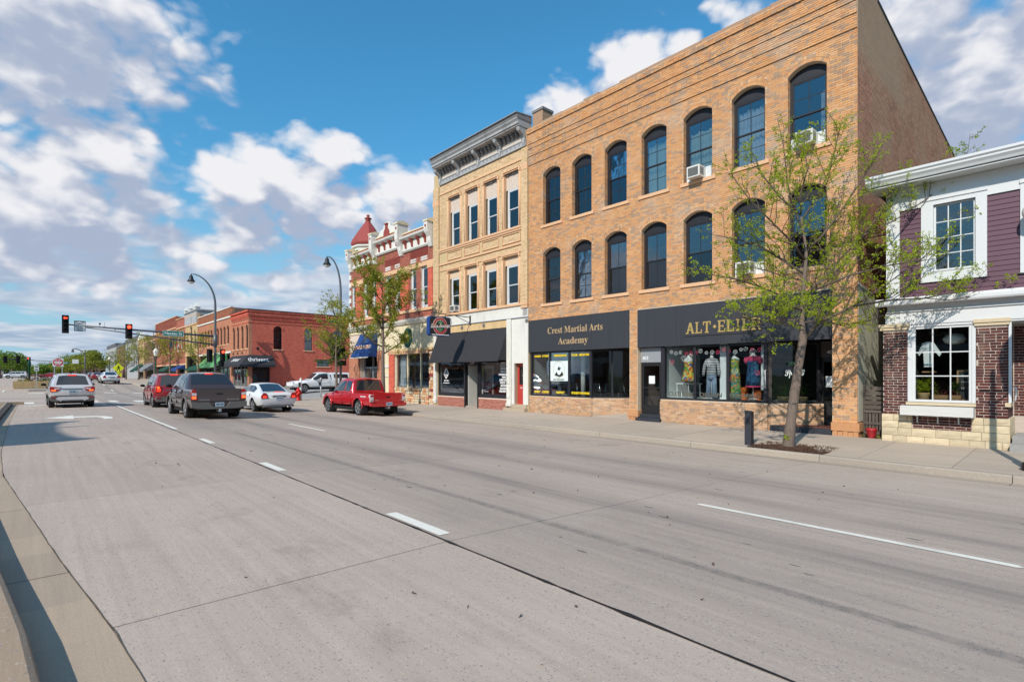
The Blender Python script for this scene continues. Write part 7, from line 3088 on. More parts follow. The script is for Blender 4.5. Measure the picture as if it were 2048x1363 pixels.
def suv(name, label, loc, rz, pm, boxy=False, lit=True, plate='932 BKL'):
 H = 1.70 if not boxy else 1.75
 zs = 1.06 if not boxy else 1.08
 W = .91
 yr = -2.26
 low = [(yr, .46, .72, .95, .62, .74, .72, .0), (yr + .05, .36, .70, zs - .02, .74, .84, .80, .02), (yr + .35, .30, .70, zs, .82, W, .86, .02), (-1.2, .27, .70, zs, .86, W, .87, .02),
      (0, .26, .70, zs - .01, .86, W, .87, .02), (1.0, .26, .70, zs - .03, .86, W, .86, .03), (1.7, .28, .70, 1.0, .84, .90, .80, .05), (2.1, .30, .66, .90, .76, .82, .66, .05), (2.26, .42, .60, .78, .55, .64, .5, .02)]
 if boxy:
  g = [(yr + .05, zs - .03, zs - .0, .82, .80, .01), (yr + .42, zs, H - .06, .86, .66, .05), (yr + 1.2, zs, H - .02, .87, .68, .06), (0, zs, H, .87, .68, .06), (.45, zs, H - .05, .87, .66, .05), (1.25, zs - .04, zs - .0, .84, .72, .02)]
 else:
  g = [(yr + .06, zs - .04, zs - .02, .80, .78, .01), (yr + .46, zs, H - .10, .86, .60, .05), (yr + 1.2, zs, H - .05, .87, .63, .06), (-.1, zs, H - .04, .87, .63, .06), (.4, zs, H - .10, .87, .62, .05), (1.35, zs - .04, zs - .02, .84, .72, .02)]
 c = Car(name, label, 'car', loc, rz, pm, low, g, (-1.38, 1.31), .36, .235, .885)
 c.body()
 c.cab()
 c.pane(.16 if not boxy else .12, .93, -.46, .46, 'rear_window')
 for sg in (-1, 1):
  c.pane(1.15, 1.95, sg * .62, sg * .93, 'side_window', nt=4)
  c.pane(2.04, 2.98, sg * .62, sg * .95, 'side_window', nt=4)
  c.pane(3.06, 4.72, sg * .62, sg * .95, 'side_window', nt=8)
 c.pane(4.1, 4.9, -.50, .50, 'windscreen')
 c.wheels(5)
 y = yr
 # lower trim and bumper
 mb = MB()
 mb.prism([(-.80, .34), (.80, .34), (.86, .50), (.80, .60), (-.80, .60), (-.86, .50)], y - .02, y + .30, 'y')
 c1 = mb.build('rear_bumper', 'bumper_grey', c.t, local=True)
 if not boxy:
  c.poly_part('skid_plate', 'paint_silver', [[(-.58, .40), (.58, .40), (.64, .48), (.52, .56), (-.52, .56), (-.64, .48)]], y - .035, y - .022)
  for sx in (-1, 1):
   mb = MB()
   mb.tube([(sx * .46, y - .05, .38), (sx * .46, y + .2, .38)], .045, 12)
   mb.build('exhaust_pipe', 'chrome', c.t, local=True)
 for sx in (-1, 1):
  c.box_part('reflector', 'tail_red', (sx * .62, sx * .80, y - .035, y - .015, .50, .55))
  mb = MB()
  for q in (c.ax):
   pass
  mb.box(sx * .86, sx * .925, -1.0, .92, .27, .40)
  mb.build('sill_trim', 'bumper_grey', c.t, local=True)
  if boxy:
   poly = [(sx * .60, .86), (sx * .84, .80), (sx * .86, 1.14), (sx * .70, 1.18), (sx * .60, 1.05)]
  else:
   poly = [(sx * .48, .88), (sx * .62, .80), (sx * .84, .80), (sx * .87, .98), (sx * .84, 1.06), (sx * .44, 1.02)]
  tl = c.poly_part('tail_light', 'tail_red', [poly], y - .012, y + .26)
  if lit:
   if boxy:
    c.poly_part('lamp', 'brake_amber', [[(sx * .66, 1.00), (sx * .80, 1.00), (sx * .82, 1.12), (sx * .70, 1.13)]], y - .02, y - .013, parent=tl)
    c.poly_part('lamp', 'brake_lamp', [[(sx * .64, .86), (sx * .80, .84), (sx * .82, .98), (sx * .64, .99)]], y - .02, y - .013, parent=tl)
   else:
    c.poly_part('lamp', 'brake_amber', [[(sx * .63, .83), (sx * .79, .83), (sx * .82, .90), (sx * .64, .90)]], y - .02, y - .013, parent=tl)
    c.poly_part('lens', 'tail_clear', [[(sx * .50, .93), (sx * .70, .91), (sx * .70, .98), (sx * .47, 1.00)]], y - .02, y - .013, parent=tl)
 hb = c.S(.97, 0)
 c.box_part('high_brake_light', 'brake_lamp' if lit else 'tail_red', (-.16, .16, hb.y - .05, hb.y + .05, hb.z - .035, hb.z + .01))
 c.box_part('tailgate_recess', 'bumper_grey', (-.40, .40, y - .006, y + .02, .90, .955))
 c.box_part('tailgate_seam', 'under_black', (-.70, .70, y - .003, y + .02, .605, .62))
 c.plate(y - .012, .80, plate)
 text('badge', 'ESCAPE' if not boxy else 'TERRAIN', .07, 'chrome', c.t, (.40 if boxy else 0, y - .008, .68), face=FACE_S, local=True, width=.28)
 c.mirrors(.95, 1.12, .90)
 c.seams((-.95, .1, 1.05), .42, 1.02, W - .003, .93, handle=(-.8, .25))
 mb = MB()
 for sx in (-1, 1):
  mb.tube([(sx * .60, -1.5, H - .07), (sx * .62, -1.3, H - .01), (sx * .62, .0, H + .01), (sx * .60, .25, H - .06)], .018, 6)
 mb.build('roof_rail', 'bumper_grey', c.t, local=True)
 mb = MB()
 mb.add([(-.03, -1.1, H + .0), (.03, -1.1, H + .0), (.02, -.95, H + .0), (-.02, -.95, H + .0), (0, -1.12, H + .08)], [(0, 1, 4), (1, 2, 4), (2, 3, 4), (3, 0, 4)])
 mb.build('aerial_fin', 'under_black', c.t, local=True)
 for sx in (-1, 1):
  c.box_part('headlight', 'tail_clear', (sx * .5, sx * .78, 2.0, 2.16, .74, .88))
 return c


def sedan(name, label, loc, rz, pm, lit=True, plate='KXP 417', full=True):
 W = .93
 yr = -2.50
 low = [(yr, .44, .62, .86, .60, .74, .60, .01), (yr + .07, .34, .62, .95, .74, .86, .72, .025), (yr + .5, .28, .62, .96, .82, W, .80, .02), (-1.3, .24, .60, .945, .86, W, .84, .02), (0, .22, .60, .92, .87, W, .86, .02),
      (1.0, .22, .60, .90, .87, W, .85, .03), (1.7, .24, .60, .86, .84, .90, .78, .05), (2.25, .26, .56, .78, .74, .82, .62, .05), (2.5, .36, .52, .68, .50, .60, .45, .02)]
 g = [(yr + .42, .93, .955, .78, .70, .01), (yr + .62, .94, .98, .80, .66, .015), (-.86, .94, 1.36, .84, .53, .045), (-.2, .93, 1.39, .86, .56, .05), (.25, .92, 1.36, .86, .55, .045), (1.35, .89, .90, .84, .66, .02)]
 c = Car(name, label, 'car', loc, rz, pm, low, g, (-1.42, 1.42), .33, .22, .90)
 c.body()
 c.cab()
 c.pane(1.05, 1.93, -.47, .47, 'rear_window')
 for sg in (-1, 1):
  c.pane(1.55, 2.75, sg * .62, sg * .94, 'side_window', nt=6)
  c.pane(2.82, 4.75, sg * .62, sg * .95, 'side_window', nt=8)
 c.pane(4.08, 4.9, -.5, .5, 'windscreen')
 c.wheels(5)
 y = yr
 for sx in (-1, 1):
  tl = c.poly_part('tail_light', 'tail_red', [[(sx * .50, .70), (sx * .82, .70), (sx * .84, .80), (sx * .76, .93), (sx * .66, .97), (sx * .58, .93)]], y - .012, y + .25)
  if lit:
   c.poly_part('lamp', 'brake_lamp', [[(sx * .58, .73), (sx * .76, .73), (sx * .74, .82), (sx * .62, .82)]], y - .02, y - .013, parent=tl)
 c.box_part('lower_valance', 'bumper_grey', (-.70, .70, y - .006, y + .25, .28, .36))
 c.box_part('plate_recess', 'bumper_grey', (-.32, .32, y - .005, y + .03, .74, .83))
 c.box_part('boot_spoiler', pm, (-.58, .58, y + .10, y + .28, .985, 1.02))
 c.box_part('high_brake_light', 'brake_lamp' if lit else 'tail_red', (-.22, .22, y + .09, y + .12, .987, 1.008))
 c.box_part('bumper_seam', 'under_black', (-.78, .78, y - .003, y + .05, .655, .662))
 c.plate(y - .012, .70, plate)
 for x in (.40, .56):
  mb = MB()
  mb.tube([(x, y - .04, .27), (x, y + .2, .27)], .035, 10)
  mb.build('exhaust_pipe', 'chrome', c.t, local=True)
 c.mirrors(.95, 1.0, .90, pm)
 c.seams((-1.0, .1, 1.1), .34, .9, W - .003, .80, handle=(-.75, .3))
 for sx in (-1, 1):
  c.box_part('headlight', 'tail_clear', (sx * .45, sx * .74, 2.2, 2.42, .60, .72))
 return c


def pickup(name, label, loc, rz, pm, kind, lit=False, plate='MN 204'):
 """kind: 'sail' (sloping rear pillars, tall flat tailgate), 'plain' (upright cab, open bed), 'topper' (closed cap over the bed)"""
 L = {'sail': 5.25, 'plain': 5.35, 'topper': 5.7}[kind]
 W = .97 if kind == 'sail' else .945
 zs = {'sail': 1.16, 'plain': 1.08, 'topper': 1.12}[kind]
 yr = -L / 2
 yf = L / 2
 H = {'sail': 1.77, 'plain': 1.76, 'topper': 1.80}[kind]
 zc = {'sail': .36, 'plain': .46, 'topper': .42}[kind]
 low = [(yr, zc + .1, .74, zs - .06, .86, .90, .88, .0), (yr + .03, zc + .04, .74, zs, .90, W - .01, .91, .0), (yr + .6, zc, .74, zs, .90, W, .92, .0), (yr + 1.6, zc, .74, zs - .01, .90, W, .92, .0),
      (0, zc - .02, .74, zs - .02, .90, W, .92, .0), (1.0, zc - .02, .74, zs - .04, .90, W, .90, .03), (1.6, zc, .74, 1.05, .88, W, .84, .05), (yf - .25, zc, .70, .96, .82, .88, .72, .05), (yf, zc + .08, .66, .84, .66, .74, .6, .02)]
 yb = {'sail': yr + 1.62, 'plain': yr + 1.78, 'topper': yr + 2.1}[kind]     # back of the cab
 if kind == 'sail':
  g = [(yb - .55, zs - .02, zs + .0, .92, .84, .0), (yb + .06, zs, H - .05, .92, .68, .05), (yb + .7, zs, H, .92, .70, .06), (yb + 1.3, zs, H - .01, .92, .70, .06), (yb + 1.7, zs, H - .07, .92, .68, .05), (yb + 2.55, zs - .05, zs - .01, .90, .76, .02)]
 else:
  g = [(yb - .02, zs - .03, zs + .0, .91, .80, .0), (yb + .14, zs, H - .06, .92, .70, .05), (yb + .5, zs, H, .92, .71, .06), (yb + (1.1 if kind == 'plain' else .8), zs, H, .92, .71, .06), (yb + (1.5 if kind == 'plain' else 1.2), zs, H - .06, .92, .69, .05), (yb + (2.35 if kind == 'plain' else 1.95), zs - .05, zs - .01, .90, .76, .02)]
 ax = {'sail': (yr + 1.12, yr + 1.12 + 3.10), 'plain': (yr + 1.16, yr + 1.16 + 3.24), 'topper': (yr + 1.25, yr + 1.25 + 3.4)}[kind]
 wr = {'sail': .375, 'plain': .385, 'topper': .37}[kind]
 c = Car(name, label, 'pickup truck', loc, rz, pm, low, g, ax, wr, .255, W - .02)
 ex = []
 if kind != 'topper':
  m = MB()
  m.box(-.74, .74, yr + .07, yb - .08, .72, 1.6)
  ex.append(m.build('cutter', pm, None))
 c.body(ex)
 c.cab()
 if kind == 'sail':
  c.pane(.30, .93, -.50, .50, 'rear_window')
  for sg in (-1, 1):
   c.pane(1.12, 2.02, sg * .62, sg * .95, 'side_window', nt=5)
   c.pane(2.12, 4.7, sg * .62, sg * .95, 'side_window', nt=8)
 else:
  c.pane(.16, .92, -.48, .48, 'rear_window')
  for sg in (-1, 1):
   if kind == 'plain':
    c.pane(1.15, 2.35, sg * .62, sg * .95, 'side_window', nt=5)
    c.pane(2.5, 4.7, sg * .62, sg * .95, 'side_window', nt=8)
   else:
    c.pane(1.6, 4.7, sg * .62, sg * .95, 'side_window', nt=8)
 c.pane(4.1, 4.9, -.5, .5, 'windscreen')
 c.wheels(6 if kind != 'topper' else 5)
 y = yr
 # tailgate
 z0 = {'sail': .70, 'plain': .66, 'topper': .70}[kind]
 tg = c.poly_part('tailgate', pm, [[(-.72, z0), (.72, z0), (.74, z0 + .05), (.74, zs - .02), (.72, zs + .015), (-.72, zs + .015), (-.74, zs - .02), (-.74, z0 + .05)]], y - .022, y + .05)
 c.box_part('tailgate_handle', 'under_black', (-.11, .11, y - .03, y - .021, zs - .20, zs - .15), parent=tg)
 mb = MB()
 mb.box(-.745, .745, y - .006, y + .01, z0 - .018, z0 - .002)
 mb.build('tailgate_seam', 'under_black', c.t, local=True)
 bm_ = {'sail': 'bumper_grey', 'plain': pm, 'topper': 'chrome'}[kind]
 zb0, zb1 = {'sail': (.42, .68), 'plain': (.48, .64), 'topper': (.46, .64)}[kind]
 mb = MB()
 if kind == 'sail':
  mb.prism([(-.95, zb0 + .06), (-.55, zb0), (.55, zb0), (.95, zb0 + .06), (.96, zb1), (.36, zb1), (.24, zb0 + .08), (-.24, zb0 + .08), (-.36, zb1), (-.96, zb1)], y - .12, y + .10, 'y')
 else:
  mb.prism([(-.92, zb0 + .03), (-.84, zb0), (.84, zb0), (.92, zb0 + .03), (.93, zb1), (-.93, zb1)], y - .14, y + .08, 'y')
  mb.box(-.60, .60, y - .142, y - .02, zb1 + .002, zb1 + .02)
 mb.build('rear_bumper', bm_, c.t, local=True)
 c.plate(y - (.05 if kind == 'sail' else .145), (zb0 + zb1) / 2 + .03, plate)
 mb = MB()
 mb.tube([(-.04, y - .10, zb0 - .05), (-.04, y - .16, zb0 - .02), (.04, y - .16, zb0 - .02), (.04, y - .10, zb0 - .05)], .012, 6)
 mb.box(-.05, .05, y - .10, y + .2, zb0 - .12, zb0 - .04)
 mb.build('tow_hitch', 'galvanised', c.t, local=True)
 for sx in (-1, 1):
  if kind == 'sail':
   tl = c.poly_part('tail_light', 'tail_red', [[(sx * .76, .76), (sx * .95, .78), (sx * .955, 1.04), (sx * .92, 1.14), (sx * .86, 1.175), (sx * .78, 1.15)]], y - .03, y + .16)
   c.poly_part('lens', 'tail_clear', [[(sx * .775, .93), (sx * .94, .93), (sx * .94, 1.04), (sx * .775, 1.02)]], y - .038, y - .031, parent=tl)
   if lit: c.poly_part('lamp', 'brake_amber', [[(sx * .79, .80), (sx * .93, .80), (sx * .935, .90), (sx * .79, .91)]], y - .038, y - .031, parent=tl)
  else:
   tl = c.poly_part('tail_light', 'tail_red' if kind == 'topper' else 'tail_clear', [[(sx * .755, .70), (sx * .925, .70), (sx * .935, 1.0), (sx * .90, 1.05), (sx * .755, 1.02)]], y - .026, y + .10)
   if kind == 'plain':
    c.poly_part('lens', 'tail_red', [[(sx * .77, .93), (sx * .92, .93), (sx * .91, 1.01), (sx * .77, 1.01)]], y - .034, y - .027, parent=tl)
    c.poly_part('lens', 'chrome', [[(sx * .77, .72), (sx * .92, .72), (sx * .92, .80), (sx * .77, .80)]], y - .034, y - .027, parent=tl)
 hb = c.S(.985, 0)
 c.box_part('high_brake_light', 'brake_lamp' if lit else 'tail_red', (-.14, .14, hb.y - .045, hb.y + .03, hb.z - .03, hb.z + .015))
 c.mirrors(c.green[-1][0] - .35, zs + .09, .93, 'under_black')
 ds = {'sail': (yb - .0, yb + 1.05, yb + 2.1), 'plain': (yb + .1, yb + 1.0, yb + 2.0), 'topper': (yb + .1, yb + 1.25)}[kind]
 c.seams(ds, .50, zs - .03, W - .003, zs - .16, handle=tuple(q + .22 for q in ds[:-1]))
 mb = MB()
 for sx in (-1, 1):
  mb.box(sx * (W - .03), sx * (W + .012), ax[0] + .55, ax[1] - .55, zc + .16, zc + .20)
 mb.build('side_moulding', 'bumper_grey' if kind == 'sail' else pm, c.t, local=True)
 if kind == 'plain':
  for ya in ax:
   for sx in (-1, 1):
    mb = MB()
    mb.box(sx * .68, sx * .93, ya - .50, ya - .475, .12, .50)
    mb.build('mud_flap', 'rubber', c.t, local=True)
    # flared arch lip
    mb = MB()
    R = wr * 1.17
    pts = [(sx * (W + .005), ya + (R + .03) * math.cos(a), wr + .015 + (R + .03) * math.sin(a)) for a in [math.pi * k / 16 for k in range(17)]]
    mb.tube(pts, .035, 6)
    mb.build('wheel_arch', pm, c.t, local=True)
  for sx, a in ((-1, 1),):
   FL = Matrix(((0, 0, -1, 0), (-1, 0, 0, 0), (0, 1, 0, 0), (0, 0, 0, 1)))
   text('badge', 'TRD OFF ROAD', .11, 'white_letter', c.t, (-(W + .005), yr + .62, .93), face=FL, local=True, width=.55)
  text('badge', 'SR5', .07, 'chrome', c.t, (-.58, y - .026, .77), face=FACE_S, local=True, width=.22)
  text('badge', 'V6', .06, 'chrome', c.t, (.66, y - .026, .74), face=FACE_S, local=True, width=.08)
 if kind == 'sail':
  text('badge', 'HONDA', .07, 'chrome', c.t, (-.52, y - .026, .76), face=FACE_S, local=True, width=.36)
  text('badge', 'RIDGELINE', .07, 'chrome', c.t, (.48, y - .026, .76), face=FACE_S, local=True, width=.42)
  for ya in ax:
   for sx in (-1, 1):
    mb = MB()
    R = wr * 1.17
    pts = [(sx * (W - .005), ya + (R + .03) * math.cos(a), wr + .015 + (R + .03) * math.sin(a)) for a in [math.pi * k / 16 for k in range(17)]]
    mb.tube(pts, .035, 6)
    mb.build('wheel_arch', 'bumper_grey', c.t, local=True)
  c.box_part('bed_liner', 'under_black', (-.73, .73, yr + .08, yb - .1, .71, .73))
 if kind == 'topper':
  mb = MB()
  rings = []
  for yy, k in ((yr + .02, .0), (yr + .30, 1.0), (yb - .05, 1.0)):
   z1 = zs + .02 + (H - zs - .02) * (k if k else .05)
   w1 = .90 - .17 * k
   rings.append([(-.92, yy, zs), (-w1, yy, z1 - .06), (-w1 + .08, yy, z1), (w1 - .08, yy, z1), (w1, yy, z1 - .06), (.92, yy, zs)])
  loft(mb, rings, 0, False)
  mb.build('bed_cap', pm, c.t, local=True)
  for sx in (-1, 1):
   mb = MB()
   z0, z1 = zs + .16, H - .16
   f = lambda z: sx * (.92 - .17 * (z - zs) / (H - zs - .06) + .008)
   mb.add([(f(z0), yr + .42, z0), (f(z0), yb - .25, z0), (f(z1), yb - .25, z1), (f(z1), yr + .5, z1)], [(0, 1, 2, 3)])
   mb.build('cap_window', 'auto_glass', c.t, local=True)
  mb = MB()
  mb.add([(-.78, yr + .055, zs + .1), (.78, yr + .055, zs + .1), (.66, yr + .25, H - .12), (-.66, yr + .25, H - .12)], [(0, 1, 2, 3)])
  mb.build('cap_rear_window', 'auto_glass', c.t, local=True)
  c.box_part('front_bumper', 'chrome', (-.88, .88, yf - .05, yf + .06, .42, .58))
 for sx in (-1, 1):
  c.box_part('headlight', 'tail_clear', (sx * .5, sx * .80, yf - .24, yf - .04, .74, .92))
 return c


# waiting at the lights; x, y is the point midway between the rear wheels
suv('parked_suv', 'silver SUV waiting in the left turn lane with its brake lights lit', (1.26, 34.85 + 1.38, 0), rad(1.0), 'paint_silver')
suv('parked_suv', 'dark red SUV waiting ahead of the brown pickup truck', (5.30, 32.75 + 1.38, gz(5.3)), 0, 'paint_maroon', boxy=True, plate='417 TRN')
pickup('pickup_truck', 'dusty dark brown pickup truck with open bed waiting behind the red SUV', (5.20, 23.75 + 2.625 - 1.12, gz(5.2)), rad(.3), 'paint_umber', 'sail', lit=True, plate='EBX 208')
sedan('sedan', 'white four-door sedan waiting between the brown and red pickup trucks', (8.70, 27.6 + 1.42, gz(8.7)), rad(.6), 'paint_white')
pickup('pickup_truck', 'bright red double-cab pickup truck parked along the kerb', (12.15, 23.4 + 2.675 - 1.16, gz(12.15) + .0), rad(1.6), 'paint_red', 'plain', plate='MB 41 72')
pickup('pickup_truck', 'white pickup truck with windowed bed cap parked on the side street', (19.9, 49.2, .045), rad(90), 'paint_fleet', 'topper')
sedan('sedan', 'white sedan driving away far down the street beyond the crossing', (6.5, 79.6 + 1.42, gz(6.5) + far_z(80.5)), rad(1.5), 'paint_white', lit=False, plate='112')
suv('parked_suv', 'white SUV crossing the street far beyond the planted median', (-4.1, 179.0, .74), rad(90), 'paint_white', lit=False)
for k, (x, y, p, lb) in enumerate(((7.4, 112, 'paint_maroon', 'dark red sedan parked by the far green awnings'), (7.4, 121, 'paint_umber', 'dark sedan parked by the far blue awning'), (-8.5, 170, 'paint_umber', 'dark car parked by the far left trees'), (2.6, 200, 'paint_red', 'red car far off before the tree line'))):
 sedan('sedan', lb, (x, y, gz(min(x, 8)) + .75 + (.16 if x > 9 else 0)), 0 if k < 2 else rad(90), p, lit=False)

# ------------------------------------------------------------------ signals, lamps, signs and other street furniture
def tapered_pole(t, pts, r0, r1, name='pole', m='pole_dark', n=12):
 mb = MB()
 k = len(pts)
 mb.tube(pts, [r0 + (r1 - r0) * i / (k - 1) for i in range(k)], n)
 return mb.build(name, m, t)


def bell_lamp(t, p, s=1.0):
 mb = MB()
 x, y, z = p
 mb.lathe([(.03 * s, z + .02), (.05 * s, z - .10 * s), (.14 * s, z - .18 * s), (.17 * s, z - .42 * s), (.30 * s, z - .62 * s), (.32 * s, z - .68 * s)], (x, y, 0), 14)
 h = mb.build('lamp_head', 'metal_black', t)
 mb = MB()
 mb.lathe([(.26 * s, z - .685 * s), (.20 * s, z - .82 * s), (.01, z - .90 * s)], (x, y, 0), 12)
 mb.build('lamp_glass', 'lamp_glass', h)


def arc_arm(p0, p1, h, n=12):
 """from a vertical pole top p0, curving over to p1"""
 p0, p1 = Vector(p0), Vector(p1)
 out = []
 for i in range(n + 1):
  a = math.pi / 2 * i / n
  q = p0 + Vector(((p1.x - p0.x) * (1 - math.cos(a)), (p1.y - p0.y) * (1 - math.cos(a)), (p1.z - p0.z) * math.sin(a)))
  out.append(tuple(q))
 return out


def mast():
 X, Y = 13.78, 61.5
 t = thing('traffic_mast', 'dark signal mast with long trussed arm reaching over the lanes and curved lamp on top', 'traffic mast', (X, Y, -.2))
 tapered_pole(t, [(X, Y, -.25), (X + .0, Y, 4.5), (X, Y, 8.6)] + arc_arm((X, Y, 8.9), (11.65, Y, 11.9), 0), .13, .045)
 mb = MB()
 mb.lathe([(.30, -.2), (.30, -.05), (.20, .05), (.2, .3)], (X, Y, 0), 12)
 mb.lathe([(.20, 4.55), (.20, 5.85)], (X, Y, 0), 12)
 mb.build('collar', 'pole_dark', t)
 mb = MB()
 top = lambda x: 5.62 + (6.13 - 5.62) * (X - x) / 12.0
 low = lambda x: 4.74 + (top(3.2) - .12 - 4.74) * (X - x) / (X - 3.2)
 mb.tube([(X, Y, top(X)), (7, Y, top(7)), (1.7, Y, top(1.7))], [.11, .085, .06], 10)
 mb.tube([(X, Y, low(X)), (3.2, Y, low(3.2))], [.075, .05], 8)
 for x in (12, 10.4, 8.4, 5.4):
  mb.tube([(x, Y, low(x)), (x, Y, top(x))], .025, 6)
 mb.build('mast_arm', 'pole_dark', t)
 bell_lamp(t, (11.60, Y, 11.88), 1.15)


mast()


def signal_head(label, x, y, z0, z1, n=3, lit=0, arrow=False, face='S', w=None, group='traffic signal heads'):
 t = thing('traffic_signal', label, 'traffic light', (x, y, z0), group=group)
 h = (z1 - z0) / n
 w = w or h * .98
 mb = MB()
 mb.box(x - w * .70, x + w * .70, y - .01, y + .01, z0 - .10, z1 + .10)
 bk = mb.build('backplate', 'signal_black', t)
 mb = MB()
 mb.box(x - w / 2, x + w / 2, y - .20, y - .012, z0, z1)
 mb.build('housing', 'signal_black', t)
 for i in range(n):
  zc = z1 - (i + .5) * h
  r = h * .38
  mb = MB()
  if i == lit and arrow:
   mb.prism([(x - r, zc), (x - r * .3, zc + r * .8), (x - r * .3, zc + r * .3), (x + r, zc + r * .3), (x + r, zc - r * .3), (x - r * .3, zc - r * .3), (x - r * .3, zc - r * .8)], y - .215, y - .205, 'y')
  else:
   mb.lathe([(r, y - .203), (r * .95, y - .215), (r * .5, y - .23), (.002, y - .236)], (x, 0, zc), 16, 'y')
  mb.build('lamp', 'red_lamp' if i == lit else 'signal_black', t)
  mb = MB()
  q = 10
  for k in range(q):
   a0, a1 = math.pi * (-.1 + 1.2 * k / q), math.pi * (-.1 + 1.2 * (k + 1) / q)
   R = h * .44
   mb.add([(x + R * math.cos(a0), y - .205, zc + R * math.sin(a0)), (x + R * math.cos(a1), y - .205, zc + R * math.sin(a1)), (x + R * math.cos(a1), y - .44, zc + R * math.sin(a1)), (x + R * math.cos(a0), y - .44, zc + R * math.sin(a0))], [(0, 1, 2, 3)])
  mb.build('visor', 'signal_black', t)
 return t


signal_head('four-lens traffic light with a lit red left arrow at the tip of the mast arm', 1.84, 61.3, 5.42, 6.84, 4, 0, True)
signal_head('three-lens red traffic light hung mid-way along the mast arm', 6.43, 61.3, 5.14, 6.34, 3, 0)
signal_head('red traffic light on the mast pole above the black corner awning', 14.42, 61.3, 3.10, 4.2, 3, 0)
signal_head('unlit dark traffic light on the street side of the mast pole', 13.28, 61.6, 3.05, 4.2, 3, -1)
signal_head('small pedestrian signal on the mast pole below the red light', 14.3, 61.3, 2.55, 2.95, 1, -1)


def flat_sign(name, label, m, x0, x1, y, z0, z1, lines, lm='black_letter', border=None, posts=(), post_z=0.0, cat='sign', group=None, th=.012):
 t = thing(name, label, cat, ((x0 + x1) / 2, y, z0), group=group)
 mb = MB()
 mb.box(x0, x1, y - th, y, z0, z1)
 mb.build('panel', m, t)
 if border:
  mb = MB()
  b, e = .03, y - th - .003
  for q in ((x0 + .02, x1 - .02, z1 - .02 - b, z1 - .02), (x0 + .02, x1 - .02, z0 + .02, z0 + .02 + b), (x0 + .02, x0 + .02 + b, z0 + .05, z1 - .05), (x1 - .02 - b, x1 - .02, z0 + .05, z1 - .05)):
   mb.box(q[0], q[1], e, y - th - .001, q[2], q[3])
  mb.build('border', border, t)
 n = len(lines)
 for i, (s, k) in enumerate(lines):
  text('lettering', s, (z1 - z0) / n * .72, lm, t, ((x0 + x1) / 2, y - th - .003, z1 - (z1 - z0) * (i + .5) / n), face=FACE_S, width=(x1 - x0) * k, bold=.004)
 for px in posts:
  mb = MB()
  mb.box(px - .03, px + .03, y + .003, y + .05, post_z, z1 - .05)
  mb.build('post', 'galvanised', t)
 return t


flat_sign('street_name_sign', 'green street name sign with white letters hung on the mast arm', 'sign_green', 9.11, 10.92, 61.28, 5.44, 6.0, [('Nassau St', .82)], 'white_letter', 'white_letter')
flat_sign('turn_sign', 'white left turn yield sign beside the red arrow light on the mast arm', 'sign_white', 2.42, 3.25, 61.28, 5.54, 6.5, [('LEFT TURN', .80), ('YIELD', .6), ('ON FLASHING', .82), ('YELLOW', .6), ('ARROW', .55)], 'black_letter', 'black_letter')
t = thing('traffic_camera', 'small dark detection camera on top of the mast arm', 'camera', (4.3, 61.5, 6.05))
mb = MB()
mb.box(4.2, 4.34, 61.3, 61.6, 6.28, 6.4)
mb.tube([(4.27, 61.5, 6.05), (4.27, 61.5, 6.3)], .02, 6)
mb.tube([(4.6, 61.5, 6.05), (4.62, 61.5, 6.5)], .012, 6)
mb.build('camera_body', 'metal_black', t)


def corner_mast():
 X, Y = 18.28, 41.0
 t = thing('lamp_mast', 'tall dark lamp post with curved arm and signal heads on the near street corner', 'street lamp', (X, Y, -.2))
 tapered_pole(t, [(X, Y, -.25), (X, Y, 4), (X, Y, 8.2)] + arc_arm((X, Y, 8.4), (X - .95, Y + .3, 11.15), 0), .10, .038)
 bell_lamp(t, (X - 1.0, Y + .3, 11.14), 1.0)
 mb = MB()
 for dx, dy, a, b in ((-.32, .1, 3.0, 4.0), (.28, .2, 2.95, 4.0), (-.26, -.05, 2.35, 2.75), (.26, .0, 2.38, 2.78)):
  mb.box(X + dx - .16, X + dx + .16, Y + dy - .12, Y + dy + .14, a, b)
  mb.tube([(X, Y, (a + b) / 2), (X + dx, Y + dy, (a + b) / 2)], .025, 6)
 mb.build('signal_cluster', 'signal_black', t)
 mb = MB()
 mb.box(X - .9, X - .22, Y - .02, Y, 5.8, 6.05)
 mb.build('street_sign', 'sign_green', t)


corner_mast()


def hydrant():
 X, Y, Z = 13.86, 38.2, -.22
 t = thing('fire_hydrant', 'red fire hydrant on the near street corner beside a parking meter', 'fire hydrant', (X, Y, Z))
 mb = MB()
 mb.lathe([(.19, Z), (.19, Z + .05), (.13, Z + .07), (.13, Z + .40), (.17, Z + .41), (.17, Z + .46), (.145, Z + .47), (.145, Z + .66), (.18, Z + .67), (.18, Z + .72), (.15, Z + .76), (.10, Z + .84), (.04, Z + .88), (.04, Z + .94), (.002, Z + .95)], (X, Y, 0), 18)
 mb.build('barrel', 'hydrant_red', t)
 for dx, dy, r in ((-1, 0, .07), (1, 0, .07), (0, -1, .09)):
  mb = MB()
  mb.lathe([(r, .10), (r, .20), (r * 1.25, .20), (r * 1.25, .25), (r * .5, .26), (r * .4, .30)], (0, 0, 0), 10, 'x' if dx else 'y')
  for i in range(len(mb.v)):
   x, y, z = mb.v[i]
   mb.v[i] = (X + x * (dx or 1), Y + y * (dy or 1), Z + .56 + z)
  mb.build('outlet_cap', 'hydrant_red', t)


hydrant()


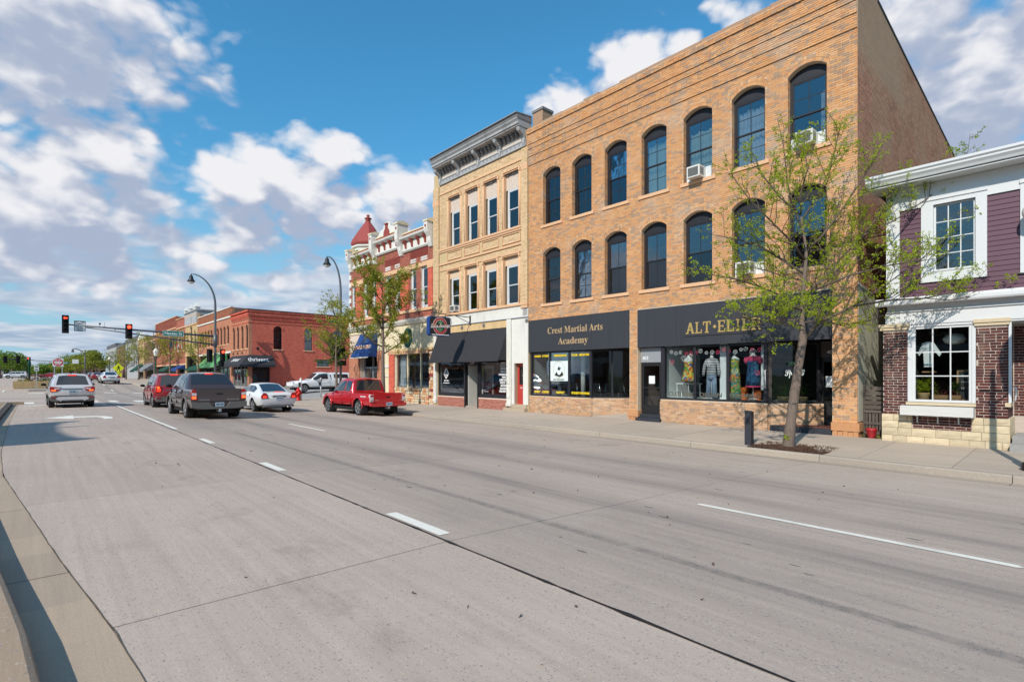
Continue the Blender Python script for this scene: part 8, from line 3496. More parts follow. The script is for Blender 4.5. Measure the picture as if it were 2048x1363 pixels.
def meter(label, X, Y, Z, h=1.45, r=.05):
 t = thing('meter_post', label, 'post', (X, Y, Z))
 mb = MB()
 mb.tube([(X, Y, Z - .02), (X, Y, Z + h)], r, 10)
 mb.lathe([(r * 1.7, Z), (r * 1.6, Z + .03), (r, Z + .05)], (X, Y, 0), 10)
 mb.build('post', 'galvanised', t)
 mb = MB()
 mb.lathe([(r * 1.1, Z + h), (.11, Z + h + .04), (.11, Z + h + .22), (.07, Z + h + .30), (.002, Z + h + .32)], (X, Y, 0), 10)
 mb.build('meter_head', 'steel_grey', t)
 mb = MB()
 mb.box(X - r - .10, X - r + .0, Y - .08, Y + .06, Z + h - .30, Z + h - .02)
 mb.build('button_box', 'metal_black', t)


def push_post():
 X, Y, Z = 14.1, 38.35, -.21
 t = thing('signal_post', 'short white crossing button post beside the red hydrant', 'post', (X, Y, Z))
 mb = MB()
 mb.tube([(X, Y, Z - .02), (X, Y, Z + 1.55)], .075, 12)
 mb.ball((X, Y, Z + 1.55), .075, 12, 6)
 mb.build('post', 'white_paint', t)
 mb = MB()
 mb.box(X - .15, X - .07, Y - .14, Y + .04, Z + 1.0, Z + 1.3)
 mb.build('button_box', 'metal_black', t)


push_post()
meter('grey post with small meter head beyond the hydrant at the side street', 16.65, 41.0, -.2, 1.3)


def bollard():
 X, Y, Z = 14.02, 6.12, -.20
 t = thing('bollard', 'dark square bollard beside the tree bed on the pavement', 'bollard', (X, Y, Z))
 mb = MB()
 w = .085
 mb.box(X - w, X + w, Y - w, Y + w, Z - .02, Z + .83)
 mb.hexa([(X - w, Y - w, Z + .83), (X + w, Y - w, Z + .83), (X + w, Y + w, Z + .83), (X - w, Y + w, Z + .83), (X - w, Y - w, Z + .90), (X + w, Y - w, Z + .86), (X + w, Y + w, Z + .86), (X - w, Y + w, Z + .90)])
 mb.build('post', 'step_paint', t)
 mb = MB()
 mb.box(X + w + .001, X + w + .05, Y - .03, Y + .03, Z + .12, Z + .16)
 mb.box(X - w - .003, X - w, Y - .05, Y + .05, Z + .55, Z + .70)
 mb.build('socket_cover', 'metal_black', t)


bollard()


def lantern_post():
 X, Y, Z = 14.22, .74, -.20
 t = thing('lantern_post', 'ornamental lantern post at the kerb before the purple shop', 'street lamp', (X, Y, Z))
 mb = MB()
 mb.lathe([(.20, Z), (.20, Z + .12), (.13, Z + .2), (.11, Z + .7), (.13, Z + .74), (.075, Z + .85), (.06, 3.3), (.09, 3.34), (.05, 3.4), (.05, 4.0), (.03, 4.1)], (X, Y, 0), 14)
 mb.build('post', 'metal_black', t)
 mb = MB()
 mb.tube([(X, Y, 3.6), (X, Y - .42, 3.62)], .025, 8)
 mb.tube([(X, Y, 3.25), (X, Y - .30, 3.58)], .018, 8)
 mb.tube([(X, Y, 3.6), (X, Y + .25, 3.6)], .025, 8)
 mb.build('cross_arm', 'metal_black', t)
 mb = MB()
 c = (X, Y - .36, 0)
 mb.lathe([(.05, 3.50), (.08, 3.64), (.17, 3.72), (.20, 3.9), (.24, 4.3), (.24, 4.5), (.17, 4.72), (.08, 4.86), (.03, 4.95), (.002, 5.0)], c, 16)
 mb.build('lantern', 'lamp_glass', t)


lantern_post()


def globe_lamp():
 X, Y = 16.78, .90
 t = thing('globe_lamp', 'white globe wall lamp at the edge of the purple clapboards', 'lamp', (17.1, Y, 5.3))
 mb = MB()
 mb.ball((X, Y, 5.35), .20, 18, 10, (1, 1, 1.05))
 mb.build('globe', 'lamp_glass', t)
 mb = MB()
 mb.tube([(17.08, Y, 5.02), (X, Y, 5.02), (X, Y, 5.17)], .025, 8)
 mb.lathe([(.07, 5.13), (.09, 5.17), (.06, 5.2)], (X, Y, 0), 10)
 mb.build('bracket', 'metal_black', t)


globe_lamp()


# signs and planter beyond the crossing
def far_bits():
 gz_ = far_z
 t = thing('no_entry_sign', 'red and white do not enter sign on two posts on the far median', 'sign', (1.45, 67.0, gz_(67) + .15))
 x, y, zc, w = 1.47, 67.0, 2.82, .40
 mb = MB()
 mb.box(x - w, x + w, y - .012, y, zc - w, zc + w)
 mb.build('panel', 'sign_white', t)
 mb = MB()
 mb.lathe([(w * .92, y - .020), (w * .92, y - .014)], (x, 0, zc), 28, 'y')
 mb.build('disc', 'sign_red', t)
 mb = MB()
 mb.box(x - w * .72, x + w * .72, y - .026, y - .021, zc - .075, zc + .075)
 mb.build('bar', 'sign_white', t)
 text('lettering', 'DO NOT', .16, 'white_letter', t, (x, y - .022, zc + .19), face=FACE_S, width=.46, bold=.004)
 text('lettering', 'ENTER', .16, 'white_letter', t, (x, y - .022, zc - .19), face=FACE_S, width=.42, bold=.004)
 for dx in (-.26, .3):
  mb = MB()
  mb.box(x + dx - .035, x + dx + .035, y + .003, y + .06, gz_(67) + .1, zc + .3)
  mb.build('post', 'galvanised', t)
 # warning diamond
 x, y, zc, r = 8.95, 97.0, 2.62, .70
 x = 8.9
 t = thing('crossing_sign', 'yellow diamond pedestrian crossing sign with arrow plate below', 'sign', (x, y, .7))
 mb = MB()
 mb.prism([(x - r, zc), (x, zc - r), (x + r, zc), (x, zc + r)], y - .012, y, 'y')
 mb.box(x - .38, x + .38, y - .012, y, zc - r - .62, zc - r - .02)
 mb.build('panel', 'sign_yellow', t)
 mb = MB()
 e0, e1 = y - .020, y - .014
 mb.lathe([(.075, e0), (.075, e1)], (x + .03, 0, zc + .32), 12, 'y')
 for poly in ([(x - .06, zc + .22), (x + .10, zc + .22), (x + .12, zc - .05), (x - .06, zc - .05)], [(x - .06, zc - .05), (x + .02, zc - .05), (x - .14, zc - .42), (x - .24, zc - .40)],
      [(x + .02, zc - .05), (x + .12, zc - .05), (x + .22, zc - .40), (x + .12, zc - .42)], [(x - .06, zc + .2), (x - .22, zc - .0), (x - .17, zc - .04), (x - .02, zc + .14)], [(x + .08, zc + .2), (x + .26, zc + .02), (x + .21, zc - .03), (x + .06, zc + .12)],
      [(x - .25, zc - r - .45), (x - .10, zc - r - .50), (x - .14, zc - r - .42), (x + .25, zc - r - .15), (x + .22, zc - r - .09), (x - .19, zc - r - .37), (x - .22, zc - r - .30)]):
  mb.prism(poly, e0, e1, 'y')
 mb.build('symbol', 'black_letter', t)
 mb = MB()
 mb.box(x - .03, x + .03, y + .003, y + .06, .6, zc + .5)
 mb.build('post', 'galvanised', t)
 # stone planter on the median
 z0 = far_z(70) + .14
 t = thing('planter', 'low tan stone planter with reddish shrubs on the far median', 'planter', (-.2, 71, z0))
 for k in range(2):
  a = -1.75
  while a < 1.9:
   w = random.Random(int(a * 100) + k).uniform(.5, .8)
   mb = MB()
   mb.box(a + .006, min(1.95, a + w) - .006, 69.2 + .01 * k, 69.5, z0 + k * .33 + .004, z0 + k * .33 + .325)
   mb.build('stone_block', 'planter_stone', t)
   a += w
 mb = MB()
 mb.box(-1.75, -1.45, 69.51, 73, z0, z0 + .65)
 mb.box(1.65, 1.95, 69.51, 73, z0, z0 + .65)
 mb.box(-1.45, 1.65, 69.51, 73, z0, z0 + .55)
 mb.build('planter_wall', 'planter_stone', t)
 r = random.Random(2)
 for m, c, n, rr in (('leaf_red', (.0, 71.6, z0 + .75), 260, (1.1, .8, .5)), ('leaf_dark', (.7, 70.4, z0 + .7), 200, (.9, .5, .25)), ('leaf_gold', (-1.0, 70.3, z0 + .68), 120, (.5, .5, .2))):
  mb = MB()
  leaf_cloud(mb, c, rr, n, .16, r)
  mb.build('shrub', m, t, fix=False)
 # green clock post by the planter
 x, y = -.62, 72.5
 t = thing('ornamental_post', 'dark green ornamental post standing in the planted far median', 'post', (x, y, z0))
 mb = MB()
 mb.lathe([(.24, z0), (.24, z0 + .4), (.14, z0 + .5), (.10, z0 + .8), (.075, 2.5), (.12, 2.55), (.15, 2.75), (.12, 2.95), (.06, 3.1), (.03, 3.4)], (x, y, 0), 12)
 mb.build('post', 'awning_dark_green', t)
 flat_sign('keep_right_sign', 'small white sign with red mark on a post by the far planter', 'sign_white', -.24, .10, 68.2, 2.0, 2.5, [('KEEP', .7), ('RIGHT', .7)], posts=(-.07,), post_z=far_z(68))
 # next crossing's masts
 t = thing('traffic_mast', 'distant signal mast reaching in from behind the far left trees', 'traffic mast', (-14, 165, .6))
 mb = MB()
 mb.tube([(-14, 165, .4), (-14, 165, 7)], .15, 8)
 mb.tube([(-14, 165, 4.9), (-3.4, 165, 5.2)], .1, 8)
 mb.build('pole', 'pole_dark', t)
 for x, lb in ((-5.4, 'distant dark traffic light left on the far mast arm'), (-3.3, 'distant dark traffic light at the tip of the far mast arm')):
  signal_head(lb, x, 164.8, 4.3, 5.8, 3, -1, group='distant traffic lights')
 t = thing('traffic_mast', 'distant signal mast with curved lamp beside the golden street trees', 'traffic mast', (8.6, 165, .7))
 mb = MB()
 mb.tube([(8.6, 165, .5), (8.6, 165, 5.9)] + arc_arm((8.6, 165, 6.0), (6.4, 165, 7.9), 0), [.15] * 2 + [.1] * 13, 8)
 mb.tube([(8.6, 165, 4.4), (-1.6, 165, 5.0)], .09, 8)
 mb.build('pole', 'pole_dark', t)
 bell_lamp(t, (6.3, 165, 7.9), 1.1)
 signal_head('distant traffic light with dim red lens over the middle lanes', -1.5, 164.8, 4.1, 5.6, 3, 0, group='distant traffic lights')
 flat_sign('street_name_sign', 'distant green street name sign on the far mast', 'sign_green', 3.6, 5.6, 164.8, 4.15, 4.7, [('Third St', .7)], 'white_letter')
 flat_sign('turn_sign', 'distant white sign on the far mast arm', 'sign_white', 6.2, 7.4, 164.8, 4.3, 5.3, [], 'black_letter')
 # ornamental lamps along the far pavement
 for k, (x, y, lb) in enumerate(((9.6, 118, 'white globe street lamp near the yellow crossing sign'), (12.3, 88, 'street lamp with square white lantern before the towered shop'))):
  z = far_z(y)
  t = thing('street_lamp', lb, 'street lamp', (x, y, z), group='ornamental street lamps')
  mb = MB()
  mb.lathe([(.2, z), (.2, z + .3), (.1, z + .5), (.07, z + 3.4), (.12, z + 3.5)], (x, y, 0), 10)
  mb.build('post', 'awning_dark_green', t)
  mb = MB()
  if k == 1:
   mb.lathe([(.18, z + 3.5), (.34, z + 4.2), (.30, z + 4.25), (.05, z + 4.6)], (x, y, 0), 6, sm=False)
  else:
   mb.ball((x, y, z + 3.75), .28, 12, 8)
  mb.build('lantern', 'lamp_glass', t)
 # flags on the far fronts
 for k, (y, z, lb) in enumerate(((100, 6.3, 'red white and blue flag on a slanted pole above the blue awning'), (97, 6.7, 'second striped flag beside the first on the towered shop'), (118, 6.6, 'striped flag hanging on the banded brick shop'))):
  t = thing('flag', lb, 'flag', (FB, y, z), group='flags on the shop fronts')
  mb = MB()
  mb.tube([(FB - .02, y, z), (FB - 2.0, y, z + 1.3)], .03, 6)
  mb.build('flag_pole', 'white_paint', t)
  for i in range(6):
   mb = MB()
   f0, f1 = .35 + i * .1, .35 + (i + 1) * .1
   P = lambda f, d: (FB - 2.0 * f + .05 * math.sin(d * 4 + f * 5), y + .12 * math.sin(d * 3 + f * 3), z + 1.3 * f - d)
   vs = [P(f, d) for d in (0, .35, .7, 1.05, 1.4) for f in (f0, f1)]
   mb.add(vs, [(2 * q, 2 * q + 1, 2 * q + 3, 2 * q + 2) for q in range(4)])
   mb.build('flag_cloth', 'sign_red' if i % 2 and i < 4 else 'awning_blue' if i >= 4 else 'sign_white', t, fix=False)


def leaf_cloud(mb, c, rr, n, s, r, shell=.35, flat=0.0):
 for _ in range(n):
  while True:
   p = Vector((r.uniform(-1, 1), r.uniform(-1, 1), r.uniform(-1, 1)))
   l = p.length
   if shell < l < 1: break
  q = (c[0] + p.x * rr[0], c[1] + p.y * rr[1], c[2] + p.z * rr[2])
  leaf(mb, q, s * r.uniform(.6, 1.3), r)


def leaf(mb, q, s, r, out=None):
 a = Vector((r.gauss(0, 1), r.gauss(0, 1), r.gauss(0, .7))).normalized()
 b = Vector((r.gauss(0, 1), r.gauss(0, 1), r.gauss(0, .7)))
 b = (b - a * b.dot(a)).normalized()
 q = Vector(q)
 o = len(mb.v)
 n = a.cross(b) * s * .12
 mb.v += [tuple(q - a * s * .5), tuple(q + b * s * .28 + n), tuple(q + a * s * .5), tuple(q - b * s * .28 + n)]
 mb.f.append((o, o + 1, o + 2, o + 3)); mb.mi.append(0); mb.sm.append(False)


far_bits()

# ------------------------------------------------------------------ trees
def sub_branch(p, d, length, r, rng, lift=.25, n=5):
 """a wandering branch: list of points"""
 pts = [Vector(p)]
 d = Vector(d).normalized()
 for i in range(n):
  d = (d + Vector((rng.gauss(0, .16), rng.gauss(0, .16), rng.gauss(0, .12) + lift * .25))).normalized()
  pts.append(pts[-1] + d * length / n)
 return pts


def dress(limbs, wood, leaves, rng, sec=(7, .9, 1.6), ter=(5, .3, .6), tuft=.13, leaflets=6, lsize=.06, dens=1.0, up=.35, bare=.12):
 """grow secondary branches, twigs and leaf tufts along the given limbs [(points, r0, r1)]"""
 for pts, r0, r1 in limbs:
  k = len(pts)
  L = sum((pts[i + 1] - pts[i]).length for i in range(k - 1))
  wood.tube(pts, [r0 + (r1 - r0) * i / (k - 1) for i in range(k)], 7)
  ns = max(2, int(sec[0] * L / 2.5))
  for j in range(ns + 1):
   f = bare + (1 - bare) * (j + rng.random() * .7) / (ns + 1)
   if j == ns: f = .999
   i = min(int(f * (k - 1)), k - 2)
   q = pts[i].lerp(pts[i + 1], f * (k - 1) - i)
   t = (pts[i + 1] - pts[i]).normalized()
   side = Vector((rng.gauss(0, 1), rng.gauss(0, 1), rng.gauss(.15, .5)))
   side = (side - t * side.dot(t) * .6).normalized()
   d = (t * .75 + side * .85 + Vector((0, 0, up))).normalized() if j < ns else t
   l = rng.uniform(sec[1], sec[2]) * (1.05 - .45 * f)
   rr = max(.006, (r0 + (r1 - r0) * f) * .55)
   sp = sub_branch(q, d, l, rr, rng)
   wood.tube(sp, [rr + (.004 - rr) * a / (len(sp) - 1) for a in range(len(sp))], 5, cap=False)
   nt = max(2, int(ter[0] * l))
   for m in range(nt + 1):
    g = .15 + .85 * (m + rng.random() * .6) / (nt + 1)
    a = min(int(g * (len(sp) - 1)), len(sp) - 2)
    q2 = sp[a].lerp(sp[a + 1], g * (len(sp) - 1) - a)
    t2 = (sp[a + 1] - sp[a]).normalized()
    s2 = Vector((rng.gauss(0, 1), rng.gauss(0, 1), rng.gauss(.2, .6))).normalized()
    l2 = rng.uniform(*ter[1:])
    tp = sub_branch(q2, t2 * .6 + s2 * .8, l2, .004, rng, .2, 3)
    wood.tube(tp, [.005, .004, .003, .0025], 4, cap=False)
    for f2 in (.35, .7, 1.0):
     if rng.random() > dens: continue
     b = min(int(f2 * 3), 2)
     c = tp[b].lerp(tp[b + 1], min(1, f2 * 3 - b))
     for _ in range(leaflets):
      o = Vector((rng.gauss(0, .5), rng.gauss(0, .5), rng.gauss(-.1, .35))) * tuft
      leaf(leaves, c + o, lsize * rng.uniform(.6, 1.35), rng)


def near_tree():
 D0 = 13.45
 Sx, Cx = math.sin(YAW), math.cos(YAW)

 def P(px, py, dd=0.0):
  d = D0 + dd
  l = (px - 1024) / FPX * d
  return Vector((d * Sx + l * Cx, d * Cx - l * Sx, EYE + (HOR - py) / FPX * d))
 base = P(1577, 894)
 t = thing('street_tree', 'young street tree with fresh green leaves before the black clothing shop front', 'tree', tuple(base))
 rng = random.Random(42)
 wood, leaves = MB(), MB()
 trunk = [P(1576, 905), P(1577, 885), P(1583, 830), P(1591, 770), P(1599, 720), P(1605, 682), P(1604, 640), P(1606, 598), P(1608, 560), P(1613, 505), P(1606, 460), P(1601, 425)]
 tr = [.165, .135, .118, .108, .10, .096, .060, .052, .046, .038, .030, .022]
 tk = MB()
 fine_p, fine_r = [], []
 for i in range(len(trunk) - 1):
  for q in range(4):
   f = q / 4
   fine_p.append(trunk[i].lerp(trunk[i + 1], f) + Vector((rng.gauss(0, .004), rng.gauss(0, .004), 0)))
   fine_r.append((tr[i] + (tr[i + 1] - tr[i]) * f) * rng.uniform(.95, 1.06))
 tk.tube(fine_p, fine_r, 14)
 for k in range(7):
  i = rng.randrange(6, 22)
  a = rng.uniform(0, 6.28)
  tk.ball(fine_p[i] + Vector((math.cos(a), math.sin(a), 0)) * fine_r[i] * .85, .035, 8, 5, (1, 1, 1.4))
 limbs = []

 def L(pts, r0, r1=.012):
  limbs.append(([P(*p) for p in pts], r0 * .78, r1))
 L([(1605, 684), (1627, 656, -.1), (1647, 640, -.2), (1710, 611, -.3), (1780, 600, -.5), (1850, 596, -.6), (1905, 585, -.7)], .062)
 L([(1604, 645), (1640, 640, .4), (1690, 650, .8), (1740, 640, 1.0)], .03)
 L([(1606, 592), (1649, 556, .1), (1687, 511, .3), (1730, 468, .4), (1765, 420, .5), (1790, 370, .5)], .05)
 L([(1606, 588), (1640, 575, -.6), (1700, 550, -1.0), (1780, 530, -1.3), (1850, 520, -1.5)], .035)
 L([(1605, 605), (1560, 590, -.3), (1513, 570, -.5), (1462, 556, -.7), (1415, 548, -.8)], .038)
 L([(1604, 640), (1560, 640, .5), (1510, 640, .9), (1465, 632, 1.1)], .03)
 L([(1605, 620), (1570, 610, -.9), (1530, 620, -1.5), (1490, 618, -2.0)], .03)
 L([(1609, 548), (1565, 520, .2), (1525, 495, .4), (1480, 480, .5), (1432, 470, .4)], .04)
 L([(1611, 520), (1580, 480, -.3), (1540, 440, -.5), (1500, 400, -.6), (1470, 360, -.6)], .036)
 L([(1612, 505), (1650, 465, -.1), (1690, 410, -.2), (1730, 350, -.2), (1760, 300, -.3)], .042)
 L([(1608, 470), (1590, 420, .3), (1575, 370, .4), (1570, 320, .5), (1566, 280, .5)], .03)
 L([(1604, 440), (1630, 400, .2), (1655, 350, .2), (1670, 300, .3), (1680, 255, .3)], .03)
 L([(1602, 428), (1600, 390, -.2), (1615, 340, -.3), (1610, 300, -.3)], .026)
 L([(1602, 430), (1560, 395, -.1), (1525, 350, -.2), (1505, 310, -.1)], .026)
 L([(1606, 500), (1650, 500, .9), (1710, 480, 1.4), (1770, 470, 1.7), (1830, 450, 1.9)], .032)
 L([(1730, 470, .4), (1790, 440, .2), (1850, 400, .1), (1900, 360, .0), (1925, 320, .0)], .022)
 L([(1710, 611, -.3), (1770, 570, -.2), (1840, 520, -.1), (1900, 470, -.1), (1945, 430, -.1)], .022)
 L([(1850, 596, -.6), (1900, 600, -.6), (1950, 590, -.7), (1990, 585, -.7)], .016)
 L([(1606, 560), (1575, 555, 1.0), (1530, 540, 1.6), (1480, 530, 1.9)], .028)
 L([(1604, 650), (1575, 650, -.8), (1545, 640, -1.3), (1500, 655, -1.6)], .024)
 dress(limbs, wood, leaves, rng, sec=(12, .5, 1.45), ter=(7, .15, .42), tuft=.06, leaflets=8, lsize=.052, dens=.74)
 sp = MB()
 tk.build('trunk', 'bark', t)
 wood.build('limbs', 'twig', t, kind='stuff', fix=False)
 leaves.build('crown', 'leaf_fresh', t, kind='stuff', fix=False)
 # mulched tree well
 m = MB()
 r = random.Random(3)
 n = 14
 x0, x1, y0, y1 = 13.62, 14.97, 4.22, 6.02
 vs = [(x0 + (x1 - x0) * i / n, y0 + (y1 - y0) * k / n, -.215 + .018 * r.random() + .035 * math.exp(-((x0 + (x1 - x0) * i / n - base.x) ** 2 + (y0 + (y1 - y0) * k / n - base.y) ** 2) * 6)) for i in range(n + 1) for k in range(n + 1)]
 m.add(vs, [(i * (n + 1) + k, (i + 1) * (n + 1) + k, (i + 1) * (n + 1) + k + 1, i * (n + 1) + k + 1) for i in range(n) for k in range(n)])
 for _ in range(900):
  p = Vector((r.uniform(x0, x1), r.uniform(y0, y1), -.20 + r.uniform(0, .03)))
  a = r.uniform(0, 6.28)
  m.bar(p, p + Vector((math.cos(a), math.sin(a), r.uniform(-.3, .3))) * r.uniform(.02, .06), .012, .006)
 m.build('mulch_bed', 'mulch', None, kind='stuff', label='dark brown bark mulch in the square tree bed', fix=False)
 sh = MB()
 leaf_cloud(sh, (base.x - .1, base.y, base.z + .28), (.08, .08, .10), 30, .07, r, 0)
 sh.build('trunk_shoot', 'leaf_fresh', t, fix=False)


near_tree()


def street_tree(label, x, y, z, h, spread, seed, leafm='leaf_street', trunk_h=None, lean=0.0, dens=.8, tuft=.10, lsize=.085, leaflets=5, sec=(7, .5, 1.1), ter=(4, .2, .5), nl=13, cat='tree', r0=.11):
 t = thing('street_tree', label, cat, (x, y, z), group='young street trees')
 rng = random.Random(seed)
 th = trunk_h or h * .34
 tk, wood, leaves = MB(), MB(), MB()
 pts = [Vector((x + lean * f * h + rng.gauss(0, .02), y + rng.gauss(0, .03), z - .05 + f * h * .9)) for f in (0, .08, .2, .34, .5, .65, .8, 1)]
 tk.tube(pts, [r0 * 1.25, r0, r0 * .9, r0 * .8, r0 * .6, r0 * .4, r0 * .25, r0 * .08], 10)
 limbs = []
 for k in range(nl):
  f = th / h + (1 - th / h) * (k + rng.random() * .5) / nl * .85
  i = 0
  p = Vector((x + lean * f * h, y, z + f * h * .9))
  a = k * 2.4 + rng.uniform(-.4, .4)
  l = spread * (1 - .55 * max(0, (f - .45))) * rng.uniform(.75, 1.1) * (.85 if f < .4 else 1)
  el = .25 + .75 * f
  d = Vector((math.cos(a), math.sin(a), el * rng.uniform(.6, 1.1)))
  q = sub_branch(p, d, l, .04, rng, .25, 6)
  limbs.append((q, r0 * (.5 - .25 * f), .008))
 dress(limbs, wood, leaves, rng, sec=sec, ter=ter, tuft=tuft, leaflets=leaflets, lsize=lsize, dens=dens)
 tk.build('trunk', 'bark', t)
 wood.build('limbs', 'twig', t, kind='stuff', fix=False)
 leaves.build('crown', leafm, t, kind='stuff', fix=False)
 return t


street_tree('thin leafed street tree in front of the red brick corner building', 14.3, 26.6, -.2, 8.6, 2.9, 5, trunk_h=3.3, r0=.12, dens=1, lsize=.115, tuft=.15, leaflets=8, sec=(9, .5, 1.2), ter=(5, .2, .5))
street_tree('sparse street tree growing round the corner lamp post', 14.5, 33.2, -.2, 7.0, 2.5, 9, trunk_h=2.9, r0=.09, dens=.85, lsize=.11, tuft=.15, leaflets=6)
street_tree('small dense dark green tree right at the corner signal heads', 17.6, 40.2, -.2, 5.4, 1.05, 12, 'leaf_dark', trunk_h=2.6, r0=.06, dens=1, lsize=.15, tuft=.22, leaflets=6, nl=14)
far = [('street tree by the green awning of the ribbed-parapet shop', 15.2, 76.5, 6.6, 2.6, 21), ('street tree with bare twigs before the towered shop', 14.6, 92, 7.2, 3.2, 22), ('street tree half hiding the blue awning', 14.2, 103, 7.5, 3.4, 23),
     ('street tree before the banded brick shop', 13.6, 116, 8.0, 3.6, 24), ('loose leafed tree beside the yellow crossing sign', 13.0, 128, 6.0, 2.6, 25), ('pale green tree before the modern brown block', 12.9, 146, 6.0, 2.6, 26)]
for lb, x, y, h, s, sd in far:
 street_tree(lb, x, y, far_z(y), h, s, sd, dens=.6, lsize=.20, tuft=.35, leaflets=4, sec=(5, .7, 1.4), ter=(2.5, .3, .7), nl=11, r0=.13)


def round_tree(label, x, y, z, h, rad_, seed, m, n=1500, trunk=.3, ls=.5, name='broadleaf_tree', group='trees at the end of the street'):
 t = thing(name, label, 'tree', (x, y, z), group=group)
 r = random.Random(seed)
 tk = MB()
 tk.tube([(x, y, z - .3), (x + r.uniform(-.2, .2), y, z + h * .35), (x, y, z + h * .75)], [h * .030, h * .022, h * .006], 8)
 for k in range(5):
  a = r.uniform(0, 6.28)
  tk.tube([(x, y, z + h * (.28 + .06 * k)), (x + rad_ * .5 * math.cos(a), y + rad_ * .5 * math.sin(a), z + h * (.5 + .07 * k))], [h * .012, h * .004], 6)
 tk.build('trunk', 'bark', t)
 mb = MB()
 cl = []
 for k in range(34):
  a, e = r.uniform(0, 6.28), r.uniform(-.55, 1)
  q = math.sqrt(max(0, 1 - e * e)) * r.uniform(.45, .9)
  cl.append((x + rad_ * q * math.cos(a), y + rad_ * q * math.sin(a), z + h * .60 + h * .34 * e, rad_ * r.uniform(.30, .52)))
 for _ in range(n):
  c = cl[r.randrange(len(cl))]
  v = Vector((r.gauss(0, 1), r.gauss(0, 1), r.gauss(0, 1))).normalized() * c[3] * (r.random() ** .4)
  leaf(mb, (c[0] + v.x, c[1] + v.y, c[2] + v.z * .8), ls * r.uniform(.6, 1.3), r)
 mb.build('crown', m, t, kind='stuff', fix=False)
 return t


# the trees at the end of the street: left clump, then the golden row before the far shops
rt = random.Random(77)
for k, (px_ratio, y, h, rd, m, lb) in enumerate([
 (-.037, 190, 6.9, 3.6, 'leaf_far', 'big green tree at the far left edge of the street'), (-.026, 182, 6.5, 3.4, 'leaf_far', 'big green tree second from the far left edge'), (-.019, 200, 5.2, 2.8, 'leaf_dark', 'lower dark tree right of the big green pair'),
 (-.044, 210, 6.2, 4.0, 'leaf_dark', 'dark tree behind the big green pair'), (.004, 230, 3.8, 2.6, 'leaf_far', 'small green tree behind the no entry sign'), (.016, 240, 4.6, 3.4, 'leaf_far', 'round green tree between the two far masts'),
 (.027, 236, 5.6, 3.6, 'leaf_gold', 'olive gold tree left of the far curved lamp'), (.039, 225, 6.4, 3.8, 'leaf_gold', 'golden tree behind the far curved lamp'), (.034, 270, 8.6, 5.0, 'leaf_far', 'tall green tree rising behind the golden row'),
 (.049, 205, 7.2, 3.6, 'leaf_gold', 'golden green tree in the row before the modern blocks'), (.057, 188, 7.7, 3.6, 'leaf_gold', 'largest golden tree of the row before the modern blocks'), (.064, 178, 7.0, 2.8, 'leaf_gold', 'golden tree touching the modern block front'),
 (.010, 290, 5.0, 4.5, 'leaf_far', 'far tree down the middle of the street'), (-.010, 300, 4.4, 4.0, 'leaf_far', 'far tree left of the middle of the street'), (.022, 300, 6.0, 5.0, 'leaf_far', 'far tree behind the olive gold tree')]):
 round_tree(lb, px_ratio * y, y, .6, h * 1.0, rd, 100 + k, m, n=2600, ls=.42)
mb = MB()
for k in range(1500):
 x = rt.uniform(-140, 160)
 leaf(mb, (x, 420 + rt.uniform(0, 60), 0 + abs(rt.gauss(0, 1)) * 2.6), rt.uniform(2.2, 4.2), rt)
mb.build('far_woods', 'leaf_far', None, kind='stuff', label='distant line of trees closing the street', fix=False)
# low far buildings and cars that fill the end of the street
for k, (x, y, w, h, m, lb) in enumerate(((-11, 250, 16, 4.5, 'modern_grey', 'low grey building under the far left trees'), (14, 262, 12, 5.0, 'brown_skin', 'low brown building beyond the golden trees'), (-2, 330, 14, 4.0, 'brown_skin', 'low brown building closing the street'))):
 t = thing('low_building', lb, 'building', (x, y, .4))
 mb = MB()
 mb.box(x - w / 2, x + w / 2, y, y + 8, 0, .5 + h)
 mb.build('wall', m, t)
 mb = MB()
 mb.box(x - w / 2 - .3, x + w / 2 + .3, y - .3, y + 8.3, .503 + h, .9 + h)
 mb.build('roof', 'roof_dark', t)
 for q in range(int(w / 2.4)):
  mb = MB()
  a = x - w / 2 + .8 + q * 2.4
  mb.box(a, a + 1.4, y - .06, y - .002, 1.6, 3.4)
  mb.build('window', 'car_glass', t)

# ------------------------------------------------------------------ things in the windows and beside the fronts
def ell_tube(mb, prof, c, n=18, tilt=0.0):
 """body of revolution with an elliptic section: prof = [(rx, ry, z, dx)]"""
 o = len(mb.v)
 for rx, ry, z, dx in prof:
  for k in range(n):
   a = 2 * math.pi * k / n
   mb.v.append((c[0] + dx + rx * math.cos(a), c[1] + ry * math.sin(a), c[2] + z))
 for i in range(len(prof) - 1):
  for k in range(n):
   k2 = (k + 1) % n
   mb.f.append((o + i * n + k, o + i * n + k2, o + (i + 1) * n + k2, o + (i + 1) * n + k)); mb.mi.append(0); mb.sm.append(True)
 mb.f.append(tuple(o + k for k in reversed(range(n)))); mb.mi.append(0); mb.sm.append(False)
 e = o + (len(prof) - 1) * n
 mb.f.append(tuple(e + k for k in range(n))); mb.mi.append(0); mb.sm.append(False)


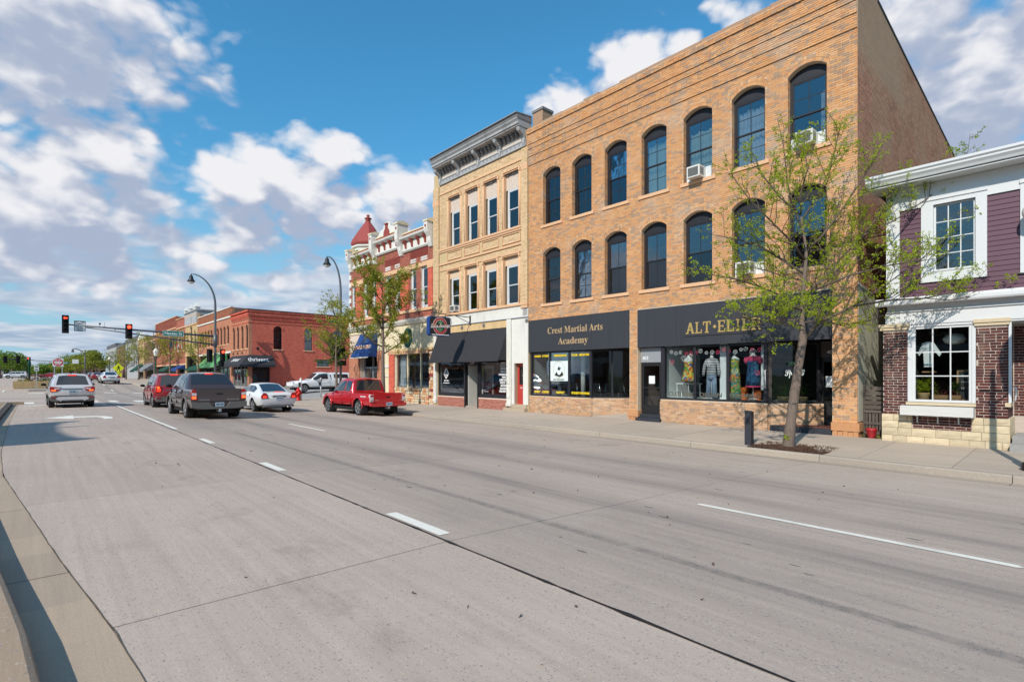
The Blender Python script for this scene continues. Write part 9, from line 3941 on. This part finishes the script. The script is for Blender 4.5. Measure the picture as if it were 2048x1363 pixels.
def mannequin(label, x, y, z, kind):
 t = thing('mannequin', label, 'mannequin', (x, y, z), group='mannequins in the clothing shop window')
 mb = MB()
 # neck, shoulders and bust (faces the street, -X)
 ell_tube(mb, [(.075, .11, .98, 0), (.105, .155, 1.06, 0), (.10, .14, 1.16, 0), (.12, .155, 1.27, -.015), (.115, .17, 1.36, -.01), (.085, .175, 1.42, 0), (.055, .11, 1.465, .005), (.048, .055, 1.50, .01), (.046, .05, 1.57, .01), (.02, .02, 1.585, .01)], (x, y, z))
 mb.tube([(x, y, z), (x, y, z + 1.0)], .018, 8)
 mb.lathe([(.15, z), (.15, z + .015), (.02, z + .04)], (x, y, 0), 14)
 mb.build('torso_form', 'skin_white', t)
 mb = MB()
 r = random.Random(int(y * 10))
 if kind == 'floral':
  prof = [(.22, .27, .62, -.01), (.20, .24, .72, -.01), (.15, .20, .92, 0), (.112, .162, 1.08, 0), (.11, .15, 1.16, 0), (.132, .165, 1.26, -.015), (.125, .172, 1.33, -.012)]
  ell_tube(mb, prof, (x, y, z), 26)
  for s in (-1, 1):
   mb.tube([(x - .10, y + s * .10, z + 1.33), (x - .02, y + s * .12, z + 1.43), (x + .08, y + s * .10, z + 1.34)], .010, 5)
  mb.build('dress', 'cloth_floral', t)
 elif kind == 'stripe':
  ell_tube(mb, [(.12, .17, .86, 0), (.125, .175, .95, 0), (.12, .165, 1.1, 0), (.135, .18, 1.28, -.015), (.13, .20, 1.38, -.01), (.10, .19, 1.43, 0), (.06, .10, 1.475, .005)], (x, y, z), 24)
  for s in (-1, 1):
   mb.tube([(x, y + s * .17, z + 1.40), (x - .01, y + s * .25, z + 1.22), (x - .02, y + s * .28, z + 1.02), (x - .04, y + s * .29, z + .84)], [.06, .058, .055, .045], 10)
  mb.build('striped_top', 'cloth_stripe', t)
  mb = MB()
  ell_tube(mb, [(.115, .165, .70, 0), (.125, .18, .80, 0), (.118, .168, .90, 0)], (x, y, z), 20)
  for s in (-1, 1):
   mb.tube([(x, y + s * .085, z + .76), (x, y + s * .10, z + .5), (x, y + s * .115, z + .06)], [.092, .088, .098], 12)
  mb.build('jeans', 'cloth_denim', t)
 elif kind == 'maxi':
  ell_tube(mb, [(.20, .25, .05, 0), (.17, .22, .4, 0), (.15, .20, .8, 0), (.115, .165, 1.08, 0), (.112, .155, 1.16, 0), (.132, .168, 1.28, -.015), (.12, .18, 1.38, -.01), (.09, .15, 1.42, 0)], (x, y, z), 24)
  mb.build('long_dress', 'cloth_maxi', t)
 else:
  ell_tube(mb, [(.13, .18, 1.1, 0), (.135, .178, 1.26, -.015), (.128, .195, 1.37, -.01), (.10, .19, 1.42, 0), (.075, .14, 1.45, 0)], (x, y, z), 20)
  for s in (-1, 1):
   mb.ball((x, y + s * .22, z + 1.31), .10, 12, 8, (.95, .9, 1.25))
  mb.build('pink_blouse', 'cloth_pink', t)
  mb = MB()
  ell_tube(mb, [(.19, .24, .46, -.01), (.17, .215, .7, -.01), (.155, .20, .9, 0), (.14, .185, 1.06, 0), (.15, .195, 1.18, -.012), (.148, .19, 1.27, -.016)], (x, y, z), 22)
  for s in (-1, 1):
   mb.tube([(x - .13, y + s * .09, z + 1.27), (x - .06, y + s * .10, z + 1.43), (x + .1, y + s * .09, z + 1.3)], .014, 5)
  mb.build('blue_pinafore', 'cloth_tiedye', t)
  mb = MB()
  ell_tube(mb, [(.20, .25, .40, -.01), (.19, .24, .455, -.01)], (x, y, z), 20)
  mb.build('hem', 'cloth_pink', t)
 return t


zf = .79
mannequin('mannequin in a short floral sundress behind the left shop pane', 17.78, 9.98, zf, 'floral')
mannequin('mannequin in a black and white striped top and pale jeans', 17.80, 9.10, zf - .02, 'stripe')
mannequin('mannequin in a long green and orange patterned dress', 17.85, 8.30, zf - .02, 'maxi')
mannequin('mannequin in a pink blouse under a blue tie-dye pinafore', 17.76, 7.62, zf + .03, 'pink')


def folded_clothes(label, x, y, z, m, w, h):
 t = thing('clothes_stack', label, 'clothes', (x, y, z))
 for k in range(3):
  mb = MB()
  mb.box(x - .15, x + .15, y - w / 2 + .02 * (k % 2), y + w / 2, z + k * h / 3 + .002, z + (k + 1) * h / 3)
  mb.build('garment', m, t)


folded_clothes('orange garments hung low beside the blue pinafore', 17.95, 7.45, zf, 'cloth_orange', .36, .34)
folded_clothes('orange scarf folded left of the blue pinafore', 18.02, 8.0, zf, 'cloth_orange', .14, .42)


def side_table():
 t = thing('display_table', 'small white display table under the floral sundress', 'table', (18.1, 10.1, zf))
 mb = MB()
 mb.box(17.95, 18.35, 9.75, 10.6, zf + .50, zf + .54)
 mb.build('table_top', 'room_wall', t)
 for dx in (17.98, 18.3):
  for dy in (9.8, 10.55):
   mb = MB()
   mb.box(dx, dx + .03, dy, dy + .03, zf, zf + .498)
   mb.build('leg', 'room_wall', t)


side_table()


def fern(label, x, y, z, r, n, h=.25, seed=1, pot='planter_stone', m='leaf_dark', droop=.6):
 t = thing('potted_fern', label, 'plant', (x, y, z))
 mb = MB()
 mb.lathe([(r * .35, z), (r * .45, z + .22), (r * .48, z + .24)], (x, y, 0), 14)
 mb.build('pot', pot, t)
 rg = random.Random(seed)
 mb = MB()
 for k in range(n):
  a = rg.uniform(0, 6.28)
  l = r * rg.uniform(.7, 1.2)
  up = h * rg.uniform(.4, 1.4)
  prev = None
  for i in range(9):
   f = i / 8
   p = Vector((x + math.cos(a) * l * f, y + math.sin(a) * l * f, z + .24 + up * math.sin(f * 2.4) - droop * l * f * f))
   for s in (-1, 1):
    wv = Vector((-math.sin(a), math.cos(a), 0)) * s * .055 * (1.1 - f)
    o = len(mb.v)
    mb.v += [tuple(p), tuple(p + wv + Vector((0, 0, .012))), tuple(p + wv * .8 + Vector((math.cos(a) * .03, math.sin(a) * .03, -.005)))]
    mb.f.append((o, o + 1, o + 2)); mb.mi.append(0); mb.sm.append(False)
 mb.build('fronds', m, t, fix=False)


fern('bushy green fern behind the angled clothing shop pane', 18.25, 6.85, zf - .1, .42, 60, .4, 3)
fern('second green fern near the entrance of the clothing shop', 18.55, 6.35, zf - .1, .36, 50, .4, 4)
fern('spreading green fern in the lower left of the nine-pane shop window', 17.45, 3.02, .93, .32, 70, .34, 5, m='leaf_fresh')


def crate_of_flowers():
 t = thing('flower_crate', 'wooden crate of plants with red flowers inside the nine-pane window', 'crate', (17.55, 2.5, .92))
 mb = MB()
 for k in range(2):
  mb.box(17.42, 17.445, 2.25, 2.85, .93 + k * .10, 1.02 + k * .10)
 mb.box(17.446, 17.7, 2.25, 2.28, .93, 1.12)
 mb.box(17.446, 17.7, 2.82, 2.85, .93, 1.12)
 mb.build('crate', mat('crate_wood', (.30, .17, .08), .8, .25, 9), t)
 r = random.Random(9)
 mb = MB()
 leaf_cloud(mb, (17.56, 2.55, 1.17), (.12, .26, .08), 120, .06, r, 0)
 mb.build('flowers', 'leaf_red', t, fix=False)
 mb = MB()
 leaf_cloud(mb, (17.56, 2.36, 1.32), (.08, .10, .16), 60, .08, r, 0)
 mb.build('foliage', 'leaf_dark', t, fix=False)


crate_of_flowers()


def chalkboard():
 t = thing('chalkboard', 'dark chalkboard easel with wooden frame leaning in the shop window', 'chalkboard', (17.7, 2.2, .92))
 mb = MB()
 A = lambda y, z: (17.58 + (z - .93) * .18, y, z)
 def fr(y0, y1, z0, z1):
  p = [A(y0, z0), A(y1, z0), A(y1, z1), A(y0, z1)]
  mb.hexa([(a - .012, b, c) for a, b, c in p] + [(a + .012, b, c) for a, b, c in p])
 fr(2.33, 2.37, .93, 1.78); fr(1.99, 2.03, .93, 1.78); fr(2.03, 2.33, 1.73, 1.78); fr(2.03, 2.33, .98, 1.02)
 mb.build('frame', 'crate_wood', t)
 mb = MB()
 fr(2.03, 2.33, 1.02, 1.73)
 mb.build('board', 'black_letter', t)
 for k, s in enumerate(('ICE TEA', 'HOURS', '10 - 5')):
  text('chalk_writing', s, .055, 'white_letter', t, (17.58 + (1.62 - k * .16 - .93) * .18 - .016, 2.18, 1.62 - k * .16), width=.18)


chalkboard()


def pendant(label, x, y, z, r, m='lamp_glass'):
 t = thing('pendant_lamp', label, 'lamp', (x, y, z))
 mb = MB()
 mb.lathe([(.03, z + r * .55), (r * .7, z + r * .45), (r, z + .0), (r * .75, z - r * .42), (r * .3, z - r * .55)], (x, y, 0), 18)
 mb.build('shade', m, t)
 mb = MB()
 mb.tube([(x, y, z + r * .5), (x, y, 2.98)], .006, 5)
 mb.build('cord', 'metal_black', t)


pendant('pale oval pendant lamp hanging inside the nine-pane shop window', 17.75, 2.42, 2.58, .26)


def hanging_shirt():
 t = thing('hanging_shirt', 'pale shirt hanging in the upper left of the nine-pane window', 'clothes', (17.6, 2.93, 1.7))
 mb = MB()
 mb.prism([(3.02, 1.85), (2.84, 1.85), (2.82, 2.3), (2.70, 2.12), (2.66, 2.2), (2.82, 2.5), (2.90, 2.52), (2.96, 2.52), (3.06, 2.48), (3.16, 2.2), (3.12, 2.15), (3.04, 2.3)], 17.55, 17.60, 'x')
 mb.build('shirt', 'room_wall', t)
 mb = MB()
 mb.box(17.5, 17.75, 2.78, 3.06, 1.70, 1.74)
 mb.build('shelf_board', 'crate_wood', t)


hanging_shirt()


def chair(x, y, z, rz):
 t = thing('stacking_chair', 'black chair in the corner of the leftmost martial arts pane', 'chair', (x, y, z), rz, group='chairs inside the martial arts window')
 mb = MB()
 mb.box(-.21, .21, -.21, .21, .43, .46)
 mb.build('seat', 'door_black', t, local=True)
 mb = MB()
 mb.hexa([(-.21, .19, .55), (.21, .19, .55), (.21, .215, .55), (-.21, .215, .55), (-.17, .26, .90), (.17, .26, .90), (.17, .285, .90), (-.17, .285, .90)])
 mb.build('backrest', 'door_black', t, local=True)
 for sx in (-.2, .2):
  mb = MB()
  mb.tube([(sx, -.2, 0), (sx, -.17, .43)], .012, 6)
  mb.build('leg', 'chrome', t, local=True)
  mb = MB()
  mb.tube([(sx, .22, 0), (sx, .19, .43), (sx, .27, .9)], .012, 6)
  mb.build('leg', 'chrome', t, local=True)
 return t


ch = chair(18.3, 17.0, .36, rad(90))
for k, (x, y, a, lb) in enumerate(((18.3, 16.4, 92, 'black chair just below the left edge of the mint poster'), (18.3, 15.8, 88, 'black chair below the right edge of the mint poster'), (18.9, 15.0, 90, 'black chair behind the third martial arts pane'), (19.2, 14.5, 90, 'black chair behind the frame post of the splayed window'),
           (19.6, 14.0, 60, 'first black chair seen through the splayed martial arts window'), (20.0, 13.5, 60, 'second black chair seen through the splayed martial arts window'), (20.4, 13.2, 60, 'last black chair seen through the splayed martial arts window'))):
 c = copy_tree(ch)
 c['label'] = lb
 c.location = (x, y, .36)
 c.rotation_euler = (0, 0, rad(a))


def pallet_gate():
 x = 17.78
 t = thing('pallet_gate', 'weathered grey gate of pallet boards closing the alley', 'gate', (x, 4.2, -.2))
 y0, y1 = 3.93, 4.43
 r = random.Random(5)
 for k in range(5):
  z = .66 + k * .135
  mb = MB()
  mb.box(x - .012 + r.uniform(-.006, .006), x + .012, y0 + r.uniform(0, .01), y1 - r.uniform(0, .01), z, z + .10 + r.uniform(-.01, .012))
  mb.build('board', 'wood_grey', t)
 for k in range(6):
  y = y0 + .01 + k * .083
  mb = MB()
  mb.box(x - .012, x + .012, y, y + .056, -.16 + r.uniform(0, .03), .62)
  mb.build('board', 'wood_grey', t)
 for z in (-.05, .22, .56):
  mb = MB()
  mb.box(x - .036, x - .014 if z == .22 else x - .013, y0, y1, z, z + .07)
  mb.build('rail', 'wood_grey', t)
 for y in (y0 - .04, y1 + .0):
  mb = MB()
  mb.box(x + .014, x + .07, y, y + .05, -.2, 1.36)
  mb.build('post', 'wood_grey', t)


pallet_gate()


def red_pot():
 x, y, z = 17.42, 4.18, -.135
 t = thing('flower_pot', 'round red flower pot standing before the alley gate', 'flower pot', (x, y, z))
 mb = MB()
 mb.lathe([(.085, z), (.09, z + .02), (.125, z + .20), (.132, z + .205), (.14, z + .27), (.125, z + .27), (.115, z + .22), (.01, z + .215)], (x, y, 0), 22)
 for k in range(4):
  mb.lathe([(.094 + .008 * k, z + .05 + k * .036), (.101 + .008 * k, z + .06 + k * .036), (.098 + .008 * k, z + .07 + k * .036)], (x, y, 0), 22)
 mb.build('pot', 'pot_red', t)


red_pot()
mb = MB()
r = random.Random(8)
for k in range(60):
 leaf(mb, (17.45 + r.uniform(0, .25), 3.95 + r.uniform(0, .5), -.12 + r.uniform(0, .06)), r.uniform(.03, .08), r)
mb.build('alley_weeds', 'leaf_street', None, kind='stuff', label='small weeds at the foot of the alley gate', fix=False)
mb = MB()
mb.box(17.36, 34, 3.86, 4.48, -.4, -.15)
mb.build('alley_ground', 'earth', None, kind='structure')
# litter and pebbles on the road
mb = MB()
r = random.Random(31)
for k in range(90):
 x, y = r.uniform(.5, 12), r.uniform(1.5, 14)
 leaf(mb, (x, y, road_z(x) + .008), r.uniform(.02, .055), r)
mb.build('leaf_litter', mat('dry_leaf', (.10, .07, .05), .9, .4, 30), None, kind='stuff', label='scattered dry leaves and grit on the concrete road', fix=False)
